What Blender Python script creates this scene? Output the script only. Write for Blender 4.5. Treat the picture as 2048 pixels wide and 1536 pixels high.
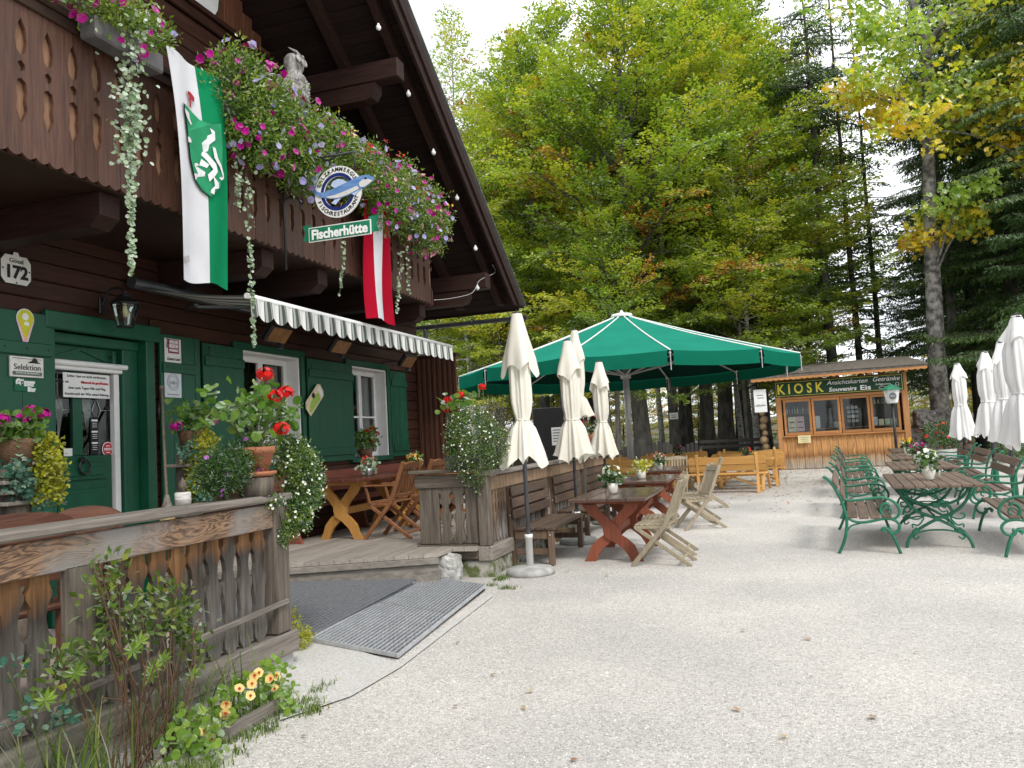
import bpy, math, random
import numpy as np
from mathutils import Matrix, Vector, noise as mnoise
random.seed(7); RNG = np.random.default_rng(11)
PI = math.pi; rad = math.radians
for o in list(bpy.data.objects): bpy.data.objects.remove(o)
S = bpy.context.scene; COL = S.collection
# ------------------------------------------------------------------ camera
FPX, YAW, PITCH, ROLL, EYE = 1597.0, rad(17.6), rad(4.0), rad(3.1), 1.5
cf = Vector((-math.sin(YAW)*math.cos(PITCH), math.cos(YAW)*math.cos(PITCH), math.sin(PITCH)))
cr0 = Vector((math.cos(YAW), math.sin(YAW), 0)); cu0 = cr0.cross(cf)
cr = cr0*math.cos(ROLL) - cu0*math.sin(ROLL); cu = cr0*math.sin(ROLL) + cu0*math.cos(ROLL)
CO = Vector((0, 0, EYE))
cd = bpy.data.cameras.new('camera'); cam = bpy.data.objects.new('camera', cd); COL.objects.link(cam)
mw = Matrix((cr, cu, -cf)).transposed().to_4x4(); mw.translation = CO; cam.matrix_world = mw
cd.sensor_width = 36; cd.lens = FPX/2048*36; cd.clip_end = 2000; cd.clip_start = .05
S.camera = cam
# ------------------------------------------------------------------ sky and sun (bright, thin cloud)
SUN_AZ, SUN_EL = rad(140), rad(48)      # azimuth clockwise from +Y
w = bpy.data.worlds.new('World'); S.world = w; w.use_nodes = True
nt = w.node_tree; N = nt.nodes; L = nt.links
for n in list(N): N.remove(n)
out = N.new('ShaderNodeOutputWorld'); bg = N.new('ShaderNodeBackground'); sky = N.new('ShaderNodeTexSky')
sky.sky_type = 'NISHITA'; sky.sun_disc = False; sky.sun_elevation = SUN_EL; sky.sun_rotation = SUN_AZ
tc = N.new('ShaderNodeTexCoord'); nz = N.new('ShaderNodeTexNoise'); nz.inputs['Scale'].default_value = 3.2; nz.inputs['Detail'].default_value = 6
rp = N.new('ShaderNodeValToRGB'); rp.color_ramp.elements[0].position = .36; rp.color_ramp.elements[1].position = .52
rp.color_ramp.elements[0].color = (.3, .3, .3, 1)
mx = N.new('ShaderNodeMix'); mx.data_type = 'RGBA'; mx.inputs['B'].default_value = (11.5, 11.8, 12.2, 1)
L.new(tc.outputs['Generated'], nz.inputs['Vector']); L.new(nz.outputs['Fac'], rp.inputs['Fac'])
L.new(rp.outputs['Color'], mx.inputs['Factor']); L.new(sky.outputs['Color'], mx.inputs['A'])
L.new(mx.outputs['Result'], bg.inputs['Color']); bg.inputs['Strength'].default_value = .1
L.new(bg.outputs['Background'], out.inputs['Surface'])
sd = bpy.data.lights.new('sun', 'SUN'); sd.energy = 1.5; sd.angle = rad(14); sd.color = (1, .96, .9)
sun = bpy.data.objects.new('sun', sd); COL.objects.link(sun)
sdir = Vector((math.sin(SUN_AZ)*math.cos(SUN_EL), math.cos(SUN_AZ)*math.cos(SUN_EL), math.sin(SUN_EL)))
sun.rotation_euler = sdir.to_track_quat('Z', 'Y').to_euler(); sun.location = (10, -10, 20)
S.view_settings.view_transform = 'Standard'; S.view_settings.look = 'None'; S.view_settings.gamma = 1; S.view_settings.exposure = 0.58
# ------------------------------------------------------------------ pixel helpers (photo pixels, 2048 x 1536)
def ray(x, y): return cf + cr*((x-1024)/FPX) - cu*((y-768)/FPX)
def atz(x, y, z=0): d = ray(x, y); return CO + d*((z-EYE)/d.z)
def atx(x, y, X): d = ray(x, y); return CO + d*(X/d.x)
def aty(x, y, Y): d = ray(x, y); return CO + d*(Y/d.y)
# ------------------------------------------------------------------ materials
MATS = {}
def _new(name):
    m = bpy.data.materials.new(name); m.use_nodes = True; nt = m.node_tree
    for n in list(nt.nodes): nt.nodes.remove(n)
    o = nt.nodes.new('ShaderNodeOutputMaterial'); return m, nt, nt.nodes, nt.links, o
def _v(n, k, v): n.inputs[k].default_value = v
def coords(N, L, stretch, coord='Object'):
    tc = N.new('ShaderNodeTexCoord'); oi = N.new('ShaderNodeObjectInfo'); mu = N.new('ShaderNodeMath'); mu.operation = 'MULTIPLY'; mu.inputs[1].default_value = 37.
    L.new(oi.outputs['Random'], mu.inputs[0])
    ad = N.new('ShaderNodeVectorMath'); ad.operation = 'ADD'; L.new(tc.outputs[coord], ad.inputs[0]); L.new(mu.outputs[0], ad.inputs[1])
    mp = N.new('ShaderNodeVectorMath'); mp.operation = 'MULTIPLY'; mp.inputs[1].default_value = stretch; L.new(ad.outputs[0], mp.inputs[0])
    return mp.outputs[0], oi
def paint(name, c, c2=None, rough=.55, scale=6., stretch=(1, 1, 1), bump=.15, spec=.3, vary=.15, metal=0., lo=.35, hi=.68, detail=6, dist=.0):
    """mottled, grained colour: noise between c and c2, brightness varied per object, fine bump"""
    if name in MATS: return MATS[name]
    m, nt, N, L, o = _new(name); c2 = c2 or tuple(x*.75 for x in c)
    b = N.new('ShaderNodeBsdfPrincipled'); L.new(b.outputs[0], o.inputs[0])
    vec, oi = coords(N, L, tuple(scale*s for s in stretch))
    nz = N.new('ShaderNodeTexNoise'); _v(nz, 'Scale', 1.); _v(nz, 'Detail', detail); _v(nz, 'Roughness', .62); _v(nz, 'Distortion', dist); L.new(vec, nz.inputs['Vector'])
    r = N.new('ShaderNodeValToRGB'); r.color_ramp.elements[0].position = lo; r.color_ramp.elements[1].position = hi
    r.color_ramp.elements[0].color = (*c2, 1); r.color_ramp.elements[1].color = (*c, 1); L.new(nz.outputs['Fac'], r.inputs['Fac'])
    mr = N.new('ShaderNodeMapRange'); _v(mr, 'To Min', 1-vary); _v(mr, 'To Max', 1+vary); L.new(oi.outputs['Random'], mr.inputs['Value'])
    mu = N.new('ShaderNodeVectorMath'); mu.operation = 'MULTIPLY'; L.new(r.outputs['Color'], mu.inputs[0]); L.new(mr.outputs[0], mu.inputs[1])
    L.new(mu.outputs[0], b.inputs['Base Color'])
    rr = N.new('ShaderNodeMapRange'); _v(rr, 'To Min', max(0, rough-.12)); _v(rr, 'To Max', min(1, rough+.12)); L.new(nz.outputs['Fac'], rr.inputs['Value']); L.new(rr.outputs[0], b.inputs['Roughness'])
    _v(b, 'Specular IOR Level', spec); _v(b, 'Metallic', metal)
    if bump:
        bp = N.new('ShaderNodeBump'); _v(bp, 'Strength', bump); _v(bp, 'Distance', .01); L.new(nz.outputs['Fac'], bp.inputs['Height']); L.new(bp.outputs[0], b.inputs['Normal'])
    MATS[name] = m; return m
AX = {'x': (.07, 1, 1), 'y': (1, .07, 1), 'z': (1, 1, .07)}
def wood(name, axis, c, c2, rough=.6, scale=34, bump=.35, vary=.18, spec=.25, lo=.32, hi=.7, **k):
    return paint(name+'_'+axis, c, c2, rough, scale, AX[axis], bump, spec, vary, lo=lo, hi=hi, dist=.6, **k)
def weathered(name, axis, zlo, zhi, warm=(.33, .19, .08), grey=(.17, .155, .14), dark=(.05, .042, .036), edge=.35):
    """old softwood: warm where the rail shelters it, grey and blackened below (object z from zlo to zhi)"""
    key = name+'_'+axis
    if key in MATS: return MATS[key]
    m, nt, N, L, o = _new(key); b = N.new('ShaderNodeBsdfPrincipled'); L.new(b.outputs[0], o.inputs[0])
    vec, oi = coords(N, L, tuple(30*s for s in AX[axis])); v2, _ = coords(N, L, (3.2, 3.2, 2.0))
    g = N.new('ShaderNodeTexNoise'); _v(g, 'Scale', 1.); _v(g, 'Detail', 7); _v(g, 'Distortion', 1.1); L.new(vec, g.inputs['Vector'])
    p = N.new('ShaderNodeTexNoise'); _v(p, 'Scale', 1.); _v(p, 'Detail', 4); L.new(v2, p.inputs['Vector'])
    tc = N.new('ShaderNodeTexCoord'); sp = N.new('ShaderNodeSeparateXYZ'); L.new(tc.outputs['Object'], sp.inputs[0])
    mr = N.new('ShaderNodeMapRange'); _v(mr, 'From Min', zlo); _v(mr, 'From Max', zhi); L.new(sp.outputs['Z'], mr.inputs['Value'])
    ad = N.new('ShaderNodeMath'); ad.operation = 'ADD'; L.new(mr.outputs[0], ad.inputs[0])
    sc = N.new('ShaderNodeMapRange'); _v(sc, 'From Min', .3); _v(sc, 'From Max', .7); _v(sc, 'To Min', -edge); _v(sc, 'To Max', edge); L.new(p.outputs['Fac'], sc.inputs['Value']); L.new(sc.outputs[0], ad.inputs[1])
    r = N.new('ShaderNodeValToRGB'); e = r.color_ramp.elements; e[0].position = .15; e[0].color = (*grey, 1); e[1].position = .9; e[1].color = (*warm, 1)
    x = e.new(.5); x.color = (*dark, 1); x = e.new(.62); x.color = (warm[0]*.55, warm[1]*.5, warm[2]*.5, 1); L.new(ad.outputs[0], r.inputs['Fac'])
    gr = N.new('ShaderNodeMapRange'); _v(gr, 'From Min', .3); _v(gr, 'From Max', .7); _v(gr, 'To Min', .5); _v(gr, 'To Max', 1.35); L.new(g.outputs['Fac'], gr.inputs['Value'])
    mu = N.new('ShaderNodeVectorMath'); mu.operation = 'MULTIPLY'; L.new(r.outputs['Color'], mu.inputs[0]); L.new(gr.outputs[0], mu.inputs[1]); L.new(mu.outputs[0], b.inputs['Base Color'])
    _v(b, 'Roughness', .75); _v(b, 'Specular IOR Level', .2)
    bp = N.new('ShaderNodeBump'); _v(bp, 'Strength', .5); _v(bp, 'Distance', .008); L.new(g.outputs['Fac'], bp.inputs['Height']); L.new(bp.outputs[0], b.inputs['Normal'])
    MATS[key] = m; return m
def leafmat(name, stops, trans=.45, gloss=.12):
    """leaf colour picked per leaf by the 'tint' attribute"""
    if name in MATS: return MATS[name]
    m, nt, N, L, o = _new(name)
    a = N.new('ShaderNodeAttribute'); a.attribute_name = 'tint'; oi = N.new('ShaderNodeObjectInfo')
    r = N.new('ShaderNodeValToRGB'); e = r.color_ramp.elements
    e[0].position, e[0].color = stops[0][0], (*stops[0][1], 1); e[1].position, e[1].color = stops[-1][0], (*stops[-1][1], 1)
    for p, c in stops[1:-1]: e.new(p).color = (*c, 1)
    L.new(a.outputs['Fac'], r.inputs['Fac'])
    df = N.new('ShaderNodeBsdfDiffuse'); tr = N.new('ShaderNodeBsdfTranslucent'); gl = N.new('ShaderNodeBsdfGlossy'); _v(gl, 'Roughness', .45); _v(gl, 'Color', (.8, .8, .8, 1))
    ge = N.new('ShaderNodeVectorMath'); ge.operation = 'MULTIPLY'; ge.inputs[1].default_value = (1.1, 1.22, .6); L.new(r.outputs['Color'], ge.inputs[0])
    L.new(r.outputs['Color'], df.inputs['Color']); L.new(ge.outputs[0], tr.inputs['Color'])
    m1 = N.new('ShaderNodeMixShader'); _v(m1, 'Fac', trans); L.new(df.outputs[0], m1.inputs[1]); L.new(tr.outputs[0], m1.inputs[2])
    fr = N.new('ShaderNodeFresnel'); _v(fr, 'IOR', 1.35); fm = N.new('ShaderNodeMath'); fm.operation = 'MULTIPLY'; fm.inputs[1].default_value = gloss*3; L.new(fr.outputs[0], fm.inputs[0])
    m2 = N.new('ShaderNodeMixShader'); L.new(fm.outputs[0], m2.inputs['Fac']); L.new(m1.outputs[0], m2.inputs[1]); L.new(gl.outputs[0], m2.inputs[2]); L.new(m2.outputs[0], o.inputs[0])
    MATS[name] = m; return m
def glassmat():
    if 'glass' in MATS: return MATS['glass']
    m, nt, N, L, o = _new('glass'); t = N.new('ShaderNodeBsdfTransparent'); _v(t, 'Color', (.86, .9, .88, 1)); g = N.new('ShaderNodeBsdfGlossy'); _v(g, 'Roughness', .03); _v(g, 'Color', (.9, .95, .95, 1))
    f = N.new('ShaderNodeFresnel'); _v(f, 'IOR', 1.55); ml = N.new('ShaderNodeMath'); ml.operation = 'MULTIPLY'; ml.inputs[1].default_value = .9; L.new(f.outputs[0], ml.inputs[0]); x = N.new('ShaderNodeMixShader'); L.new(ml.outputs[0], x.inputs[0]); L.new(t.outputs[0], x.inputs[1]); L.new(g.outputs[0], x.inputs[2]); L.new(x.outputs[0], o.inputs[0])
    MATS['glass'] = m; return m
def cloth(name, c, trans=.25, c2=None, scale=3., bump=.2):
    if name in MATS: return MATS[name]
    m, nt, N, L, o = _new(name); c2 = c2 or tuple(x*.9 for x in c)
    vec, oi = coords(N, L, (scale,)*3); n = N.new('ShaderNodeTexNoise'); _v(n, 'Scale', 1.); _v(n, 'Detail', 5); L.new(vec, n.inputs['Vector'])
    r = N.new('ShaderNodeValToRGB'); r.color_ramp.elements[0].position = .35; r.color_ramp.elements[1].position = .65; r.color_ramp.elements[0].color = (*c2, 1); r.color_ramp.elements[1].color = (*c, 1); L.new(n.outputs['Fac'], r.inputs['Fac'])
    v3, _ = coords(N, L, (14, 14, 4)); n3 = N.new('ShaderNodeTexNoise'); _v(n3, 'Scale', 1.); _v(n3, 'Detail', 3); L.new(v3, n3.inputs['Vector'])
    bp = N.new('ShaderNodeBump'); _v(bp, 'Strength', bump); _v(bp, 'Distance', .02); L.new(n3.outputs['Fac'], bp.inputs['Height'])
    d = N.new('ShaderNodeBsdfDiffuse'); t = N.new('ShaderNodeBsdfTranslucent'); x = N.new('ShaderNodeMixShader'); _v(x, 'Fac', trans)
    for s in (d, t): L.new(r.outputs['Color'], s.inputs['Color']); L.new(bp.outputs[0], s.inputs['Normal'])
    L.new(d.outputs[0], x.inputs[1]); L.new(t.outputs[0], x.inputs[2]); L.new(x.outputs[0], o.inputs[0]); MATS[name] = m; return m
# ------------------------------------------------------------------ mesh building
def worldloc(o):
    v = Vector((0, 0, 0))
    while o: v = v + o.location; o = o.parent
    return v
class MB:
    def __init__(s): s.v = []; s.f = []; s.sm = []
    def add(s, vs, fs, smooth=False):
        b = len(s.v); s.v += [tuple(p) for p in vs]; s.f += [[i+b for i in f] for f in fs]; s.sm += [smooth]*len(fs); return s
    def box(s, a, b, M=None):
        x0, y0, z0 = a; x1, y1, z1 = b
        vs = [(x, y, z) for x in (x0, x1) for y in (y0, y1) for z in (z0, z1)]
        if M: vs = [M @ Vector(p) for p in vs]
        return s.add(vs, [(0, 1, 3, 2), (4, 6, 7, 5), (0, 4, 5, 1), (2, 3, 7, 6), (0, 2, 6, 4), (1, 5, 7, 3)])
    def cbox(s, a, b, c=.006, M=None):
        """box with chamfered edges (44 triangles)"""
        lo = [min(p, q) for p, q in zip(a, b)]; hi = [max(p, q) for p, q in zip(a, b)]; c = min(c, *[(h-l)*.45 for l, h in zip(lo, hi)])
        vs = []; ix = {}
        for i in (0, 1):
            for j in (0, 1):
                for k in (0, 1):
                    for ax in range(3):
                        p = [(lo, hi)[t][d] + (c if t == 0 else -c)*(0 if d == ax else 1) for d, t in enumerate((i, j, k))]
                        ix[(i, j, k, ax)] = len(vs); vs.append(Vector(p))
        fs = []
        for ax in range(3):
            u, w_ = [d for d in range(3) if d != ax]
            for t in (0, 1):
                q = []
                for (p, r) in ((0, 0), (1, 0), (1, 1), (0, 1)):
                    key = [0, 0, 0]; key[ax] = t; key[u] = p; key[w_] = r; q.append(ix[(*key, ax)])
                fs.append(q)
            for p in (0, 1):
                for r in (0, 1):
                    k0 = [0, 0, 0]; k0[u] = p; k0[w_] = r; k1 = list(k0); k1[ax] = 1
                    fs.append([ix[(*k0, u)], ix[(*k1, u)], ix[(*k1, w_)], ix[(*k0, w_)]])
        for i in (0, 1):
            for j in (0, 1):
                for k in (0, 1): fs.append([ix[(i, j, k, 0)], ix[(i, j, k, 1)], ix[(i, j, k, 2)]])
        if M: vs = [M @ p for p in vs]
        return s.add(vs, fs)
    def bar(s, p0, p1, w_, h, up=(0, 0, 1), c=.005):
        """chamfered bar from p0 to p1; w_ across, h along 'up'"""
        p0 = Vector(p0); p1 = Vector(p1); d = p1-p0; l = d.length; d.normalize(); u = Vector(up); u = (u-d*u.dot(d)).normalized(); r = d.cross(u)
        M = Matrix((d, r, u)).transposed().to_4x4(); M.translation = p0
        return s.cbox((0, -w_/2, -h/2), (l, w_/2, h/2), c, M)
    def tube(s, pts, r, n=8, closed=False, cap=True, smooth=True):
        P = [Vector(p) for p in pts]; m = len(P); rs = r if hasattr(r, '__len__') else [r]*m; vs = []; u = None
        for i, p in enumerate(P):
            if closed: t = P[(i+1) % m]-P[i-1]
            else: t = P[min(i+1, m-1)]-P[max(i-1, 0)]
            if t.length < 1e-9: t = Vector((0, 0, 1))
            t.normalize()
            if u is None: u = t.orthogonal().normalized()
            else:
                u = u-t*u.dot(t); u = u.normalized() if u.length > 1e-6 else t.orthogonal().normalized()
            q = t.cross(u)
            for k in range(n): a = 2*PI*k/n; vs.append(p+(u*math.cos(a)+q*math.sin(a))*rs[i])
        fs = []
        for i in range(m if closed else m-1):
            j = (i+1) % m
            for k in range(n): fs.append((i*n+k, i*n+(k+1) % n, j*n+(k+1) % n, j*n+k))
        s.add(vs, fs, smooth)
        if cap and not closed: s.f += [[len(s.v)-len(vs)+k for k in range(n)][::-1], [len(s.v)-n+k for k in range(n)]]; s.sm += [False, False]
        return s
    def lathe(s, prof, n=20, c=(0, 0, 0), M=None, smooth=True, sq=(1, 1)):
        vs = []; fs = []
        for (r, z) in prof:
            for k in range(n): a = 2*PI*k/n; vs.append(Vector((c[0]+r*sq[0]*math.cos(a), c[1]+r*sq[1]*math.sin(a), c[2]+z)))
        for i in range(len(prof)-1):
            for k in range(n): fs.append((i*n+k, i*n+(k+1) % n, (i+1)*n+(k+1) % n, (i+1)*n+k))
        if M: vs = [M @ p for p in vs]
        s.add(vs, fs, smooth); b = len(s.v)-len(vs)
        if prof[0][0] > 1e-4: s.f.append([b+k for k in range(n)][::-1]); s.sm.append(False)
        if prof[-1][0] > 1e-4: s.f.append([b+(len(prof)-1)*n+k for k in range(n)]); s.sm.append(False)
        return s
    def prism(s, poly, t0, t1, M):
        """polygon in the local xy plane, extruded along local z, placed by M"""
        n = len(poly); vs = [M @ Vector((x, y, t)) for t in (t0, t1) for x, y in poly]
        return s.add(vs, [list(range(n))[::-1], list(range(n, 2*n))]+[(i, (i+1) % n, n+(i+1) % n, n+i) for i in range(n)])
    def mesh(s, name):
        me = bpy.data.meshes.new(name); me.from_pydata(s.v, [], s.f); me.polygons.foreach_set('use_smooth', s.sm); me.update(); return me
    def build(s, name, mat, parent=None, world=False, loc=None, rot=None):
        if world and parent:
            o = worldloc(parent); s.v = [(x-o.x, y-o.y, z-o.z) for x, y, z in s.v]
        me = s.mesh(name); me.materials.append(mat)
        return link(name, me, parent, loc, rot)
def link(name, me, parent=None, loc=None, rot=None, scale=None):
    o = bpy.data.objects.new(name, me); COL.objects.link(o); o.parent = parent
    if loc is not None: o.location = loc
    if rot is not None: o.rotation_euler = rot
    if scale is not None: o.scale = scale
    return o
def tag(o, label=None, cat=None, group=None, kind=None):
    if label: o['label'] = label
    if cat: o['category'] = cat
    if group: o['group'] = group
    if kind: o['kind'] = kind
    return o
def thing(name, label, cat, loc=(0, 0, 0), rz=0, group=None):
    o = bpy.data.objects.new(name, None); COL.objects.link(o); o.location = loc; o.rotation_euler = (0, 0, rz); o.empty_display_size = .2
    return tag(o, label, cat, group)
def dup(root, loc, rz, label=None, group=None, scale=None):
    def cp(o, par):
        c = o.copy(); COL.objects.link(c); c.parent = par
        for ch in o.children: cp(ch, c)
        return c
    r = cp(root, None); r.location = loc; r.rotation_euler = (0, 0, rz)
    if scale: r.scale = scale
    if label: r['label'] = label
    if group: r['group'] = group
    return r
def npmesh(name, V, F, tint=None, smooth=False):
    """V (n,3) floats, F (m,k) ints with one k; tint per face"""
    V = np.asarray(V, np.float32); F = np.asarray(F, np.int32); k = F.shape[1]; me = bpy.data.meshes.new(name)
    me.vertices.add(len(V)); me.vertices.foreach_set('co', V.ravel()); me.loops.add(F.size); me.loops.foreach_set('vertex_index', F.ravel())
    me.polygons.add(len(F)); me.polygons.foreach_set('loop_start', np.arange(0, F.size, k, dtype=np.int32))
    if tint is not None:
        a = me.attributes.new('tint', 'FLOAT', 'FACE'); a.data.foreach_set('value', np.asarray(tint, np.float32))
    me.update(calc_edges=True)
    me.polygons.foreach_set('use_smooth', np.full(len(F), smooth)); return me
def unit(a): return a/np.maximum(np.linalg.norm(a, axis=1, keepdims=True), 1e-9)
def leaves(P, D, Nn, length, width, tint, shape='quad', fold=.25):
    """one small leaf per row: base P, direction D, normal Nn -> (V, F, tint)"""
    P = np.asarray(P, float); n = len(P); D = unit(np.asarray(D, float)); Sd = unit(np.cross(Nn, D)); Up = np.cross(D, Sd)
    l = np.broadcast_to(np.asarray(length, float), (n,))[:, None]; w_ = np.broadcast_to(np.asarray(width, float), (n,))[:, None]
    if shape == 'quad': prof = [(0, 0, 0), (.45, .5, fold*.5), (1, 0, 0), (.45, -.5, fold*.5)]; fc = [[0, 1, 2], [0, 2, 3]]
    elif shape == 'round': prof = [(0, 0, 0), (.25, .5, .1), (.75, .48, .02), (1, 0, -.1), (.75, -.48, .02), (.25, -.5, .1)]; fc = [[0, 1, 2], [0, 2, 3], [0, 3, 4], [0, 4, 5]]
    elif shape == 'disc': prof = [(.12, 0, 0)]+[(.5-.5*math.cos(2*PI*k/11)*(1.0), .5*math.sin(2*PI*k/11)*(1+.06*math.cos(k*2.3)), .07*math.cos(k*1.7)+.04) for k in range(1, 11)]; fc = [[0, k, k+1] for k in range(1, 10)]
    else: prof = [(0, 0, 0), (.2, .42, .05), (.38, .3, .05), (.55, .55, 0), (.66, .2, .05), (1, 0, -.1), (.66, -.2, .05), (.55, -.55, 0), (.38, -.3, .05), (.2, -.42, .05)]; fc = [[0, 1, 2], [0, 2, 3], [0, 3, 4], [0, 4, 5], [0, 5, 6], [0, 6, 7], [0, 7, 8], [0, 8, 9]]
    V = np.stack([P+D*l*a+Sd*w_*b+Up*w_*c for a, b, c in prof], 1).reshape(-1, 3); k = len(prof)
    F = (np.arange(n)[:, None, None]*k+np.array(fc)[None]).reshape(-1, 3); return V, F, np.repeat(np.asarray(tint, float), len(fc))
def merge(parts):
    Vs, Fs, Ts, b = [], [], [], 0
    for V, F, t in parts: Vs.append(V); Fs.append(F+b); Ts.append(t); b += len(V)
    return np.concatenate(Vs), np.concatenate(Fs), np.concatenate(Ts)
def blossoms(P, Nn, size, tint, petals=5, cup=.35):
    """open flowers: petals round the normal"""
    P = np.asarray(P, float); n = len(P); Nn = unit(np.asarray(Nn, float)); R = unit(np.cross(Nn, RNG.normal(size=(n, 3)))); Q = np.cross(Nn, R); out = []
    for k in range(petals):
        a = 2*PI*k/petals; d = R*math.cos(a)+Q*math.sin(a)+Nn*cup; s = np.broadcast_to(np.asarray(size, float), (n,))
        out.append(leaves(P, d, Nn, s*.5, s*.56, tint, 'round', .1))
    return merge(out)
def rnd_dirs(n, up=0.): d = RNG.normal(size=(n, 3)); d[:, 2] += up; return unit(d)
FAC = lambda y, z, x=-6.0: Matrix(((0, 0, 1, x), (1, 0, 0, y), (0, 1, 0, z), (0, 0, 0, 1)))      # local xy on the facade, normal +X
FRO = lambda x, y, z: Matrix(((1, 0, 0, x), (0, 0, -1, y), (0, 1, 0, z), (0, 0, 0, 1)))           # upright, facing -Y
def text(body, size, M, mat, parent, name='lettering', width=None, bold=0., shear=0., ext=.0015, align='CENTER'):
    c = bpy.data.curves.new('t', 'FONT'); c.body = body; c.size = size; c.extrude = ext; c.offset = bold; c.shear = shear; c.align_x = align; c.align_y = 'CENTER'; c.resolution_u = 3
    o = bpy.data.objects.new('t', c); COL.objects.link(o); bpy.context.view_layer.update()
    me = bpy.data.meshes.new_from_object(o.evaluated_get(bpy.context.evaluated_depsgraph_get())); bpy.data.objects.remove(o); bpy.data.curves.remove(c)
    xs = [v.co.x for v in me.vertices]; sx = 1
    if width and xs: sx = width/(max(xs)-min(xs))
    w0 = worldloc(parent)
    for v in me.vertices: v.co = M @ Vector((v.co.x*sx, v.co.y, v.co.z)) - w0
    me.materials.clear(); me.materials.append(mat); me.name = name; return link(name, me, parent)
def arc(cx, cy, r, a0, a1, n=8): return [(cx+r*math.cos(rad(a0+(a1-a0)*i/n)), cy+r*math.sin(rad(a0+(a1-a0)*i/n))) for i in range(n+1)]
def spline(pts, n=6):
    """Catmull-Rom through the points"""
    P = [Vector(p) for p in pts]; out = []
    for i in range(len(P)-1):
        a = P[max(i-1, 0)]; b = P[i]; c = P[i+1]; d = P[min(i+2, len(P)-1)]
        for k in range(n):
            t = k/n; out.append(.5*((2*b)+(c-a)*t+(2*a-5*b+4*c-d)*t*t+(3*b-a-3*c+d)*t**3))
    return out+[P[-1]]
# ================================================================== common colours
BRN, BRN2 = (.098, .036, .023), (.045, .017, .012)
M_sid = wood('siding', 'y', (.066, .026, .016), (.03, .012, .008), rough=.55)
M_sidz = wood('siding', 'z', (.115, .047, .028), (.055, .023, .014), rough=.55)
M_bal = wood('balcony', 'z', (.115, .054, .034), (.05, .023, .015), rough=.5, spec=.35)
M_baly = wood('balcony', 'y', (.054, .027, .018), (.024, .012, .008), rough=.5)
M_gab = wood('gable', 'z', (.17, .07, .037), (.09, .036, .02), rough=.5)
M_beam = wood('beam', 'x', (.042, .017, .012), (.017, .008, .006), rough=.6)
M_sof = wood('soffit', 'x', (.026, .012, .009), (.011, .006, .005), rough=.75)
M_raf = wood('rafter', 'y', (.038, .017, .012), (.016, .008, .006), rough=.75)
M_grn = paint('green_paint', (.006, .086, .043), (.005, .066, .033), rough=.45, scale=9, bump=.12, vary=.08, spec=.4)
M_wht = paint('white_paint', (.82, .82, .8), (.72, .72, .7), rough=.45, scale=5, bump=.05, vary=.03)
M_blk = paint('black_iron', (.018, .018, .02), (.01, .01, .011), rough=.4, scale=20, bump=.1, spec=.5)
M_gry = paint('grey_metal', (.10, .105, .11), (.07, .073, .077), rough=.4, scale=12, bump=.05, metal=.5)
M_con = paint('concrete', (.42, .41, .385), (.26, .255, .24), rough=.85, scale=9, bump=.4)
M_gl = glassmat()
M_txt = paint('black_print', (.02, .02, .022), (.018, .018, .02), rough=.6, bump=0, vary=0)
M_wtx = paint('white_print', (.85, .85, .83), (.8, .8, .78), rough=.6, bump=0, vary=0)
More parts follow.
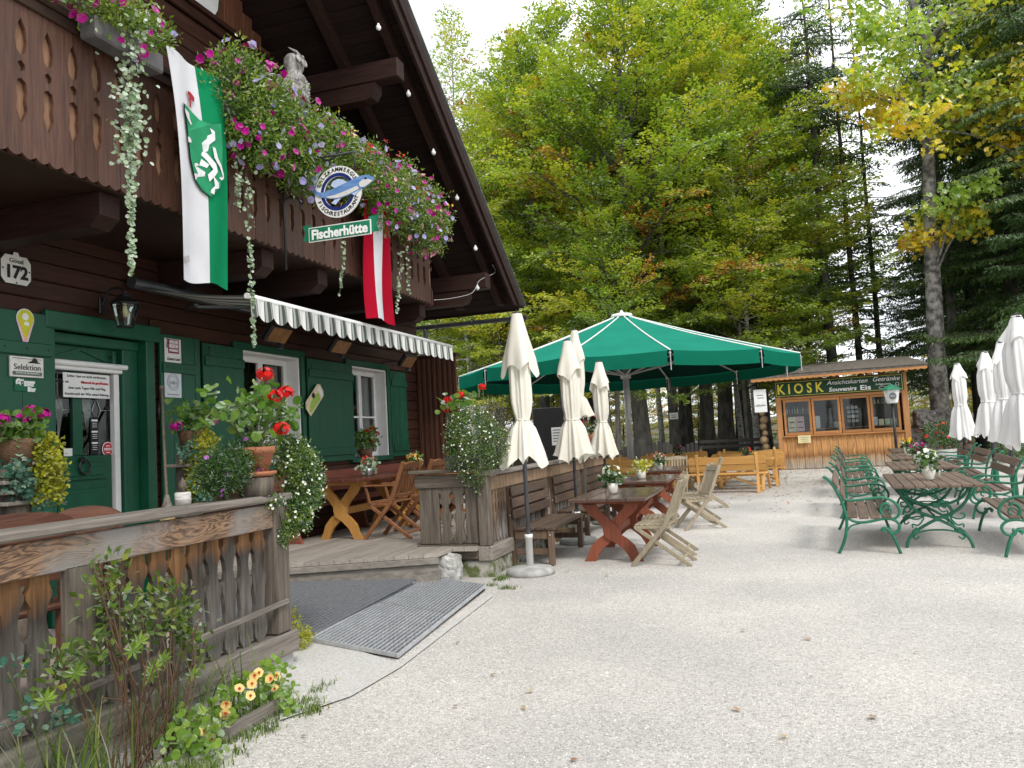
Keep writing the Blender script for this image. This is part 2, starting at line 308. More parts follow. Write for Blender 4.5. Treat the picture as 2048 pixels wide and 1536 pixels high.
# ================================================================== ground
def gravelmat():
    m, nt, N, L, o = _new('gravel'); b = N.new('ShaderNodeBsdfPrincipled'); L.new(b.outputs[0], o.inputs[0])
    tc = N.new('ShaderNodeTexCoord')
    v = N.new('ShaderNodeTexVoronoi'); _v(v, 'Scale', 75.); L.new(tc.outputs['Object'], v.inputs['Vector'])
    v2 = N.new('ShaderNodeTexVoronoi'); _v(v2, 'Scale', 160.); L.new(tc.outputs['Object'], v2.inputs['Vector'])
    n = N.new('ShaderNodeTexNoise'); _v(n, 'Scale', .55); _v(n, 'Detail', 6); L.new(tc.outputs['Object'], n.inputs['Vector'])
    n2 = N.new('ShaderNodeTexNoise'); _v(n2, 'Scale', 420.); _v(n2, 'Detail', 3); L.new(tc.outputs['Object'], n2.inputs['Vector'])
    s = N.new('ShaderNodeSeparateColor'); L.new(v.outputs['Color'], s.inputs[0]); s2 = N.new('ShaderNodeSeparateColor'); L.new(v2.outputs['Color'], s2.inputs[0])
    a = N.new('ShaderNodeMath'); a.operation = 'MULTIPLY_ADD'; a.inputs[1].default_value = .5; L.new(s.outputs[0], a.inputs[0]); h = N.new('ShaderNodeMath'); h.operation = 'MULTIPLY'; h.inputs[1].default_value = .5; L.new(s2.outputs[0], h.inputs[0]); L.new(h.outputs[0], a.inputs[2])
    r = N.new('ShaderNodeValToRGB'); e = r.color_ramp.elements; e[0].position = .06; e[0].color = (.3, .29, .275, 1); e[1].position = .92; e[1].color = (.76, .74, .7, 1); e.new(.3).color = (.49, .475, .45, 1); e.new(.6).color = (.6, .58, .55, 1); L.new(a.outputs[0], r.inputs['Fac'])
    r2 = N.new('ShaderNodeValToRGB'); r2.color_ramp.elements[0].position = .3; r2.color_ramp.elements[0].color = (.8, .79, .78, 1); r2.color_ramp.elements[1].position = .7; r2.color_ramp.elements[1].color = (1.12, 1.09, 1.04, 1); L.new(n.outputs['Fac'], r2.inputs['Fac'])
    mu = N.new('ShaderNodeVectorMath'); mu.operation = 'MULTIPLY'; L.new(r.outputs['Color'], mu.inputs[0]); L.new(r2.outputs['Color'], mu.inputs[1]); L.new(mu.outputs[0], b.inputs['Base Color'])
    _v(b, 'Roughness', .9); _v(b, 'Specular IOR Level', .15)
    hs = N.new('ShaderNodeMath'); hs.operation = 'ADD'; L.new(v.outputs['Distance'], hs.inputs[0]); L.new(v2.outputs['Distance'], hs.inputs[1])
    bp = N.new('ShaderNodeBump'); _v(bp, 'Strength', .7); _v(bp, 'Distance', .006); bp.invert = True; L.new(hs.outputs[0], bp.inputs['Height']); L.new(bp.outputs[0], b.inputs['Normal']); return m
M_gravel = gravelmat()
g = MB(); nx = 60
g.add([(-250, -60, 0), (250, -60, 0), (250, 420, 0), (-250, 420, 0)], [(0, 1, 2, 3)])
tag(g.build('gravel_ground', M_gravel), 'pale grey gravel yard in front of the chalet', 'ground', kind='structure')
M_forest = paint('forest_floor', (.12, .1, .05), (.05, .05, .025), rough=.9, scale=1.3, bump=.5, vary=0)
V = []; F = []; nxx, nyy = 60, 40
for j in range(nyy+1):
    for i in range(nxx+1):
        x = -90+i*4; y = 33+j*6; ex = max(0, (y-48))*.02
        z = .02+ex+.25*mnoise.noise(Vector((x*.1, y*.1, 0)))*min(1, max(0, (y-34)/6))
        V.append((x, y+(1.2*math.sin(x*.5) if j == 0 else 0), max(z, .006)))
for j in range(nyy):
    for i in range(nxx): a = j*(nxx+1)+i; F.append((a, a+1, a+nxx+2, a+nxx+1))
tag(MB().add(V, F, True).build('forest_floor', M_forest), 'leaf littered forest floor behind the kiosk', 'ground', kind='structure')
# loose stones: far too many to count
n = 52000
d = 2.5+9.5*RNG.random(n)**1.5; a = RNG.uniform(-.62, .62, n)-YAW*.55
X = d*np.sin(a); Y = d*np.cos(a)+.4
edge_ = -2.5-.45*RNG.random(n)**2; keep = ~((X < edge_) & (Y < 9.2)) & (X > -3.0); X, Y = X[keep], Y[keep]; n = len(X)
oc = np.array([(1, 0, 0), (0, 1, 0), (-1, 0, 0), (0, -1, 0), (.1, .1, .6)]); of = np.array([(0, 1, 4), (1, 2, 4), (2, 3, 4), (3, 0, 4)])
sz = RNG.uniform(.003, .007, (n, 1, 1))*np.where(RNG.random((n, 1, 1)) < .015, 1.8, 1); ro = RNG.uniform(0, PI, n); c, s_ = np.cos(ro)[:, None], np.sin(ro)[:, None]
asp = RNG.uniform(.6, 1.3, (n, 1)); vx = oc[None, :, 0]*asp; vy = oc[None, :, 1]+0*asp; jit = RNG.uniform(-.3, .3, (n, 5, 3))
vv = np.stack([vx*c-vy*s_, vx*s_+vy*c, oc[None, :, 2]+0*asp], 2)+jit; vv = vv*sz; vv[:, :4, 2] = -.001; vv += np.stack([X, Y, 0*X], 1)[:, None, :]
me = npmesh('loose_gravel', vv.reshape(-1, 3), (np.arange(n)[:, None, None]*5+of[None]).reshape(-1, 3), np.repeat(RNG.random(n), 4))
m, nt, N, L, o = _new('stone_chips'); b = N.new('ShaderNodeBsdfPrincipled'); at = N.new('ShaderNodeAttribute'); at.attribute_name = 'tint'; r = N.new('ShaderNodeValToRGB'); e = r.color_ramp.elements
e[0].color = (.34, .33, .315, 1); e[1].color = (.78, .765, .73, 1); e.new(.25).color = (.49, .48, .455, 1); e.new(.8).color = (.63, .61, .575, 1); L.new(at.outputs['Fac'], r.inputs[0]); L.new(r.outputs[0], b.inputs['Base Color']); _v(b, 'Roughness', .85); L.new(b.outputs[0], o.inputs[0])
me.materials.append(m); tag(link('loose_gravel', me), 'loose pale gravel stones scattered over the yard', 'gravel', kind='stuff')
# ================================================================== chalet
WX = -6.0
house = thing('chalet', 'dark brown timber chalet with green shutters and flowered balcony', 'house', (-6, 8, 0))
HW = dict(parent=house, world=True)
def hb(name, mat, fn, parent=None):
    m = MB(); fn(m); return m.build(name, mat, parent or house, True)
OPEN = [(5.40, 6.68, .1, 2.84), (8.10, 9.38, 1.36, 2.76), (10.74, 11.95, 1.36, 2.76)]
YL, YR = 1.5, 13.32
def roof_top(Y): return 3.86+.714*(13.32-Y)
m = MB()                                     # backing wall round the openings
ys = [YL]+[v for o in OPEN for v in o[:2]]+[YR]
for i in range(0, len(ys), 2): m.box((WX-.22, ys[i], 0), (WX-.032, ys[i+1], 3.75))
for o in OPEN:
    if o[2] > .2: m.box((WX-.22, o[0], 0), (WX-.032, o[1], o[2]))
    m.box((WX-.22, o[0], o[3]), (WX-.032, o[1], 3.75))
m.box((-14, YR-.2, 0), (WX-.22, YR, 3.9)); m.box((-14, YL, 0), (-13.8, YR-.2, 9.)); m.box((-14, YL-.2, 0), (WX, YL, 8))
m.box((WX-.22, YL, 3.75), (WX-.032, 9.0, 6.6)); m.box((WX-.22, 9., 3.75), (WX-.032, YR-1.2, 4.3)); m.box((WX-.22, 9., 4.3), (WX-.032, 11, 5.0))
m.build('wall', M_sid, **HW)
z = .1; dz = .168
while z < 3.7:
    segs = [(YL, YR)]
    for o in OPEN:
        if z+dz > o[2]+.01 and z < o[3]-.01:
            segs = [q for a, b in segs for q in ((a, min(b, o[0])), (max(a, o[1]), b)) if q[1]-q[0] > .02]
    for a, b in segs: hb('siding_board', M_sid, lambda m: m.cbox((WX-.031, a+.002, z+.004), (WX, b-.002, z+dz-.004), .009))
    z += dz
z = 3.75
while z < 6.55:
    yb = 13.32-(z+.2+.13-3.86)/.714
    hb('gable_board', M_sid, lambda m: m.cbox((WX-.031, YL, z+.004), (WX, min(yb, YR), z+.196), .009)); z += .2
y = 4.6
while y < 9.12:
    zt = roof_top(y+.19)-.12
    if zt > 6.76: hb('gable_board', M_gab, lambda m: m.cbox((WX-.03, y+.004, 6.74), (WX+.01, y+.186, zt), .006))
    y += .19
hb('moulding', M_sid, lambda m: (m.cbox((WX, 3., 6.55), (WX+.05, 9.3, 6.67), .01), m.cbox((WX, 3., 6.672), (WX+.1, 9.26, 6.735), .012)))
# ---- roof
ra = math.atan(.714); RM = Matrix(((1, 0, 0, 0), (0, -math.cos(ra), math.sin(ra), 13.32), (0, math.sin(ra), math.cos(ra), roof_top(13.32)), (0, 0, 0, 1)))
roof = hb('roof', paint('roof_shingle', (.06, .055, .05), (.03, .028, .026), rough=.8, scale=6), lambda m: (m.box((-14.3, -.05, -.05), (-3.93, 11.2, 0), RM), ))
M2 = Matrix(((1, 0, 0, 0), (0, 1, 0, 0), (0, 0, 1, 0), (0, 0, 0, 1)))
yr = 13.32-11.2*math.cos(ra); zr = roof_top(yr)
hb('roof_slope', MATS['roof_shingle'], lambda m: m.add([(-14.3, yr, zr), (-3.93, yr, zr), (-3.93, -4, zr-6.3), (-14.3, -4, zr-6.3), (-14.3, yr, zr-.07), (-3.93, yr, zr-.07), (-3.93, -4, zr-6.37), (-14.3, -4, zr-6.37)], [(0, 1, 2, 3), (7, 6, 5, 4), (0, 4, 5, 1), (1, 5, 6, 2), (2, 6, 7, 3), (3, 7, 4, 0)]))
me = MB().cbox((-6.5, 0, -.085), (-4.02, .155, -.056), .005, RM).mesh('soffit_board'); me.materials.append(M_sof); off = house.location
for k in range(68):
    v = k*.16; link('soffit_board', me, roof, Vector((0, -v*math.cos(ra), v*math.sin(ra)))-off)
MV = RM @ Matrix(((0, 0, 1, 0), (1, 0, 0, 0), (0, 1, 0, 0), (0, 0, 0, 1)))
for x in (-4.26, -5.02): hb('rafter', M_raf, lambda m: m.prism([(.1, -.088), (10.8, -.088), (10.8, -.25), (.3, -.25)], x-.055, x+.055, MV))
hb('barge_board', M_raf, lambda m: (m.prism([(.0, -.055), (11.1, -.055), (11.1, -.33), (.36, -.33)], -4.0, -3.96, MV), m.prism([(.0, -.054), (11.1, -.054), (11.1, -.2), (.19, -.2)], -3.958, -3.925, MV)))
hb('verge_trim', paint('verge_metal', (.3, .3, .29), (.2, .2, .19), rough=.4, metal=.4), lambda m: m.box((-3.96, -.06, .004), (-3.9, 11.2, .016), RM))
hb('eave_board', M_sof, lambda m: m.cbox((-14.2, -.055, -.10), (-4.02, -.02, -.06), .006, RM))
for (yp, zt) in ((11.85, 4.16), (8.9, 6.33)):
    b = hb('purlin', M_beam, lambda m: m.cbox((-5.97, yp-.1, zt-.25), (-4.06, yp+.1, zt), .012))
    hb('corbel', M_beam, lambda m: m.prism([(-5.97, zt-.47), (-4.55, zt-.47), (-4.44, zt-.45), (-4.38, zt-.36), (-4.38, zt-.262), (-5.97, zt-.262)], -.09, .09, FRO(0, yp, 0)), b)
M_bulb = paint('bulb_glass', (.82, .82, .8), (.75, .75, .72), rough=.25, bump=0)
for (bx, by) in ((757, 55), (817, 188), (867, 305), (914, 396), (951, 497), (955, 576)):
    p = atx(bx, by, -4.12); hb('festoon_bulb', M_bulb, lambda m: (m.lathe([(0, -.035), (.022, -.028), (.032, -.008), (.03, .012), (.014, .03), (.012, .05), (0, .052)], 10, p)))
pc = [atx(x, y, -4.08) for x, y in ((985, 530), (990, 545), (960, 560), (952, 575), (940, 588), (900, 597), (868, 600))]
hb('light_cable', paint('white_cable', (.6, .6, .58), rough=.5, bump=0), lambda m: m.tube(spline(pc, 4), .003, 6))
# gutter and downpipe
gp = MB(); n = 10
for (r, fl) in ((.075, 1), (.068, -1)):
    vs = []; 
    for X in (-6.3, -3.96):
        for k in range(n+1): a = PI+PI*k/n; vs.append((X, 13.6+r*math.cos(a), 3.70+r*math.sin(a)))
    gp.add(vs, [(k, k+1, n+2+k, n+1+k)[::fl] for k in range(n)], True)
gp.add([(-3.96, 13.6+.075*math.cos(PI+PI*k/n), 3.70+.075*math.sin(PI+PI*k/n)) for k in range(n+1)], [list(range(n+1))])
gut = gp.build('gutter', M_gry, **HW)
for X in (-4.3, -5.0, -5.7): hb('gutter_bracket', M_gry, lambda m: m.tube([(X, 13.6+.083*math.cos(PI+PI*k/8), 3.70+.083*math.sin(PI+PI*k/8)) for k in range(9)]+[(X, 13.4, 3.88)], .008, 5), gut)
hb('downpipe', M_gry, lambda m: m.tube(spline([(-5.95, 13.6, 3.64), (-5.95, 13.6, 3.5), (-5.95, 13.5, 3.3), (-5.95, 13.42, 3.2), (-5.95, 13.42, .0)], 4), .05, 10))
# ---- projecting batten screen at the far end of the front
hb('screen_wall', M_sidz, lambda m: m.box((-6.0, 13.22, .3), (-5.25, 13.318, 3.05)))
for k in range(8): x = -5.97+k*.1; hb('batten', M_sidz, lambda m: m.cbox((x, 13.185, .3), (x+.055, 13.219, 3.05), .005))
hb('screen_cap', M_sid, lambda m: m.cbox((-6.0, 13.15, 3.052), (-5.18, 13.36, 3.1), .006))
# ---- balcony
BX = -4.6
bal = hb('balcony', M_baly, lambda m: m.cbox((WX+.003, 1.6, 3.565), (BX-.045, 10.86, 3.63), .01))
W, H = .212, 1.1
def halfgap(z, prof):
    for (a, ga), (b, gb) in zip(prof, prof[1:]):
        if a <= z <= b: return ga+(gb-ga)*(z-a)/(b-a)
    return 0
BP = [(0, .0), (.20, 0), (.225, .014), (.30, .043), (.36, .034), (.43, .042), (.49, .034), (.51, 0), (.555, 0), (.58, .028), (.61, .028), (.635, .0), (.665, 0), (.70, .034), (.78, .045), (.86, .034), (.93, 0), (H, 0)]
def cutboard(W, prof, scal=None):
    right = [(W/2-.0015-g, z) for z, g in prof]; left = [(-W/2+.0015+g, z) for z, g in prof][::-1]
    bot = []
    if scal:
        k = scal; s = W/k
        for i in range(k):
            for j in range(1, 6):
                if i == k-1 and j == 5: continue
                bot.append((-W/2+s*(i+j/5), -.03*math.sin(PI*j/5)))
    return bot+[p for p in right]+left
cb = cutboard(W, BP, 2)
me = MB().prism(cb, -.014, .014, FAC(0, 0, 0)).mesh('baluster_board'); me.materials.append(M_bal); bo = worldloc(bal)
hb('inner_panel', wood('inner', 'z', (.3, .17, .1), (.2, .11, .065), rough=.6), lambda m: m.box((BX-.034, 1.65, 3.66), (BX-.024, 10.84, 4.6)), bal)
k = 0; y = 1.75
while y < 10.86:
    link('baluster_board', me, bal, Vector((BX+random.uniform(-.002, .002), y, 3.58))-bo, (0, 0, random.uniform(-.012, .012))); y += W
e2 = MB().prism(cb, -.014, .014, Matrix(((1, 0, 0, 0), (0, 0, 1, 0), (0, 1, 0, 0), (0, 0, 0, 1)))).mesh('baluster_board'); e2.materials.append(M_bal)
for k in range(6): link('baluster_board', e2, bal, Vector((BX-.13-k*W, 10.9, 3.58))-bo)
hb('handrail', M_baly, lambda m: (m.cbox((BX-.1, 1.6, 4.682), (BX+.06, 10.96, 4.74), .01), m.cbox((BX-.07, 1.6, 4.62), (BX-.018, 10.9, 4.68), .006), m.cbox((BX+.018, 1.6, 4.6), (BX+.04, 10.94, 4.68), .006)), bal)
hb('fringe_board', M_bal, lambda m: [m.prism([(yy-.1, 3.72)]+[(yy-.1+.2*j/12, 3.60-.025*abs(math.sin(PI*j/4))) for j in range(13)]+[(yy+.1, 3.72)], -.01, .01, FAC(0, 0, BX-.055)) for yy in [1.7+.2*i for i in range(46)]], bal)
for yj in (3.0, 4.85, 6.9, 7.95, 9.4, 10.72): hb('joist', M_beam, lambda m: m.prism([(-5.99, 3.30), (-4.82, 3.30), (-4.72, 3.38), (-4.72, 3.558), (-5.99, 3.558)], -.1, .1, FRO(0, yj, 0)), bal)
# ---- windows and shutters
M_cur = cloth('net_curtain', (.62, .62, .6), .4)
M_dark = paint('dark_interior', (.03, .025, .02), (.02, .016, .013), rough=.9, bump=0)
def window(y0, y1, z0, z1):
    f = .075; xb = WX-.15
    w_ = hb('window', M_wht, lambda m: (m.cbox((xb-.03, y0, z0), (WX+.022, y0+.03, z1), .004), m.cbox((xb-.03, y1-.03, z0), (WX+.022, y1, z1), .004), m.cbox((xb-.03, y0+.031, z1-.03), (WX+.022, y1-.031, z1), .004)))
    hb('casing', M_wht, lambda m: (m.cbox((xb-.05, y0+.031, z0), (xb, y0+.031+f, z1-.031), .006), m.cbox((xb-.05, y1-.031-f, z0), (xb, y1-.031, z1-.031), .006), m.cbox((xb-.05, y0+.032+f, z1-.031-f), (xb, y1-.032-f, z1-.031), .006), m.cbox((xb-.05, y0+.032+f, z0), (xb, y1-.032-f, z0+f), .006)), w_)
    ym = (y0+y1)/2; zm = z0+(z1-z0)*.45; i0, i1 = y0+.033+f, y1-.033-f; zb, zt = z0+f, z1-.031-f
    hb('sash_rail', M_wht, lambda m: (m.cbox((xb-.035, ym-.045, zb+.001), (xb+.014, ym-.004, zt-.001), .005), m.cbox((xb-.035, ym+.004, zb+.001), (xb+.014, ym+.045, zt-.001), .005)), w_)
    hb('glazing_bar', M_wht, lambda m: (m.cbox((xb-.03, i0+.001, zm-.014), (xb+.004, ym-.046, zm+.014), .004), m.cbox((xb-.03, ym+.046, zm-.014), (xb+.004, i1-.001, zm+.014), .004)), w_)
    hb('glazing_bar', M_wht, lambda m: (m.cbox((xb-.03, i0+.001, zm-.34), (xb+.004, ym-.046, zm-.315), .004), m.cbox((xb-.03, ym+.046, zm-.34), (xb+.004, i1-.001, zm-.315), .004)), w_)
    for (a, b) in ((i0, ym-.045), (ym+.045, i1)):
        for (c_, d_) in ((zb, zm-.34), (zm-.315, zm-.014), (zm+.014, zt)): hb('pane', M_gl, lambda m: m.add([(xb-.018, a+.002, c_+.002), (xb-.018, b-.002, c_+.002), (xb-.018, b-.002, d_-.002), (xb-.018, a+.002, d_-.002)], [(0, 1, 2, 3)]), w_)
    for (a, b) in ((i0, i0+.2), (i1-.26, i1)):
        vs = []; n = 24
        for zz in (zb, zt):
            for k in range(n+1): vs.append((xb-.12+.02*math.sin(k*1.9), a+(b-a)*k/n, zz))
        hb('curtain', M_cur, lambda m: m.add(vs, [(k, k+1, n+2+k, n+1+k) for k in range(n)], True), w_)
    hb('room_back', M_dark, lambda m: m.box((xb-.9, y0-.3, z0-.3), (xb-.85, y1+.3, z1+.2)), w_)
    hb('sill', M_grn, lambda m: m.cbox((WX-.14, y0-.06, z0-.075), (WX+.07, y1+.06, z0-.001), .008), w_)
    hb('window_lintel', M_grn, lambda m: m.cbox((WX+.002, y0-.12, z1+.001), (WX+.045, y1+.12, z1+.095), .008), w_)
for o in OPEN[1:]: window(*o)
def shutter(y0, y1, z0, z1, n, nails=6, x=WX+.03, bats=(.14, -.2)):
    t = .032; s_ = hb('shutter', M_grn, lambda m: m.cbox((x+t+.001, y0+.02, z1+bats[1]-.055), (x+t+.028, y1-.01, z1+bats[1]+.055), .007))
    hb('batten', M_grn, lambda m: m.cbox((x+t+.001, y0+.02, z0+bats[0]-.055), (x+t+.028, y1-.01, z0+bats[0]+.055), .007), s_)
    bw = (y1-y0)/n
    for k in range(n): hb('board', M_grn, lambda m: m.cbox((x, y0+k*bw+.0015, z0+random.uniform(0, .004)), (x+t, y0+(k+1)*bw-.0015, z1), .004), s_)
    nb = MB()
    for zz in (z1+bats[1], z0+bats[0]):
        for k in range(nails): nb.lathe([(.008, 0), (.008, .004), (0, .007)], 6, M=Matrix.Translation((x+t+.028, y0+.06+(y1-y0-.12)*k/(nails-1), zz)) @ Matrix.Rotation(PI/2, 4, 'Y'))
    nb.build('nail_heads', M_grn, s_, True)
    hb('hook', M_blk, lambda m: (m.tube(spline([(x+t+.01, y0+.08, z1-.05), (x+t+.03, y0+.08, z1-.06), (x+t+.015, y0+.08, z1-.13), (x+t+.03, y0+.085, z1-.14)], 4), .005, 5)), s_)
    return s_
shutter(4.25, 5.42, .45, 2.81, 4, bats=(.3, -.318)); shutter(6.74, 7.26, .45, 2.80, 3, 5, bats=(.3, -.352))
shutter(7.4, 8.12, 1.33, 2.77, 4); shutter(9.52, 10.76, 1.33, 2.77, 6, 8); shutter(12.04, 12.64, 1.33, 2.76, 3, 5)
for yy in (7.33, 9.44, 10.7+1.3): hb('shutter_jamb', M_grn, lambda m: m.cbox((WX+.002, yy-.05, 1.3), (WX+.055, yy+.03, 2.8), .006))
# ---- front door
dx = WX-.13
frm = hb('door_frame', M_grn, lambda m: (m.cbox((dx-.05, 5.405, .1), (WX+.05, 5.47, 2.84), .008), m.cbox((dx-.05, 6.56, .1), (WX+.05, 6.675, 2.84), .008), m.cbox((WX+.001, 5.36, 2.70), (WX+.075, 6.74, 2.86), .01),
    m.cbox((dx-.04, 6.36, .1), (WX-.06, 6.558, 2.68), .01), m.cbox((dx-.05, 5.471, 2.6), (WX-.04, 6.559, 2.698), .01)))
door = hb('door', M_grn, lambda m: (m.cbox((dx-.05, 5.53, .12), (dx-.01, 6.28, .62), .004), m.cbox((dx-.05, 5.5, .9), (dx-.005, 6.27, 1.57), .004), m.cbox((dx-.05, 5.82, 1.571), (dx, 5.93, 2.36), .006)))
M_leafp = paint('lower_panel_white', (.8, .8, .78), (.7, .7, .68), bump=.03)
hb('panel', M_leafp, lambda m: (m.cbox((dx-.05, 5.56, .63), (dx-.012, 5.84, .9), .004), m.cbox((dx-.05, 5.92, .63), (dx-.012, 6.24, .9), .004)), door)
for (a, b) in ((1.34, 1.5), (.98, 1.26)):
    hb('panel', M_grn, lambda m: (m.cbox((dx-.004, 5.56, a), (dx+.012, 6.2, b), .012), m.cbox((dx+.0125, 5.62, a+.04), (dx+.022, 6.14, b-.04), .008)), door)
hb('frame_moulding', M_wht, lambda m: (m.cbox((dx-.04, 5.472, .12), (dx+.03, 5.518, 2.36), .008), m.cbox((dx-.04, 6.285, .12), (dx+.035, 6.352, 2.36), .012), m.cbox((dx-.04, 5.46, 2.361), (dx+.06, 6.4, 2.40), .01), m.cbox((dx-.04, 5.45, 2.401), (dx+.09, 6.42, 2.45), .014)), door)
for (a, b) in ((5.52, 5.818), (5.932, 6.283)):
    p = hb('pane', M_gl, lambda m: m.add([(dx-.028, a, 1.575), (dx-.028, b, 1.575), (dx-.028, b, 2.358), (dx-.028, a, 2.358)], [(0, 1, 2, 3)]), door); ym = (a+b)/2; zc = 2.0
    hb('leading', paint('lead_came', (.55, .56, .55), rough=.35, metal=.6, bump=0), lambda m: (m.tube([(dx-.022, ym, 1.6), (dx-.022, ym, zc-.12)], .004, 5), m.tube([(dx-.022, ym, zc+.12), (dx-.022, ym, 2.34)], .004, 5), m.tube([(dx-.022, a+.01, zc), (dx-.022, ym-.05, zc)], .004, 5), m.tube([(dx-.022, ym+.05, zc), (dx-.022, b-.01, zc)], .004, 5), m.tube([(dx-.022, ym, zc-.12), (dx-.022, ym+.05, zc), (dx-.022, ym, zc+.12), (dx-.022, ym-.05, zc)], .004, 5, True)), p)
hb('door_curtain', M_cur, lambda m: [m.add([(dx-.12, yy, 2.3), (dx-.12, yy+.13, 2.3), (dx-.13, yy+.1, 1.75), (dx-.11, yy+.13, 2.0)], [(0, 2, 3, 1)]) for yy in (5.68, 6.0)], door)
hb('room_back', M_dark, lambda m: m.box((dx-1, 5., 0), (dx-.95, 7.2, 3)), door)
hb('transom', M_grn, lambda m: (m.cbox((dx-.05, 5.472, 2.452), (dx, 6.36, 2.598), .004), m.prism([(5.55, 2.47), (5.6, 2.47), (5.9, 2.56), (6.2, 2.47), (6.25, 2.47), (5.9, 2.585)], 0.001, .018, FAC(0, 0, dx)), m.lathe([(.02, 0), (.028, .015), (.012, .04), (.026, .06), (.026, .08), (.01, .1), (.02, .115), (0, .14)], 10, (dx+.04, 6.27, 2.452))), door)
hb('knocker', M_blk, lambda m: (m.lathe([(.03, 0), (.03, .01), (.015, .02), (.012, .04), (0, .045)], 10, M=Matrix.Translation((dx+.012, 5.9, 1.53)) @ Matrix.Rotation(PI/2, 4, 'Y')), m.tube([(dx+.045, 5.9+.065*math.sin(2*PI*k/18), 1.465+.065*math.cos(2*PI*k/18)) for k in range(18)], .010, 8, True), m.lathe([(0, -.02), (.018, 0), (0, .02)], 8, (dx+.05, 5.9, 1.4))), door)
hb('hinge', M_blk, lambda m: m.tube([(WX+.06, 6.7, 1.9), (WX+.06, 6.7, 2.08)], .013, 8), frm)
hb('plinth', M_con, lambda m: m.box((WX-.001, YL, -.3), (WX+.03, YR, .099)))
# ================================================================== foliage helpers
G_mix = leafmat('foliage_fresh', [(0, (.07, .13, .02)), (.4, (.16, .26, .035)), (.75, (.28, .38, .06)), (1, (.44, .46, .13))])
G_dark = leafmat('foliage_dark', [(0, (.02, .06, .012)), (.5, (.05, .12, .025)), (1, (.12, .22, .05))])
G_ger = leafmat('foliage_geranium', [(0, (.05, .13, .02)), (.5, (.13, .26, .04)), (1, (.27, .38, .09))])
G_yel = leafmat('foliage_golden', [(0, (.22, .26, .02)), (.5, (.42, .42, .03)), (1, (.58, .52, .06))])
G_sil = leafmat('foliage_silver', [(0, (.16, .24, .12)), (.5, (.32, .42, .27)), (1, (.5, .58, .44))], .25)
G_ivy = leafmat('foliage_ivy', [(0, (.03, .1, .07)), (.6, (.07, .19, .13)), (1, (.35, .42, .3))], .25)
def petal(name, a, b): return leafmat('petal_'+name, [(0, a), (1, b)], .35, .05)
P_mag = petal('magenta', (.42, .0, .22), (.62, .03, .38)); P_vio = petal('violet', (.38, .33, .72), (.6, .55, .88)); P_red = petal('red', (.62, .01, .012), (.85, .04, .03)); P_pnk = petal('pink', (.75, .25, .35), (.85, .5, .55)); P_wht = petal('white', (.8, .82, .78), (.9, .9, .88)); P_yel = petal('yellow', (.8, .5, .02), (.9, .68, .06)); P_ora = petal('orange', (.85, .36, .06), (.95, .6, .22)); P_pur = petal('purple', (.33, .08, .38), (.5, .2, .55))
M_stem = paint('stem', (.1, .13, .04), (.07, .08, .03), bump=0); M_twig = paint('dry_stem', (.13, .075, .04), (.07, .04, .025), bump=.1)
M_soil = paint('soil', (.05, .035, .025), (.02, .015, .01), rough=.95, scale=30, bump=.6)
def nm(mesh, name, mat, parent, world=True):
    V, F, t = mesh
    if world and parent: w0 = worldloc(parent); V = V-np.array(w0)
    me = npmesh(name, V, F, t); me.materials.append(mat); return link(name, me, parent)
def sample(blobs, n, inner=.55):
    vol = np.array([r[0]*r[1]*r[2] for c, r in blobs])**.75; k = RNG.choice(len(blobs), n, p=vol/vol.sum())
    C = np.array([c for c, r in blobs], float)[k]; R = np.array([r for c, r in blobs], float)[k]; d = rnd_dirs(n)
    return C+d*R*(inner+(1-inner)*RNG.random((n, 1))**.6), unit(d/R)
def foliage(parent, mat, blobs, n, ln, wd, name='foliage', shape='quad', droop=0., clump=9, inner=.35, world=True):
    nc = max(4, n//clump); C, O = sample(blobs, nc, inner); k = np.repeat(np.arange(nc), clump); m = len(k)
    D = unit(O[k]*.8+RNG.normal(size=(m, 3))*.8+np.array([0, 0, .25-droop])); P = C[k]+RNG.normal(size=(m, 3))*ln*.8
    Nn = unit(RNG.normal(size=(m, 3))*.5+np.array([.25, -.2, .8])); t = np.clip(RNG.random(nc)[k]*.65+RNG.random(m)*.35, 0, 1)
    return nm(leaves(P, D, Nn, ln*RNG.uniform(.6, 1.25, m), wd*RNG.uniform(.7, 1.2, m), t, shape), name, mat, parent, world)
def bloom(parent, mat, blobs, n, size, name='blossoms', petals=5, face=(.5, -.4, .3), cluster=1, spread=.03, world=True):
    nc = max(1, n//cluster); C, O = sample(blobs, nc, .95); O = unit(O*.9+np.array(face)*.6); k = np.repeat(np.arange(nc), cluster); m = len(k)
    P = C[k]+O[k]*.02+(RNG.normal(size=(m, 3))*spread if cluster > 1 else 0); Nn = unit(O[k]+RNG.normal(size=(m, 3))*.45)
    return nm(blossoms(P, Nn, size*RNG.uniform(.7, 1.15, m), RNG.random(m), petals), name, mat, parent, world)
def umbels(parent, mat, pts, r, n=34, size=.03, name='flower_head'):
    for p in pts:
        d = rnd_dirs(n, .3); nm(blossoms(np.array(p)+d*r*np.array([1, 1, .75]), d, size*RNG.uniform(.8, 1.2, n), RNG.random(n), 5, .2), name, mat, parent)
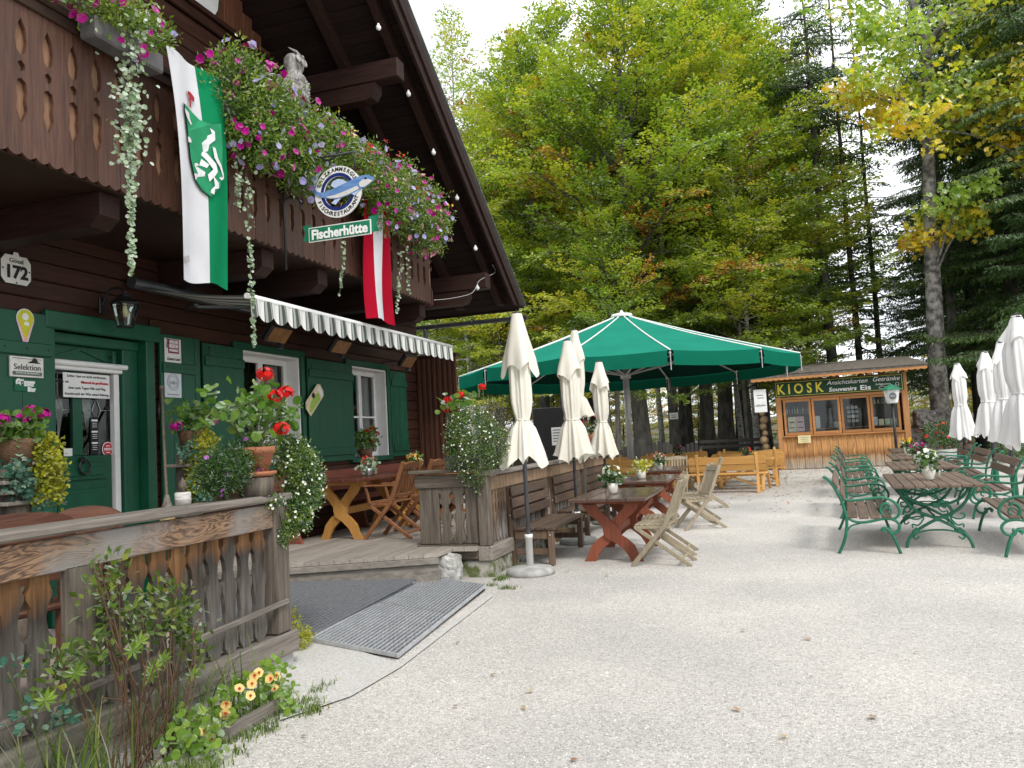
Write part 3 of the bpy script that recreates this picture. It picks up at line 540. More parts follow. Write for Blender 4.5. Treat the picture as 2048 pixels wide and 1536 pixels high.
def vine(parent, top, bot, w0, w1, n, size=.035, mat=None, name='trailing_vine'):
    top = np.array(top); bot = np.array(bot); t = np.sort(RNG.random(n))**.9
    P = top+(bot-top)*t[:, None]; ww = w0+(w1-w0)*np.minimum(1, t*1.5); P = P+RNG.normal(size=(n, 3))*ww[:, None]*np.array([.5, .5, .15])
    D = unit(RNG.normal(size=(n, 3))+np.array([.3, 0, -.6])); Nn = unit(np.array([.9, -.45, .35])+RNG.normal(size=(n, 3))*.35)
    o = nm(leaves(P, D, Nn, size*RNG.uniform(.7, 1.2, n), size*RNG.uniform(.8, 1.2, n), RNG.random(n), 'round'), name, mat or G_sil, parent)
    m = MB(); w_ = worldloc(parent); q = [Vector(top)+(Vector(bot)-Vector(top))*k/12+Vector((random.uniform(-.008, .008), random.uniform(-.008, .008), 0)) for k in range(13)]
    m.tube(q, .003, 4); m.build('vine_stem', M_stem, parent, True); return o
# ================================================================== wooden deck, steps, railings
M_dk = wood('deck', 'y', (.42, .37, .32), (.27, .235, .2), rough=.7, scale=26, bump=.35)
M_old = wood('old_timber', 'x', (.16, .13, .10), (.06, .05, .042), rough=.8, bump=.5); M_oldy = wood('old_timber', 'y', (.30, .265, .225), (.13, .11, .095), rough=.8, bump=.5); M_oldz = wood('old_timber', 'z', (.175, .145, .115), (.065, .054, .044), rough=.8, bump=.5)
DZ = .35; M_dkn = wood('deck_edge', 'x', (.3, .27, .23), (.16, .14, .12), rough=.8, scale=20, bump=.3)
deck = tag(MB().box((-5.96, 8.45, .1), (-3.15, 16., .30)).build('deck', M_old), 'pale planked terrace deck in front of the chalet', 'deck', kind='structure')
def edgeY(x): return 7.25+(x+4.85)*.452
for k in range(20):
    x0 = -5.955+k*.1405; x1 = x0+.135; y0 = edgeY(x0) if x1 < -3.4 else 8.3; y1 = edgeY(x1) if x1 < -3.4 else 8.3
    vs = [(x0, y0, DZ-.045), (x1, y1, DZ-.045), (x1, 16, DZ-.045), (x0, 16, DZ-.045)]; vs += [(a, b, DZ+random.uniform(-.0015, .0015)) for a, b, c in vs]
    MB().add(vs, [(3, 2, 1, 0), (4, 5, 6, 7), (0, 1, 5, 4), (1, 2, 6, 5), (2, 3, 7, 6), (3, 0, 4, 7)]).build('plank', M_dk, deck)
eA, eB = Vector((-5.95, edgeY(-5.95), 0)), Vector((-3.42, edgeY(-3.42), 0)); dn = Vector((.41, -.91, 0))
MB().bar(eA+Vector((0, 0, .27))+dn*.02, eB+Vector((0, 0, .27))+dn*.02, .03, .065).build('nosing', M_dkn, deck)
MB().bar(eA+Vector((0, 0, .13))-dn*.02, eB+Vector((0, 0, .13))-dn*.02, .03, .2).build('riser', M_dkn, deck)
tag(MB().add([(-5.96, 1.5, .06), (-3.42, 1.5, .03), (-3.42, 5.0, .03), (-4.0, 5.3, .05), (-5.3, 5.62, .1), (-5.3, 6.9, .16), (-5.96, 6.7, .1)], [(0, 1, 2, 3, 4, 5, 6)]).build('entrance_paving', paint('paving', (.42, .33, .29), (.3, .24, .21), rough=.85, scale=8)), 'reddish stone paving before the green front door', 'paving', kind='structure')
# concrete apron, steel grate, rubber mat
ap = [atz(x, y, .012) for x, y in ((560, 1300), (640, 1278), (800, 1326), (981, 1186), (986, 1192), (803, 1333), (702, 1392), (560, 1440))]
tag(MB().add([(p.x, p.y, .012) for p in ap], [list(range(8))]).build('concrete_apron', paint('dusty_concrete', (.62, .6, .56), (.36, .35, .33), rough=.9, scale=60, bump=.5, lo=.3, hi=.7)), 'worn pale concrete strip around the steel grate', 'paving', kind='structure')
gF, gL, gB, gR = [Vector(p) for p in ((-2.60, 5.2, .03), (-3.53, 5.56, .03), (-3.70, 8.16, .05), (-2.83, 7.68, .05))]
M_galv = paint('galvanised_steel', (.5, .51, .52), (.36, .37, .38), rough=.45, scale=14, bump=.05, metal=.2); M_pit = paint('pit_dark', (.045, .048, .054), (.028, .03, .034), rough=.9)
grate = thing('door_grate', 'galvanised steel bar grate set flush before the deck step', 'grate', (-3.1, 6.6, 0))
MB().add([(p.x, p.y, .016) for p in (gF, gR, gB, gL)], [(0, 1, 2, 3)]).build('pit', M_pit, grate, True)
for (t0, t1) in ((.0, .495), (.505, 1.0)):
    m = MB(); f0, f1, l0, l1 = gF.lerp(gR, t0), gF.lerp(gR, t1), gL.lerp(gB, t0), gL.lerp(gB, t1)
    for k in range(21): s_ = .01+k*.98/20; m.bar(f0.lerp(l0, s_), f1.lerp(l1, s_), .014, .024, c=.002)
    m.build('grating_bars', M_galv, grate, True)
    m = MB()
    for k in range(15): s_ = .02+k*.96/14; m.bar(f0.lerp(f1, s_)-Vector((0, 0, .006)), l0.lerp(l1, s_)-Vector((0, 0, .006)), .006, .012, c=.001)
    m.build('cross_rods', M_gry, grate, True)
m = MB()
for a, b in ((gF, gR), (gR, gB), (gB, gL), (gL, gF)): m.bar(a, b, .014, .03, c=.002)
m.build('frame', M_galv, grate, True)
M_rub = paint('rubber', (.2, .205, .215), (.14, .145, .155), rough=.6, scale=30, bump=.3)
mA, mB_, mC, mD = gL+Vector((-.03, .02, .0)), gB+Vector((-.03, .02, 0)), Vector((-5.3, 7.0, .17)), Vector((-5.25, 5.66, .13)); mB_ = Vector((-3.62, 7.72, .09)); mA = Vector((-3.56, 5.66, .04))
mat_ = thing('rubber_mat', 'black perforated rubber mat on the ramp below the deck', 'door mat', (-4.2, 6.6, 0))
MB().add([mA, mB_, mC, mD], [(0, 1, 2, 3)]).build('backing', M_pit, mat_, True)
m = MB()
for k in range(44): s_ = k/43; m.bar(mA.lerp(mB_, s_)+Vector((0, 0, .012)), mD.lerp(mC, s_)+Vector((0, 0, .014)), .022, .02, c=.002)
for k in range(36): s_ = k/35; m.bar(mA.lerp(mD, s_)+Vector((0, 0, .012)), mB_.lerp(mC, s_)+Vector((0, 0, .014)), .022, .019, c=.002)
m.build('rubber_lattice', M_rub, mat_, True)
# carved boards for the railings
LP = [(0, .045), (.03, .03), (.055, .012), (.09, .004), (.16, .02), (.26, .028), (.36, .017), (.41, .003), (.44, .003), (.47, .027), (.53, .038), (.59, .03), (.635, .003), (.66, .003), (.69, .02), (.74, .022), (.775, .003), (.79, 0), (.86, 0)]
M_w1 = weathered('weathered_left', 'z', .06, 1.08, (.25, .135, .055), (.135, .12, .105), (.05, .042, .035), .13); M_w2 = weathered('weathered_right', 'z', -.2, .75, (.28, .19, .12), (.30, .27, .24), (.12, .09, .07), .3)
def rail_board(prof, W, t, mat, fac=True):
    M = FAC(0, 0, 0) if fac else FRO(0, 0, 0); me = MB().prism(cutboard(W, prof), -t/2, t/2, M).mesh('carved_board'); me.materials.append(mat); return me
rl = thing('terrace_railing', 'weathered carved board railing with knotty top plank in the foreground', 'railing', (-3.33, 3.2, 0)); RW = dict(parent=rl, world=True)
M_plank = weathered('knotty_plank', 'y', -5., -4., (.36, .2, .09), (.2, .17, .14), (.07, .05, .04))
m, nt, N, L, o = _new('knotty'); b = N.new('ShaderNodeBsdfPrincipled'); vec, oi = coords(N, L, (8, 1.3, 8)); wv = N.new('ShaderNodeTexNoise'); _v(wv, 'Scale', 1.); _v(wv, 'Detail', 5); _v(wv, 'Distortion', 2.2); L.new(vec, wv.inputs['Vector'])
mm = N.new('ShaderNodeMath'); mm.operation = 'MULTIPLY'; mm.inputs[1].default_value = 9; L.new(wv.outputs['Fac'], mm.inputs[0]); fr = N.new('ShaderNodeMath'); fr.operation = 'PINGPONG'; fr.inputs[1].default_value = .5; L.new(mm.outputs[0], fr.inputs[0])
r = N.new('ShaderNodeValToRGB'); e = r.color_ramp.elements; e[0].color = (.05, .03, .02, 1); e[1].position = .5; e[1].color = (.3, .18, .1, 1); e.new(.2).color = (.16, .09, .05, 1); L.new(fr.outputs[0], r.inputs[0])
v2, _ = coords(N, L, (2, 2.5, 3)); n2 = N.new('ShaderNodeTexNoise'); _v(n2, 'Scale', 1.); _v(n2, 'Detail', 4); L.new(v2, n2.inputs['Vector']); r2 = N.new('ShaderNodeValToRGB'); r2.color_ramp.elements[0].position = .42; r2.color_ramp.elements[1].position = .6; L.new(n2.outputs['Fac'], r2.inputs[0])
mx = N.new('ShaderNodeMix'); mx.data_type = 'RGBA'; mx.inputs['B'].default_value = (.22, .2, .18, 1); L.new(r2.outputs[0], mx.inputs['Factor']); L.new(r.outputs[0], mx.inputs['A']); L.new(mx.outputs['Result'], b.inputs['Base Color']); _v(b, 'Roughness', .7); bp = N.new('ShaderNodeBump'); _v(bp, 'Strength', .4); _v(bp, 'Distance', .006); L.new(fr.outputs[0], bp.inputs['Height']); L.new(bp.outputs[0], b.inputs['Normal']); L.new(b.outputs[0], o.inputs[0]); M_knot = m
def rb(root, name, mat, fn): m = MB(); fn(m); return m.build(name, mat, root, True)
me = rail_board(LP, .152, .03, M_w1); y = 1.4
while y < 4.72:
    if not 3.02 < y < 3.2: link('carved_board', me, rl, Vector((-3.33, y, .245))-worldloc(rl), (0, 0, random.uniform(-.02, .02)))
    y += .154
rb(rl, 'plain_board', M_oldz, lambda m: m.cbox((-3.325, 3.06, .12), (-3.285, 3.24, 1.0), .006))
rb(rl, 'post', M_oldz, lambda m: m.cbox((-3.40, 4.76, .26), (-3.27, 4.93, 1.16), .012)); rb(rl, 'post', M_oldz, lambda m: m.cbox((-3.40, 1.6, .2), (-3.345, 1.75, 1.1), .01))
rb(rl, 'top_plank', M_knot, lambda m: m.cbox((-3.325, 1.2, .985), (-3.285, 4.80, 1.15), .006)); rb(rl, 'cap', M_oldy, lambda m: m.cbox((-3.44, 1.2, 1.165), (-3.24, 4.95, 1.215), .012))
rb(rl, 'sill', M_oldy, lambda m: m.cbox((-3.40, 1.2, .105), (-3.26, 5.0, .255), .012)); rb(rl, 'thin_rail', M_oldy, lambda m: m.bar((-3.24, 1.2, .33), (-3.255, 4.86, .475), .03, .035))
tag(rb(None, 'concrete_footing', M_con, lambda m: m.box((-3.46, 1.0, -.2), (-3.3, 4.97, .1))), 'low concrete footing under the foreground railing', 'footing', kind='structure')
rr = thing('deck_railing', 'long weathered deck railing with carved slots behind the brown benches', 'railing', (-3.07, 11.7, 0))
RP = [(z*.72, g*.62) for z, g in LP]
me = rail_board(RP, .105, .026, M_w2); y = 8.6
while y < 15.0:
    if not 13.2 < y < 13.45: link('carved_board', me, rr, Vector((-3.07, y, .35))-worldloc(rr), (0, 0, random.uniform(-.02, .02)))
    y += .107
rb(rr, 'sill', M_oldy, lambda m: m.cbox((-3.16, 8.38, .18), (-2.99, 15.2, .345), .012)); rb(rr, 'top_plank', M_w2, lambda m: m.cbox((-3.055, 8.5, .95), (-3.02, 15.1, 1.10), .006)); rb(rr, 'cap', M_oldy, lambda m: m.cbox((-3.16, 8.4, 1.115), (-2.96, 15.2, 1.16), .01))
for y in (8.45, 13.33, 15.1): rb(rr, 'post', M_oldz, lambda m: m.cbox((-3.14, y-.07, .347), (-3.01, y+.07, 1.112), .01))
# short return beside the step
for k, (a, b) in enumerate(((-3.86, -3.62), (-3.3, -3.145))): rb(rr, 'plain_board', M_oldz, lambda m: m.cbox((a, 8.42, .37), (b, 8.46, 1.0), .006))
me2 = rail_board([(z*.74, g*1.3) for z, g in LP], .16, .03, M_oldz, False)
for x in (-3.54, -3.38): link('carved_board', me2, rr, Vector((x, 8.44, .37))-worldloc(rr))
rb(rr, 'top_plank', M_old, lambda m: m.cbox((-3.9, 8.40, 1.0), (-3.145, 8.435, 1.15), .006)); rb(rr, 'cap', M_old, lambda m: m.cbox((-3.95, 8.34, 1.165), (-3.1, 8.54, 1.205), .01)); rb(rr, 'sill', M_old, lambda m: m.cbox((-3.9, 8.38, .2), (-3.162, 8.52, .365), .012))
M_moss = paint('mossy_stone', (.4, .38, .33), (.10, .12, .04), rough=.9, scale=7, bump=.5, lo=.4, hi=.55)
tag(rb(None, 'stone_plinth', M_moss, lambda m: (m.cbox((-3.85, 8.42, -.1), (-3.0, 8.7, .178), .02), m.cbox((-3.15, 8.7, -.1), (-3.02, 15.2, .178), .02))), 'mossy rendered plinth under the deck corner', 'plinth', kind='structure')
# boulder by the step
def rock(c, r, seed, mat, flat=1.):
    m = MB(); n, k = 16, 24; vs = []
    for i in range(n+1):
        for j in range(k):
            th = PI*i/n; ph = 2*PI*j/k; d = Vector((math.sin(th)*math.cos(ph), math.sin(th)*math.sin(ph), math.cos(th))); q = max(abs(d.x), abs(d.y), abs(d.z))**-.6
            f = q*(1+.22*mnoise.noise(d*1.6+Vector((seed, 0, 0)))+.09*mnoise.noise(d*4+Vector((0, seed, 0)))+.05*mnoise.noise(d*9))
            vs.append(Vector(c)+Vector((d.x*r[0], d.y*r[1], d.z*r[2]))*f)
    return m.add(vs, [(i*k+j, i*k+(j+1) % k, (i+1)*k+(j+1) % k, (i+1)*k+j) for i in range(n) for j in range(k)])
M_rock = paint('limestone', (.5, .49, .46), (.2, .195, .18), rough=.85, scale=10, bump=.8, lo=.3, hi=.62)
p = atz(888, 1166, 0); tag(rock((p.x, p.y+.1, .14), (.16, .15, .15), 3, M_rock).build('boulder', M_rock), 'rough pale limestone block beside the deck step', 'rock')
# ================================================================== awning and heaters
aw = thing('awning', 'grey and white striped awning with scalloped valance over the terrace', 'awning', (-4.62, 8.9, 2.95))
m, nt, N, L, o = _new('awning_stripe'); b = N.new('ShaderNodeBsdfPrincipled'); tc = N.new('ShaderNodeTexCoord'); sp = N.new('ShaderNodeSeparateXYZ'); L.new(tc.outputs['Object'], sp.inputs[0]); md = N.new('ShaderNodeMath'); md.operation = 'PINGPONG'; md.inputs[1].default_value = .122; L.new(sp.outputs['Y'], md.inputs[0])
r = N.new('ShaderNodeValToRGB'); r.color_ramp.interpolation = 'CONSTANT'; e = r.color_ramp.elements; e[0].color = (.05, .06, .05, 1); e[1].position = .02; e[1].color = (.3, .31, .29, 1); e.new(.05).color = (.05, .06, .05, 1); e.new(.062).color = (.66, .66, .62, 1); e.new(.11).color = (.6, .6, .57, 1); L.new(md.outputs[0], r.inputs[0]); L.new(r.outputs[0], b.inputs['Base Color']); _v(b, 'Roughness', .8); L.new(b.outputs[0], o.inputs[0]); M_aw = m
ya, yb = 6.42, 11.52; n = 260; vs = []
for k in range(n+1):
    y = ya+(yb-ya)*k/n; ph = (y-ya)/.243; vs += [(-4.60+.006*math.sin(ph*2*PI), y, 2.985), (-4.595+.014*math.sin(ph*2*PI), y, 2.9), (-4.59+.018*math.sin(ph*2*PI), y, 2.80-.028*math.cos(ph*2*PI))]
MB().add(vs, [(3*k+j, 3*k+3+j, 3*k+4+j, 3*k+1+j) for k in range(n) for j in (0, 1)], True).build('valance', M_aw, aw, True)
n = 40; vs = []
for k in range(n+1):
    y = ya+(yb-ya)*k/n
    for j in range(7): t = j/6; vs.append((-4.63-1.3*t, y, 3.01+.22*t-.03*math.sin(PI*t)))
MB().add(vs, [(7*k+j, 7*k+7+j, 7*k+8+j, 7*k+1+j) for k in range(n) for j in range(6)], True).build('canopy', M_aw, aw, True)
rb(aw, 'front_bar', M_wht, lambda m: m.tube([(-4.62, ya-.03, 3.0), (-4.62, yb+.03, 3.0)], .028, 10)); rb(aw, 'roller', M_gry, lambda m: m.tube([(-5.9, ya-.1, 3.26), (-5.9, yb+.1, 3.26)], .06, 10))
for y in (6.55, 11.3): rb(aw, 'arm', M_gry, lambda m: (m.bar((-5.85, y+.5, 3.1), (-5.3, y-.02, 3.0), .05, .03), m.bar((-5.3, y-.02, 2.98), (-4.64, y+.35, 2.96), .045, .03)))
M_ref = paint('heater_reflector', (.5, .28, .12), (.3, .15, .06), rough=.35, scale=12, bump=.2, metal=.5)
for (px_, py_, nm_) in ((556, 668, 'above the first white window'), (680, 692, 'above the wide green shutter'), (815, 722, 'near the far batten wall')):
    p = atx(px_, py_, -5.55); t = thing('patio_heater', 'copper fronted electric heater under the awning '+nm_, 'heater', p, 0, 'heaters under the awning')
    Mh = Matrix.Translation(p) @ Matrix.Rotation(rad(128), 4, 'Y')
    rb(t, 'housing', M_blk, lambda m: m.cbox((-.12, -.22, -.04), (.12, .22, .03), .02, Mh)); rb(t, 'reflector', M_ref, lambda m: m.cbox((-.095, -.19, .031), (.095, .19, .036), .004, Mh))
    rb(t, 'bracket', M_gry, lambda m: (m.bar((p.x-.05, p.y, p.z), (-5.99, p.y, p.z+.02), .03, .02), m.cbox((p.x-.1, p.y+.1, p.z-.16), (p.x-.02, p.y+.16, p.z-.11), .006)))
# ================================================================== things hung on the front
def plate(name, label, cat, px0, py0, px1, py1, X, mat, t=.008, poly=None):
    a = atx(px0, py0, X); b = atx(px1, py1, X); y0, y1, z0, z1 = a.y, b.y, min(a.z, b.z), max(a.z, b.z)
    z0, z1 = a.z-(a.z-b.z), a.z
    o = thing(name, label, cat, (X, (y0+y1)/2, (z0+z1)/2)); rb(o, 'plate', mat, lambda m: m.cbox((X, y0, z0), (X+t, y1, z1), .003)); return o, (y0+y1)/2, (z0+z1)/2, y1-y0, z1-z0, X+t+.002
M_ena = paint('enamel_white', (.78, .77, .72), (.62, .6, .54), rough=.3, scale=8, bump=.03, vary=0)
SH = WX+.066
# house number
a = atx(2, 540, -5.985); b = atx(60, 540, -5.985); yc, zc, hw, hh = (a.y+b.y)/2, 3.165, .145, .125
oc = lambda s: [(-hw*s, -hh*s*.6), (-hw*s*.72, -hh*s), (hw*s*.72, -hh*s), (hw*s, -hh*s*.6), (hw*s, hh*s*.6), (hw*s*.72, hh*s), (.03, hh*s), (.02, hh*s+.03), (-.02, hh*s+.03), (-.03, hh*s), (-hw*s*.72, hh*s), (-hw*s, hh*s*.6)]
t = thing('house_number_sign', 'white enamel house number plate 172 on brown siding', 'sign', (-5.98, yc, zc))
rb(t, 'rim', M_txt, lambda m: m.prism(oc(1.05), 0, .006, FAC(yc, zc, -5.99))); rb(t, 'plate', M_ena, lambda m: m.prism(oc(.97), .0065, .011, FAC(yc, zc, -5.99)))
text('Gössl', .055, FAC(yc, zc+.075, -5.976), M_txt, t, width=.13); text('172', .15, FAC(yc, zc-.025, -5.976), M_txt, t, width=.2, bold=.006); rb(t, 'studs', M_txt, lambda m: [m.lathe([(.008, 0), (0, .004)], 8, M=FAC(yc+u, zc+v, -5.977)) for u, v in ((-.125, 0), (.125, 0), (0, -.11))])
# ice sign
t = thing('ice_cone_sign', 'yellow and pink cone shaped board above the white plate', 'sign', (SH, 5.15, 2.6)); p0 = atx(50, 655, SH)
cone = lambda s: [(x*s, y*s) for x, y in arc(0, .075, .085, -15, 195, 14)+[(0, -.19)]]
rb(t, 'board', M_wht, lambda m: m.prism(cone(1), 0, .006, FAC(p0.y, p0.z, SH))); rb(t, 'pink_field', paint('pink_print', (.75, .25, .4), (.8, .5, .58), scale=40, bump=0), lambda m: m.prism(cone(.92), .0065, .008, FAC(p0.y, p0.z, SH)))
rb(t, 'yellow_field', paint('lime_print', (.68, .65, .02), (.55, .58, .04), scale=12, bump=0), lambda m: m.prism(arc(0, .075, .076, -5, 185, 14)+[(0, -.11)], .0085, .01, FAC(p0.y, p0.z, SH))); rb(t, 'white_blot', M_wtx, lambda m: (m.prism(arc(-.005, .09, .032, 0, 360, 12)[:-1], .0105, .012, FAC(p0.y, p0.z, SH)), m.prism([(-.02, .02), (.03, .01), (.03, .045), (-.01, .05)], .0105, .012, FAC(p0.y, p0.z, SH))))
o, yc, zc, w_, h_, X = plate('selection_sign', 'white framed plate lettered Selektion on green shutter', 'sign', 17, 711, 84, 757, SH, M_ena, .02)
rb(o, 'border', M_txt, lambda m: [m.box((X-.001, yc-w_*.44, zc+s_*h_*.4-.002), (X+.001, yc+w_*.44, zc+s_*h_*.4+.002)) for s_ in (-1, 1)]); text('Selektion', .07, FAC(yc, zc-.005, X), M_txt, o, width=w_*.8)
rb(o, 'grey_band', paint('band_green', (.12, .16, .12), bump=0), lambda m: m.box((X-.001, yc-w_*.44, zc-.065), (X+.0005, yc+w_*.44, zc-.04))); text('Das Beste aus dem Ausseerland', .02, FAC(yc, zc-.052, X+.001), M_wtx, o, width=w_*.7); rb(o, 'hat_emblem', M_txt, lambda m: m.prism([(.0, .03), (.13, .03), (.1, .045), (.085, .07), (.06, .078), (.04, .05), (.02, .042)], 0, .001, FAC(yc+.0, zc+.005, X)))
o, yc, zc, w_, h_, X = plate('beer_sign', 'small green plate lettered Gösser Bier on shutter', 'sign', 28, 757, 74, 784, SH, paint('sign_green', (.01, .16, .07), bump=0), .006)
text('Gösser', .075, FAC(yc-.01, zc+.02, X), M_wtx, o, width=w_*.85, bold=.006); text('Bier', .05, FAC(yc+.05, zc-.035, X), M_wtx, o, width=w_*.36, bold=.004)
o, yc, zc, w_, h_, X = plate('rest_day_notice', 'white notice with black and red verse on the door glass', 'notice', 125, 744, 219, 798, -6.09, M_wht, .006)
M_rtx = paint('red_print', (.55, .03, .05), bump=0)
for k, (l, mm) in enumerate((('Lieber Gast sei nicht verdrossen,', M_txt), ('wenn hier am                                ', M_txt), ('denn nach Tagen Müh und Plag,', M_txt), ('braucht auch der Wirt seinen Ruhetag.', M_txt))): text(l, .034, FAC(yc-(.155 if k == 1 else 0), zc+.085-k*.055, X), mm, o, width=w_*(.34 if k == 1 else (.84, 0, .8, .94)[k]))
text('Mittwoch ist geschlossen,', .034, FAC(yc+.09, zc+.03, X), M_rtx, o, width=w_*.6, bold=.0012)
o, yc, zc, w_, h_, X = plate('sticker_strip', 'tall black sticker strip on the right door pane', 'sticker', 180, 834, 197, 909, -6.15, M_txt, .004)
for k in range(3): rb(o, 'print', M_wtx, lambda m: (m.box((X-.001, yc-w_*.38, zc+h_*(.42-k*.3)-.012), (X+.001, yc+w_*.38, zc+h_*(.42-k*.3)+.004)), [m.box((X-.001, yc-w_*.3, zc+h_*(.33-k*.3-j*.05)), (X+.001, yc+w_*.3, zc+h_*(.33-k*.3-j*.05)+.004)) for j in range(3)]))
p = atx(215, 898, -6.15); t = thing('round_sticker', 'round red sticker with white band on the door glass', 'sticker', p)
rb(t, 'disc', M_wht, lambda m: m.prism(arc(0, 0, .07, 0, 360, 20)[:-1], 0, .003, FAC(p.y, p.z, -6.15))); rb(t, 'red_field', M_rtx, lambda m: m.prism(arc(0, 0, .062, 0, 360, 20)[:-1], .0035, .005, FAC(p.y, p.z, -6.15))); rb(t, 'white_lettering', M_wtx, lambda m: [m.box((-6.1445, p.y-w__, p.z+q_-.004), (-6.143, p.y+w__, p.z+q_+.004)) for q_, w__ in ((.03, .025), (.006, .05), (-.008, .05), (-.034, .025))])
plate('small_card', 'small white card in the corner of the left door pane', 'sticker', 127, 897, 147, 912, -6.15, M_wht, .003)
o, yc, zc, w_, h_, X = plate('region_sign', 'white plate with purple square lettered Genuss Region', 'sign', 328, 675, 362, 727, SH, M_wht, .006)
rb(o, 'purple_square', paint('purple_print', (.26, .02, .12), bump=0), lambda m: m.box((X-.001, yc-.075, zc-.03), (X+.001, yc+.085, zc+.12)))
for k, l in enumerate(('GENUSS', 'REGION', 'ÖSTERREICH')): text(l, .05 if k < 2 else .03, FAC(yc+.005, zc+.09-k*.045, X+.002), M_wtx, o, width=.13, bold=.003)
text('Genuss Land', .05, FAC(yc, zc-.09, X), M_txt, o, width=w_*.8, shear=.4)
o, yc, zc, w_, h_, X = plate('seal_sign', 'pale plate with round grey seal beside the broom', 'sign', 328, 743, 363, 796, SH, paint('pale_blue_white', (.68, .72, .76), bump=0), .005)
M_gtx = paint('grey_print', (.25, .28, .32), bump=0)
rb(o, 'seal', M_gtx, lambda m: [m.tube([(X, yc+r_*math.cos(2*PI*k/24), zc+.03+r_*math.sin(2*PI*k/24)) for k in range(24)], .0025, 4, True) for r_ in (.085, .065)]); text('1881', .045, FAC(yc, zc+.02, X), M_gtx, o, width=.09); rb(o, 'print_line', M_gtx, lambda m: m.box((X-.001, yc-.085, zc-.108), (X+.001, yc+.085, zc-.098)))
p = atx(630, 798, -5.89); t = thing('beer_mug_board', 'beige board with green lettering and beer glass tilted on the shutter', 'sign', p); Mq = FAC(p.y, p.z, -5.9) @ Matrix.Rotation(rad(40), 4, 'Z')
rb(t, 'board', paint('beige_print', (.62, .5, .3), (.7, .62, .42), scale=6, bump=0), lambda m: m.prism([(-.24, -.11), (.2, -.11), (.25, -.06), (.25, .06), (.2, .11), (-.2, .11), (-.26, .04)], 0, .008, Mq)); rb(t, 'green_field', paint('hop_green', (.25, .42, .06), (.35, .5, .1), scale=20, bump=0), lambda m: m.prism([(-.2, -.08), (.1, -.09), (.14, .0), (.05, .04), (-.12, .03), (-.22, -.03)], .0085, .01, Mq)); rb(t, 'beer_glass', M_wtx, lambda m: m.prism([(.15, -.09), (.22, -.09), (.23, .07), (.14, .07)], .0085, .0105, Mq)); rb(t, 'emblem', M_txt, lambda m: m.prism(arc(.0, .06, .04, 0, 360, 12)[:-1], .0105, .012, Mq))
p = atx(405, 2, -5.97); t = thing('gable_plaque', 'white painted shield plaque high on the gable wall', 'sign', p)
pl = lambda s: [(x*s, y*s) for x, y in [(-.3, .3), (-.28, -.02), (-.2, .0), (-.14, -.09), (-.02, -.07), (.04, -.13), (.1, -.07), (.2, -.08), (.26, .02), (.3, .3)]]
rb(t, 'board', M_grn, lambda m: m.prism(pl(1.05), 0, .02, FAC(p.y, p.z, -5.98))); rb(t, 'face', M_wht, lambda m: m.prism(pl(.97), .0205, .03, FAC(p.y, p.z, -5.98)))
# wall lantern
p = atx(250, 610, -5.72); t = thing('wall_lantern', 'black iron lantern with pale bulb above the front door', 'lantern', p)
rb(t, 'bracket', M_blk, lambda m: (m.tube(spline([(-5.99, p.y, p.z+.02), (-5.9, p.y, p.z+.16), (-5.78, p.y, p.z+.17), (p.x, p.y, p.z+.13)], 6), .012, 8), m.cbox((-5.998, p.y-.04, p.z-.06), (-5.98, p.y+.04, p.z+.1), .006)))
rb(t, 'roof_cap', M_blk, lambda m: m.lathe([(.14, 0), (.145, .01), (.06, .075), (.05, .1), (.015, .115), (.02, .13), (0, .145)], 6, p, smooth=False))
rb(t, 'cage', M_blk, lambda m: [m.tube([(p.x+.12*math.cos(a), p.y+.12*math.sin(a), p.z), (p.x+.075*math.cos(a), p.y+.075*math.sin(a), p.z-.2)], .007, 5) for a in [k*PI/3 for k in range(6)]]+[m.lathe([(.08, 0), (.08, .012), (.0, .02)], 6, (p.x, p.y, p.z-.215))])
rb(t, 'panes', M_gl, lambda m: m.lathe([(.068, -.2), (.11, -.002)], 6, p, smooth=False)); rb(t, 'bulb', paint('bulb_yellow', (.7, .62, .3), bump=0, rough=.3), lambda m: m.lathe([(0, -.12), (.03, -.1), (.036, -.075), (.02, -.04), (.018, -.01), (0, 0)], 10, p))
# ================================================================== flags
def flag(name, label, X, zt, zb, yl, yr, cols, ph):
    """cols: [(u0,u1,material,part name)]; yl, yr give left and right edge along v (0 top, 1 bottom)"""
    t = thing(name, label, 'flag', (X, (yl(0)+yr(0))/2, zt))
    def sf(u, v, off=0): y = yl(v)+(yr(v)-yl(v))*u; return Vector((X+.028*math.sin(u*9+v*2.2+ph)*(1-.4*v)+.05*math.sin(v*3+ph)+off, y, zt+(zb-zt)*v-.02*math.sin(u*6+ph)*v))
    for (u0, u1, mt, pn) in cols:
        nu, nv = 12, 36; vs = [sf(u0+(u1-u0)*i/nu, j/nv, o_) for o_ in (0, -.003) for j in range(nv+1) for i in range(nu+1)]; q = (nu+1)*(nv+1)
        fs = [(j*(nu+1)+i, (j+1)*(nu+1)+i, (j+1)*(nu+1)+i+1, j*(nu+1)+i+1) for j in range(nv) for i in range(nu)]
        MB().add(vs, fs+[tuple(q+k for k in f[::-1]) for f in fs], True).build(pn, mt, t, True)
    return t, sf
C_w, C_g, C_r = cloth('flag_white', (.78, .78, .8)), cloth('flag_green', (.012, .27, .11)), cloth('flag_red', (.5, .012, .035))
fl, sf = flag('green_white_flag', 'white and green banner with white heraldic panther hanging from the balcony', -4.40, 4.79, 2.95, lambda v: 5.09+.21*v, lambda v: 5.80+.07*v, [(0, .53, C_w, 'white_panel'), (.53, 1, C_g, 'green_panel')], .6)
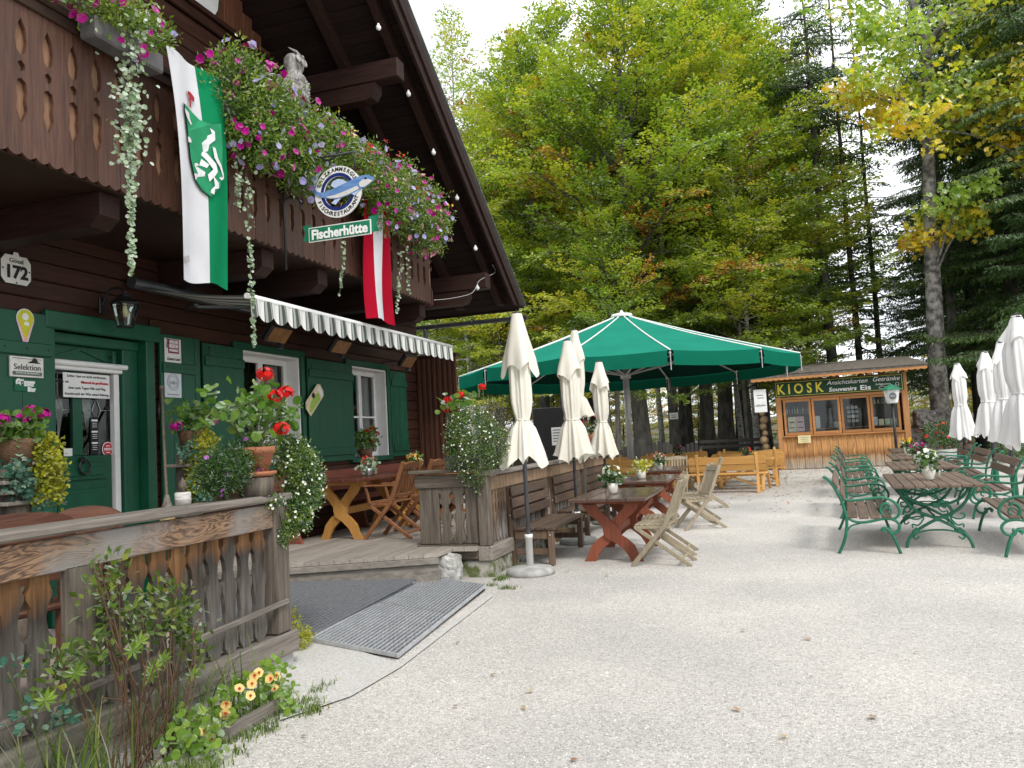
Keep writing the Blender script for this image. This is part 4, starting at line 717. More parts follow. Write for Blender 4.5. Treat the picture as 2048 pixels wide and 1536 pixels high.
def emblem(name, pts, mat, off=.004):
    m = MB(); q = [sf((x-100-.073*(y-80))/(605-.073*(y-80)), (y-80)/2170., off+.012) for x, y in pts]; q2 = [p_-Vector((.003, 0, 0)) for p_ in q]; n = len(q); m.add(q, [list(range(n))]); return m.build(name, mat, fl, True)
C_blk = paint('dark_outline', (.02, .05, .04), bump=0, vary=0); C_gm = paint('shield_green', (.012, .27, .11), bump=0, vary=0); C_wm = paint('panther_white', (.75, .76, .75), bump=0, vary=0); C_rm = paint('flame_red', (.4, .02, .03), bump=0, vary=0)
shield = [(205, 575), (300, 590), (400, 640), (500, 640), (590, 590), (600, 850), (585, 1100), (560, 1280), (470, 1405), (400, 1350), (340, 1260), (280, 1080), (240, 830)]
emblem('shield_outline', shield, C_blk); emblem('shield', [(x+(405-x)*.03, y+(950-y)*.02) for x, y in shield], C_gm, .013)
for nm_, pts in (('panther_head', [(250, 680), (300, 690), (310, 740), (350, 800), (375, 860), (350, 880), (330, 800), (270, 750), (255, 720)]), ('panther_body', [(360, 850), (440, 830), (480, 790), (470, 740), (500, 760), (500, 840), (460, 900), (450, 960), (420, 990), (370, 980), (350, 930), (280, 960), (275, 910), (345, 915)]), ('panther_loin', [(375, 990), (440, 980), (500, 1060), (512, 1130), (490, 1180), (455, 1240), (445, 1180), (480, 1120), (440, 1050)]), ('panther_leg', [(350, 1060), (400, 1045), (455, 1085), (440, 1120), (390, 1110), (370, 1130), (430, 1160), (425, 1200), (375, 1220), (360, 1255), (345, 1200), (380, 1190), (350, 1130)]), ('panther_foot', [(480, 1180), (520, 1230), (520, 1280), (490, 1300), (485, 1350), (460, 1340), (465, 1310), (490, 1270)]), ('panther_tail', [(480, 910), (500, 915), (515, 1000), (545, 1050), (570, 1120), (575, 1160), (545, 1195), (520, 1180), (560, 1150), (530, 1080), (490, 1010)])): emblem(nm_, [(405+(x_-415)*1.22, 985+(y_-1000)*1.1) for x_, y_ in pts], C_wm, .019)
emblem('panther_flame', [(315, 665), (345, 680), (365, 740), (350, 775), (325, 760), (335, 720)], C_rm, .019); emblem('crown', [(285, 410), (330, 400), (370, 430), (365, 480), (325, 475), (325, 560), (300, 560), (305, 460), (280, 440)], C_rm, .008)
emblem('care_label', [(240, 2040), (290, 2000), (300, 2060), (250, 2100)], paint('label_grey', (.45, .42, .42), bump=0), .006)
flag('red_white_flag', 'red and white striped banner hanging at the right of the balcony', -4.42, 4.5, 3.06, lambda v: 8.34+.17*v, lambda v: 9.1+.14*v, [(0, .36, C_r, 'red_stripe'), (.36, .62, C_w, 'white_stripe'), (.62, 1, C_r, 'red_stripe')], 2.1)
# ================================================================== hanging restaurant sign
sy = 6.98; sg = thing('hanging_inn_sign', 'round white hanging sign with blue fish above a green name banner', 'sign', (-4.57, sy, 4.0))
rb(sg, 'bracket', M_blk, lambda m: (m.tube([(-4.56, sy, 3.35), (-4.56, sy, 4.75)], .014, 8), m.tube([(-4.56, sy, 4.45), (-3.75, sy, 4.45)], .011, 8), m.tube(spline([(-4.55, sy, 4.72)]+[(-4.30+.17*math.cos(rad(a)), sy, 4.66+.14*math.sin(rad(a))) for a in range(120, -220, -30)], 3), .010, 6),
    m.tube([(-4.02+.13*math.cos(rad(a)), sy, 4.53+.12*math.sin(rad(a))) for a in range(170, 440, 15)], .009, 6), m.tube([(-4.47+.11*math.cos(rad(a)), sy, 3.98+.12*math.sin(rad(a))) for a in range(-20, 200, 15)]+[(-4.55, sy, 3.75)], .009, 6)))
for dxx in (-.2, .2): rb(sg, 'chain', M_blk, lambda m: m.tube([(-3.93+dxx, sy, 4.45), (-3.93+dxx, sy, 4.22)], .005, 5))
cx, cz, R0 = -3.93, 4.07, .262; SM = FRO(cx, sy, cz)
def ann(m, r0, r1, t0, t1, M, n=40):
    vs = [M @ Vector((r*math.cos(2*PI*k/n), r*math.sin(2*PI*k/n), t)) for t in (t0, t1) for r in (r0, r1) for k in range(n)]; fs = []
    for k in range(n):
        j = (k+1) % n; fs += [(k, j, n+j, n+k)[::-1], (2*n+k, 2*n+j, 3*n+j, 3*n+k), (n+k, n+j, 3*n+j, 3*n+k)[::1], (k, j, 2*n+j, 2*n+k)[::-1]]
    m.add(vs, fs)
M_navy = paint('navy_print', (.012, .025, .17), bump=0, vary=0)
rb(sg, 'ring', M_wht, lambda m: ann(m, .158, R0, -.008, .008, SM)); rb(sg, 'blue_ring', M_navy, lambda m: ann(m, .158, .192, .0085, .010, SM)); rb(sg, 'blue_ring', M_navy, lambda m: ann(m, .158, .192, -.010, -.0085, SM))
for word, a0, a1, fl_ in (('SALZKAMMERGUT', 158, 22, 1), ('FISCHRESTAURANT', 202, 338, -1)):
    for k, ch in enumerate(word):
        a = rad(a0+(a1-a0)*k/(len(word)-1)); r_ = .227; text(ch, .055, SM @ Matrix.Translation((r_*math.cos(a), r_*math.sin(a), .0095)) @ Matrix.Rotation(a-PI/2 if fl_ > 0 else a+PI/2, 4, 'Z'), M_txt, sg, 'letter', bold=.0015)
FP = lambda pts: [((x-735)/345*R0, -(y-635)/385*R0) for x, y in pts]
M_fb = paint('fish_blue', (.10, .22, .5), (.2, .34, .6), scale=8, stretch=(1, 1, 4), bump=0, rough=.3); M_fc = paint('fish_cream', (.75, .72, .62), (.6, .6, .62), scale=9, bump=0, rough=.3); M_ff = paint('fish_fin', (.35, .45, .68), (.5, .58, .75), scale=20, stretch=(4, 1, 1), bump=0, rough=.3)
fish = rb(sg, 'fish', M_fb, lambda m: m.prism(FP([(1270, 510), (1200, 465), (1100, 460), (1000, 480), (900, 520), (740, 575), (600, 605), (480, 615), (425, 580), (405, 535), (380, 555), (340, 540), (380, 610), (440, 660), (520, 700), (620, 730), (750, 745), (880, 720), (980, 690), (1060, 660), (1150, 640), (1220, 595), (1275, 555)]), .012, .020, SM))
rb(sg, 'tail_fin', M_ff, lambda m: m.prism(FP([(415, 560), (410, 470), (440, 420), (520, 250), (445, 335), (400, 350), (372, 280), (345, 240), (316, 300), (316, 420), (335, 545)]), .011, .0195, SM), ); rb(sg, 'belly', M_fc, lambda m: m.prism(FP([(560, 690), (700, 685), (850, 650), (1030, 600), (1060, 645), (900, 705), (750, 735), (620, 722)]), .0205, .022, SM)); rb(sg, 'cheek', M_fc, lambda m: m.prism(FP([(1060, 560), (1120, 520), (1200, 530), (1260, 560), (1200, 600), (1130, 635), (1070, 625)]), .0205, .022, SM)); rb(sg, 'eye', M_txt, lambda m: m.prism([((1160-735)/345*R0+.012*math.cos(k), -(512-635)/385*R0+.012*math.sin(k)) for k in [i*PI/5 for i in range(10)]], .0225, .024, SM))
for pts in ([(700, 580), (640, 530), (680, 470), (760, 450), (820, 470), (890, 520)], [(640, 795), (700, 828), (780, 745), (690, 752)], [(915, 690), (990, 735), (1065, 665)]): rb(sg, 'fin', M_ff, lambda m: m.prism(FP(pts), .011, .018, SM))
M_ban = paint('banner_green', (.012, .2, .1), bump=0, vary=0)
for (w_, h_, mt, z0) in ((.70, .15, M_wht, -.006), (.68, .13, M_ban, .0065)): rb(sg, 'banner', mt, lambda m: m.box((cx-w_/2, sy-z0-.003 if z0 > 0 else sy-.006, cz-.40-h_/2), (cx+w_/2, sy-z0 if z0 > 0 else sy+.006, cz-.40+h_/2)))
for s_ in (-1, 1): rb(sg, 'banner_tail', M_ban, lambda m: m.prism([(s_*.32, -.05), (s_*.43, -.05), (s_*.40, .03), (s_*.43, .11), (s_*.34, .11), (s_*.32, .09)], -.02, -.012, FRO(cx, sy, cz-.40)))
text('Fischerhütte', .135, FRO(cx, sy-.012, cz-.408), M_wtx, sg, width=.63, bold=.005)
# ================================================================== carved owl
p = atx(590, 190, -4.5); ow = thing('carved_owl', 'grey carved wooden owl standing on the balcony rail', 'statue', (-4.5, p.y, 4.75)); M_owl = paint('carved_wood', (.46, .45, .43), (.09, .075, .065), rough=.6, scale=22, stretch=(1, 1, .5), bump=.6)
oz = p.z; rb(ow, 'pedestal', M_oldz, lambda m: m.lathe([(.1, 4.74-oz), (.1, -.15)], 14, (-4.5, p.y, oz)))
rb(ow, 'body', M_owl, lambda m: m.lathe([(.07, -.16), (.13, -.1), (.155, 0), (.15, .1), (.125, .19), (.09, .23), (.085, .25), (.105, .28), (.115, .33), (.11, .38), (.08, .42), (.03, .437), (0, .44)], 22, (-4.5, p.y, oz), sq=(.9, 1)))
rb(ow, 'face', M_owl, lambda m: (m.lathe([(0, 0), (.045, .004), (.05, .02), (.03, .03), (0, .02)], 12, M=Matrix.Translation((-4.42, p.y-.05, oz+.35)) @ Matrix.Rotation(rad(75), 4, 'Y')), m.lathe([(0, 0), (.045, .004), (.05, .02), (.03, .03), (0, .02)], 12, M=Matrix.Translation((-4.42, p.y+.05, oz+.35)) @ Matrix.Rotation(rad(75), 4, 'Y')), m.lathe([(.022, 0), (.016, -.03), (0, -.06)], 8, (-4.385, p.y, oz+.33))))
rb(ow, 'ear_tufts', M_owl, lambda m: [m.tube([(-4.40, p.y+s_*.02, oz+.385), (-4.43, p.y+s_*.06, oz+.43), (-4.5, p.y+s_*.1, oz+.475)], [.016, .018, .004], 6) for s_ in (-1, 1)])
for s_ in (-1, 1): rb(ow, 'wing', M_owl, lambda m: [m.bar((-4.53+k*.024, p.y+s_*(.137-.004*k), oz+.17-.01*k), (-4.54+k*.012, p.y+s_*(.12), oz-.13), .02, .03, (0, 1, 0)) for k in range(5)])
rb(ow, 'breast_feathers', M_owl, lambda m: [m.lathe([(0, .012), (.022, 0), (0, -.03)], 6, (-4.5+.137*math.cos(a), p.y+.15*math.sin(a), oz+z)) for z in (.12, .07, .02, -.03, -.08) for a in [rad(q+(8 if z in (.07, -.03) else 0)) for q in (-45, -22, 0, 22, 45)]])
# ================================================================== balcony flower boxes
M_box = paint('planter_grey', (.16, .15, .15), (.1, .095, .095), rough=.6)
bx = [(4.6, .28, 4.86, 'sparse with a long silver vine at the left end'), (6.05, .46, 4.76, 'thick with magenta petunias beside the green banner'), (6.85, .46, 4.70, 'thick with violet petunias below the owl'), (7.85, .30, 4.78, 'with red and yellow flowers behind the hanging sign'), (8.8, .42, 4.74, 'with violet and red flowers above the red banner'), (9.85, .52, 4.74, 'overflowing at the right corner of the balcony')]
for k, (y, r_, zc, lab) in enumerate(bx):
    t = thing('balcony_flower_box', 'balcony flower box '+lab, 'flower box', (-4.43, y, 4.56), 0, 'flower boxes along the balcony rail')
    rb(t, 'trough', M_box, lambda m: m.cbox((-4.53, y-(.2 if k < 2 else .48), 4.55), (-4.37, y+.48, 4.71), .015))
    yo = .12 if k == 1 else 0; bl = [((-4.34, y-.3+yo*1.6, zc), (.27, .38, r_*1.08)), ((-4.34, y+.3, zc-.03), (.27, .40, r_*1.05)), ((-4.32, y+yo, zc-.2), (.25, .5-yo, r_*.95)), ((-4.42, y+yo, zc+.15), (.2, .55-yo*1.5, r_*.7))]
    if k == 0: bl = [((-4.42, y-.1, 4.82), (.2, .5, .17)), ((-4.40, y+.1, 4.8), (.2, .3, .24)), ((-4.46, y+.5, 4.92), (.12, .2, .15))]
    if k in (1, 2): bl.append(((-4.30, y+.15, zc-.36), (.2, .38, .30)))
    if k == 5: bl += [((-4.3, y+.4, zc-.12), (.28, .35, .46))]
    foliage(t, G_mix, bl, 2600 if k == 0 else 8000, .05, .023); 
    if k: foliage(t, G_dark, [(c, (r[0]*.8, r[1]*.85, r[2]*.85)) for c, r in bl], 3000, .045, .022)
    mg, vi, re, ye, pk = [(26, 4, 0, 0, 4), (70, 26, 0, 0, 4), (60, 46, 6, 0, 4), (34, 24, 14, 14, 10), (40, 60, 20, 6, 6), (60, 60, 16, 2, 34)][k]
    for n_, mt, nmx in ((mg, P_mag, 'magenta_blossoms'), (vi, P_vio, 'violet_blossoms'), (pk, P_pnk, 'pink_blossoms')):
        if n_: bloom(t, mt, bl, int(n_*1.35), .078, nmx)
    if re: top = [((c[0], c[1], c[2]+r[2]*.55), (r[0], r[1], r[2]*.6)) for c, r in bl]; bloom(t, P_red, top, re*6, .026, 'red_blossoms', cluster=6, spread=.025)
    if ye: top = [((c[0], c[1], c[2]+r[2]*.6), (r[0], r[1], r[2]*.5)) for c, r in bl]; bloom(t, P_yel, top, ye*2, .04, 'yellow_blossoms', cluster=2)
    vn = {0: [((262, 0), (260, 330), .17, .11, 520), ((262, 200), (262, 548), .07, .012, 200)], 2: [((494, 340), (508, 690), .05, .012, 130), ((470, 260), (480, 420), .06, .03, 60)], 4: [((690, 480), (678, 590), .03, .01, 40)], 5: [((803, 500), (793, 625), .05, .012, 70), ((812, 490), (818, 590), .03, .01, 30)]}.get(k, [])
    for (a, b, w0, w1, n_) in vn: vine(t, atx(*a, -4.36), atx(*b, -4.36), w0, w1, n_)
# ================================================================== flowers on and behind the foreground railing
M_terra = paint('terracotta', (.42, .16, .08), (.28, .11, .06), rough=.8, scale=14, bump=.2); M_bark = paint('rough_bark', (.16, .13, .1), (.05, .045, .035), rough=.9, scale=14, stretch=(1, 1, .35), bump=.9)
M_basket = paint('wicker', (.22, .13, .07), (.08, .045, .025), rough=.7, scale=60, stretch=(1, 1, 2.5), bump=.8)
def B(px_, py_, X, rx, rz, ry=None): p = atx(px_, py_, X); k = (p-CO).dot(cf)/FPX; return ((p.x, p.y, p.z), (min(rx, rz)*k*.9, rx*k, rz*k))
p = atx(512, 975, -3.34); px0, py0 = -3.34, p.y
t = thing('railing_flower_pot', 'terracotta pot of red geranium in a log tub on the railing end', 'plant pot', (px0, py0, 1.215))
rb(t, 'log_tub', M_oldz, lambda m: m.lathe([(.115, 1.217), (.125, 1.34), (.1, 1.34), (.1, 1.3), (0, 1.3)], 16, (px0, py0, 0))); rb(t, 'saucer', M_terra, lambda m: m.lathe([(.1, 1.342), (.14, 1.36), (.14, 1.38), (.12, 1.372), (0, 1.365)], 20, (px0, py0, 0)))
rb(t, 'pot', M_terra, lambda m: m.lathe([(.085, 1.373), (.12, 1.5), (.135, 1.505), (.135, 1.545), (.115, 1.545), (.11, 1.52), (0, 1.52)], 22, (px0, py0, 0)))
heads = [atx(*q, -3.22) for q in ((530, 748), (571, 785), (548, 792), (563, 857))]
rb(t, 'stems', M_stem, lambda m: [m.tube(spline([(px0, py0, 1.5), ((px0+h.x)/2, (py0+h.y)/2+.03, (1.5+h.z)/2), h], 4), .006, 5) for h in heads]+[m.tube(spline([(px0, py0, 1.5), atx(*q, -3.34)], 3), .008, 5) for q in ((500, 800), (450, 830), (560, 830), (520, 780))])
umbels(t, P_red, heads, .055, 46, .034); lb = [B(500, 815, -3.34, 50, 40), B(560, 830, -3.34, 30, 35), B(460, 815, -3.34, 25, 25), B(545, 860, -3.34, 30, 25)]
foliage(t, G_ger, lb, 230, .066, .074, 'geranium_leaves', 'disc', clump=2); foliage(t, G_mix, [B(520, 895, -3.34, 35, 20)], 400, .03, .015, 'undergrowth')
t = thing('white_bacopa_plant', 'trailing plant with small white flowers spilling over the railing end', 'plant', (-3.3, py0+.1, 1.2))
bl = [B(590, 930, -3.3, 45, 45), B(605, 985, -3.28, 40, 50), B(580, 900, -3.32, 45, 28), B(590, 1030, -3.26, 32, 40), B(570, 1065, -3.25, 14, 28), B(625, 960, -3.3, 24, 50), B(545, 1000, -3.26, 24, 14)]
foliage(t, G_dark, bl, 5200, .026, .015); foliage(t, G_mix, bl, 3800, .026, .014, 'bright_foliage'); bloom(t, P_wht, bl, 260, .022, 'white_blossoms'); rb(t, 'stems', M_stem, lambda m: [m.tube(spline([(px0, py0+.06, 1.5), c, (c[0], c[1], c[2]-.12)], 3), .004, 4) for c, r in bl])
t = thing('aster_plant', 'dark leafy aster with a few mauve flowers on the railing', 'plant', (-3.36, atx(450, 970, -3.36).y, 1.215)); bl = [B(450, 940, -3.36, 55, 48), B(425, 950, -3.36, 35, 40), B(490, 915, -3.36, 35, 35)]
foliage(t, G_dark, bl, 6500, .03, .011); bloom(t, P_pur, bl[1:]+[B(480, 890, -3.36, 30, 20)], 16, .035, 'mauve_blossoms', 8); rb(t, 'stems', M_stem, lambda m: [m.tube([(-3.36, atx(450, 970, -3.36).y, 1.217), c], .005, 4) for c, r in bl])
p = atx(366, 1000, -3.4); t = thing('birch_candle', 'small white birch candle block with carved flame on the railing', 'candle', (-3.4, p.y, 1.215))
rb(t, 'birch_block', paint('birch_bark', (.72, .7, .66), (.35, .33, .3), scale=30, stretch=(.3, .3, 3), rough=.8), lambda m: m.lathe([(.046, 1.216), (.047, 1.29), (.04, 1.293), (0, 1.293)], 16, (-3.4, p.y, 0))); rb(t, 'wooden_flame', M_oldz, lambda m: m.lathe([(.01, 1.293), (.012, 1.31), (.026, 1.325), (.022, 1.345), (.008, 1.37), (0, 1.385)], 10, (-3.4, p.y, 0)))
# plant stands either side of the door
def plant_stand(label, X, bp, heads, gold, ivy, shelves, lab):
    p = atx(*bp, X); t = thing('plant_stand', label, 'plant stand', (X, p.y, .1)); k = (p-CO).dot(cf)/FPX
    rb(t, 'stump', M_bark, lambda m: m.lathe([(.14, .1), (.12, .4), (.12, p.z-.12), (0, p.z-.12)], 14, (X-.05, p.y, 0)))
    for (x0, y0, x1) in shelves: a = atx(x0, y0, X+.08); b = atx(x1, y0-4, X+.08); rb(t, 'slab', M_oldy, lambda m: m.cbox((X-.15, a.y, a.z-.02), (X+.1, b.y, a.z+.01), .006))
    rb(t, 'basket', M_basket, lambda m: (m.lathe([(.1, -.1), (.13, .06), (.135, .1), (.12, .1), (.11, .07), (0, .06)], 18, p), m.tube([(p.x, p.y+.13*math.cos(a), p.z+.1+.13*math.sin(a)) for a in [PI*q/12 for q in range(13)]], .008, 6)))
    hb_ = [B(bp[0], bp[1]-45, X, 42, 24)]; foliage(t, G_ger, hb_, 260, .06, .065, 'geranium_leaves', 'disc', clump=3); umbels(t, P_mag, [atx(*h, X+.05) for h in heads], .055, 36, .034)
    foliage(t, G_yel, [B(x, y, X+.1, rx, rz) for x, y, rx, rz in gold], 2400, .03, .026, 'golden_trailers', 'round'); foliage(t, G_ivy, [B(x, y, X+.12, rx, rz) for x, y, rx, rz in ivy], 260, .045, .05, 'ivy', 'maple'); return t
plant_stand('plant stand with wicker basket and golden trailers left of the door', -5.35, (35, 905), [(62, 822), (85, 828), (3, 840), (45, 838)], [(90, 890, 32, 22), (95, 930, 30, 35), (100, 970, 26, 35), (75, 980, 14, 25)], [(35, 950, 22, 20), (100, 1000, 28, 10), (50, 975, 18, 12)], [(5, 965, 40), (12, 985, 50), (10, 1008, 55), (62, 925, 100)], 'left')
plant_stand('plant stand with wicker basket and golden trailers right of the door', -5.35, (385, 882), [(352, 852), (414, 828), (424, 842), (404, 850)], [(410, 880, 28, 18), (400, 905, 26, 25), (395, 940, 20, 30), (385, 975, 14, 25)], [(375, 900, 14, 16), (395, 985, 16, 22)], [(370, 930, 400)], 'right')
p0, p1 = atx(323, 775, -5.86), atx(334, 1000, -5.45); t = thing('broom', 'worn wooden broom leaning against the green door shutter', 'broom', (p1.x, p1.y, .1)); q = p1+(p1-p0)*.35
rb(t, 'handle', wood('broomstick', 'z', (.35, .28, .21), (.2, .16, .12)), lambda m: (m.tube([p0, p1], .014, 8), m.lathe([(.02, -.02), (.02, .02)], 8, p0))); rb(t, 'head', M_oldy, lambda m: m.lathe([(.018, .05), (.03, 0), (.05, -.06), (.045, -.07), (0, -.07)], 12, p1)); rb(t, 'bristles', paint('straw', (.4, .3, .14), (.25, .18, .08), scale=60, bump=.5), lambda m: m.lathe([(.045, -.07), (.12, -.4), (.1, -.42), (0, -.4)], 16, p1))
M_chb = wood('chair_brown', 'y', (.17, .07, .04), (.08, .032, .02), rough=.4, spec=.45)
def panel_chair(label, c, rz, w_=.5):
    t = thing('garden_chair', label, 'chair', c, rz)
    for sx in (-.2, .2):
        for sy_ in (-w_/2+.05, w_/2-.05): MB().cbox((sx-.025, sy_-.025, 0), (sx+.025, sy_+.025, .44), .006).build('leg', M_chb, t)
    MB().cbox((-.24, -w_/2, .44), (.24, w_/2, .475), .01).build('seat', M_chb, t)
    top = [(-w_/2, .62)]+[(w_/2, .62)]+[(w_/2*math.cos(PI*k/14)*1.0, .93+.09*math.sin(PI*k/14)) for k in range(15)]
    MB().prism(top, -.015, .015, Matrix(((0, 0, 1, -.25), (1, 0, 0, 0), (0, 1, 0, 0), (0, 0, 0, 1)))).build('backrest', M_chb, t)
    for sy_ in (-w_/2+.06, w_/2-.06): MB().bar((-.235, sy_, .47), (-.275, sy_, .9), .05, .03, (1, 0, 0)).build('back_post', M_chb, t)
p = atx(70, 1030, -3.95); panel_chair('brown wooden bench chair with curved back behind the railing', (p.x-.26, p.y-.12, p.z-1.0), PI, .78); p = atx(222, 1018, -4.1); panel_chair('dark curved chair back showing just above the railing near the door', (p.x-.1, p.y, p.z-.98), rad(120), .42)
# ================================================================== furniture
M_bench = wood('brown_bench', 'y', (.12, .078, .054), (.065, .042, .03), rough=.42, spec=.4); M_benchz = wood('brown_bench', 'z', (.17, .115, .075), (.09, .06, .042), rough=.5)
M_ttop = wood('table_top', 'y', (.105, .06, .045), (.075, .042, .032), rough=.2, spec=.6, bump=.06); M_red = wood('red_leg', 'z', (.30, .09, .045), (.19, .055, .03), rough=.5)
M_teak = wood('grey_teak', 'z', (.40, .335, .23), (.25, .21, .15), rough=.65); M_teakr = wood('oiled_teak', 'z', (.30, .135, .06), (.17, .07, .033), rough=.45)
M_pine = wood('pine', 'x', (.7, .4, .13), (.56, .28, .075), rough=.45, scale=14); M_pinez = wood('pine', 'z', (.7, .41, .14), (.56, .29, .085), rough=.45, scale=14)
M_bolt = paint('bolt', (.5, .5, .48), rough=.4, metal=.7, bump=0)
def brown_bench():
    t = thing('garden_bench', 'x', 'bench'); L_ = 1.62
    for sy_ in (-L_/2+.06, L_/2-.06):
        MB().bar((-.26, sy_, 0), (-.30, sy_, .93), .09, .05, (1, 0, 0)).build('back_post', M_benchz, t); MB().cbox((.17, sy_-.045, 0), (.235, sy_+.045, .415), .008).build('leg', M_benchz, t)
        MB().cbox((-.24, sy_-.03, .31), (.17, sy_+.03, .41), .008).build('stretcher', M_benchz, t); MB().cbox((-.245, sy_-.02, .13), (.17, sy_+.02, .2), .006).build('stretcher', M_benchz, t)
        MB().lathe([(.012, 0), (.01, .006), (0, .008)], 8, M=Matrix.Translation((-.28, sy_-.046, .6)) @ Matrix.Rotation(PI/2, 4, 'X')).lathe([(.012, 0), (.01, .006), (0, .008)], 8, M=Matrix.Translation((.2, sy_-.046, .36)) @ Matrix.Rotation(PI/2, 4, 'X')).build('bolts', M_bolt, t)
    for k in range(4): MB().cbox((-.22+k*.122, -L_/2, .416), (-.108+k*.122, L_/2, .456), .01).build('seat_slat', M_bench, t)
    for k in range(3):
        z = .55+k*.135; M = Matrix.Translation((-.245-k*.007, 0, z)) @ Matrix.Rotation(rad(-6), 4, 'Y'); MB().cbox((-.0, -L_/2, 0), (.035, L_/2, .115), .01, M).build('back_slat', M_bench, t)
    return t
gb = 'brown benches along the deck railing'; b0 = brown_bench(); b0.location = (-2.74, 9.95, 0); tag(b0, 'nearest brown slatted bench beside the first closed cream parasol', None, gb)
dup(b0, (-2.76, 12.0, 0), 0, 'middle brown slatted bench along the deck railing', gb); dup(b0, (-2.8, 14.3, 0), 0, 'farthest brown slatted bench along the deck railing', gb)
XL = lambda W_, H_: [(-W_*.54, 0), (-W_*.33, 0), (-W_*.29, H_*.08), (-W_*.21, H_*.2), (-W_*.05, H_*.33), (W_*.12, H_*.42), (W_*.155, H_*.52), (W_*.16, H_*.6), (W_*.26, H_*.72), (W_*.4, H_*.84), (W_*.52, H_), (W_*.27, H_), (W_*.2, H_*.9), (W_*.08, H_*.79), (-W_*.06, H_*.66), (-W_*.155, H_*.55), (-W_*.16, H_*.46), (-W_*.26, H_*.4), (-W_*.4, H_*.27), (-W_*.46, H_*.12)]
def xtable(name, top_mat, leg_mat, w_, l_, h_, nb, key):
    t = thing(name, 'x', 'table'); bw = w_/nb
    for k in range(nb): MB().cbox((-w_/2+k*bw+.0015, -l_/2, h_-.04), (-w_/2+(k+1)*bw-.0015, l_/2, h_+random.uniform(-.001, .001)), .006).build('top_plank', top_mat, t)
    for s_ in (-1, 1):
        y = s_*(l_/2-.28); W_ = w_*.72
        MB().prism(XL(W_, h_-.085), -.024, .024, Matrix.Translation((0, y, 0)) @ FRO(0, 0, 0)).build('leg', leg_mat, t)
        MB().prism([(-a, b) for a, b in XL(W_, h_-.085)][::-1], -.0235, .0235, Matrix.Translation((0, y+s_*.03, 0)) @ FRO(0, 0, 0)).build('leg', leg_mat, t)
        MB().cbox((-w_*.44, y-.03, h_-.083), (w_*.44, y+.06, h_-.041), .006).build('top_bearer', leg_mat, t)
    MB().cbox((-.03, -l_/2+.34, h_*.40), (.03, l_/2-.34, h_*.40+.09), .006).build('stretcher', leg_mat, t)
    return t
gt = 'dark tables beside the deck railing'; t1 = xtable('crossed_leg_table', M_ttop, M_red, .92, 1.75, .76, 4, 'red'); t1.location = (-1.86, 10.1, 0); tag(t1, 'nearest dark table with red crossed legs and white cyclamen pot', None, gt)
dup(t1, (-1.98, 13.2, 0), 0, 'middle dark table with crossed legs and yellow green potted plant', gt); dup(t1, (-2.12, 16.5, 0), 0, 'farthest dark table with crossed legs and pink cyclamen pot', gt)
def folding_chair(name, mat, arms=False):
    t = thing(name, 'x', 'chair'); w_ = .46
    for s_ in (-1, 1):
        y = s_*w_/2; MB().bar((.30, y, .0), (-.10, y, .46), .028, .052, (1, 0, .3)).bar((-.09, y, .44), (-.30, y, .95), .0275, .05, (1, 0, .3)).build('back_leg', mat, t)
        y2 = y-s_*.031; MB().bar((-.36, y2, 0), (.24, y2, .43), .026, .045, (0, 0, 1)).build('leg', mat, t); MB().cbox((-.16, y2-.012, .415), (.26, y2+.012, .45), .005).build('seat_rail', mat, t)
        if arms: MB().cbox((-.16, y-.03, .655), (.30, y+.03, .68), .01).build('armrest', mat, t); MB().bar((.26, y, .655), (.2, y, .44), .024, .035, (1, 0, 0)).build('arm_post', mat, t)
    for k in range(7): MB().cbox((-.15+k*.059, -w_/2+.02, .451), (-.105+k*.059, w_/2-.02, .47), .005).build('seat_slat', mat, t)
    dv = Vector((-.21, 0, .51)).normalized(); b_ = Vector((-.09, 0, .44))
    MB().bar(b_+dv*.1+Vector((0, -w_/2+.014, 0)), b_+dv*.1+Vector((0, w_/2-.014, 0)), .024, .05, dv).build('back_rail', mat, t)
    pts = [(-w_/2+.01, .46)]+[(-w_/2+.01+(w_-.02)*k/10, .515+.03*math.sin(PI*k/10)) for k in range(11)]+[(w_/2-.01, .46)]
    MB().prism(pts, -.013, .013, Matrix(((0, dv.x, dv.z, b_.x), (1, 0, 0, 0), (0, dv.z, -dv.x, b_.z), (0, 0, 0, 1)))).build('back_rail', mat, t)
    for k in range(6): y = -.155+k*.062; MB().bar(b_+dv*.125+Vector((0, y, 0)), b_+dv*.47+Vector((0, y, 0)), .034, .014, dv.cross(Vector((0, 1, 0))), .004).build('back_slat', mat, t)
    MB().cbox((-.27, -w_/2+.02, .06), (-.235, w_/2-.02, .085), .005).build('stretcher', mat, t)
    return t
gc = 'grey folding chairs at the dark tables'; c0 = folding_chair('folding_chair', M_teak); c0.location = (-1.27, 9.32, 0); c0.rotation_euler.z = PI-.05; tag(c0, 'nearest grey wooden folding chair at the first dark table', None, gc)
for loc, rz, lab in (((-1.3, 10.08, 0), PI+.03, 'second grey wooden folding chair at the first dark table'), ((-1.12, 12.62, 0), PI+.42, 'angled grey folding chair with slatted back at the middle dark table'), ((-1.22, 13.55, 0), PI-.02, 'grey folding chair behind the angled one at the middle dark table'), ((-2.0, 17.75, 0), -PI/2, 'grey chair facing the camera at the head of the farthest dark table'), ((-1.2, 15.9, 0), PI+.1, 'grey folding chair at the side of the farthest dark table')): dup(c0, loc, rz, lab, gc)
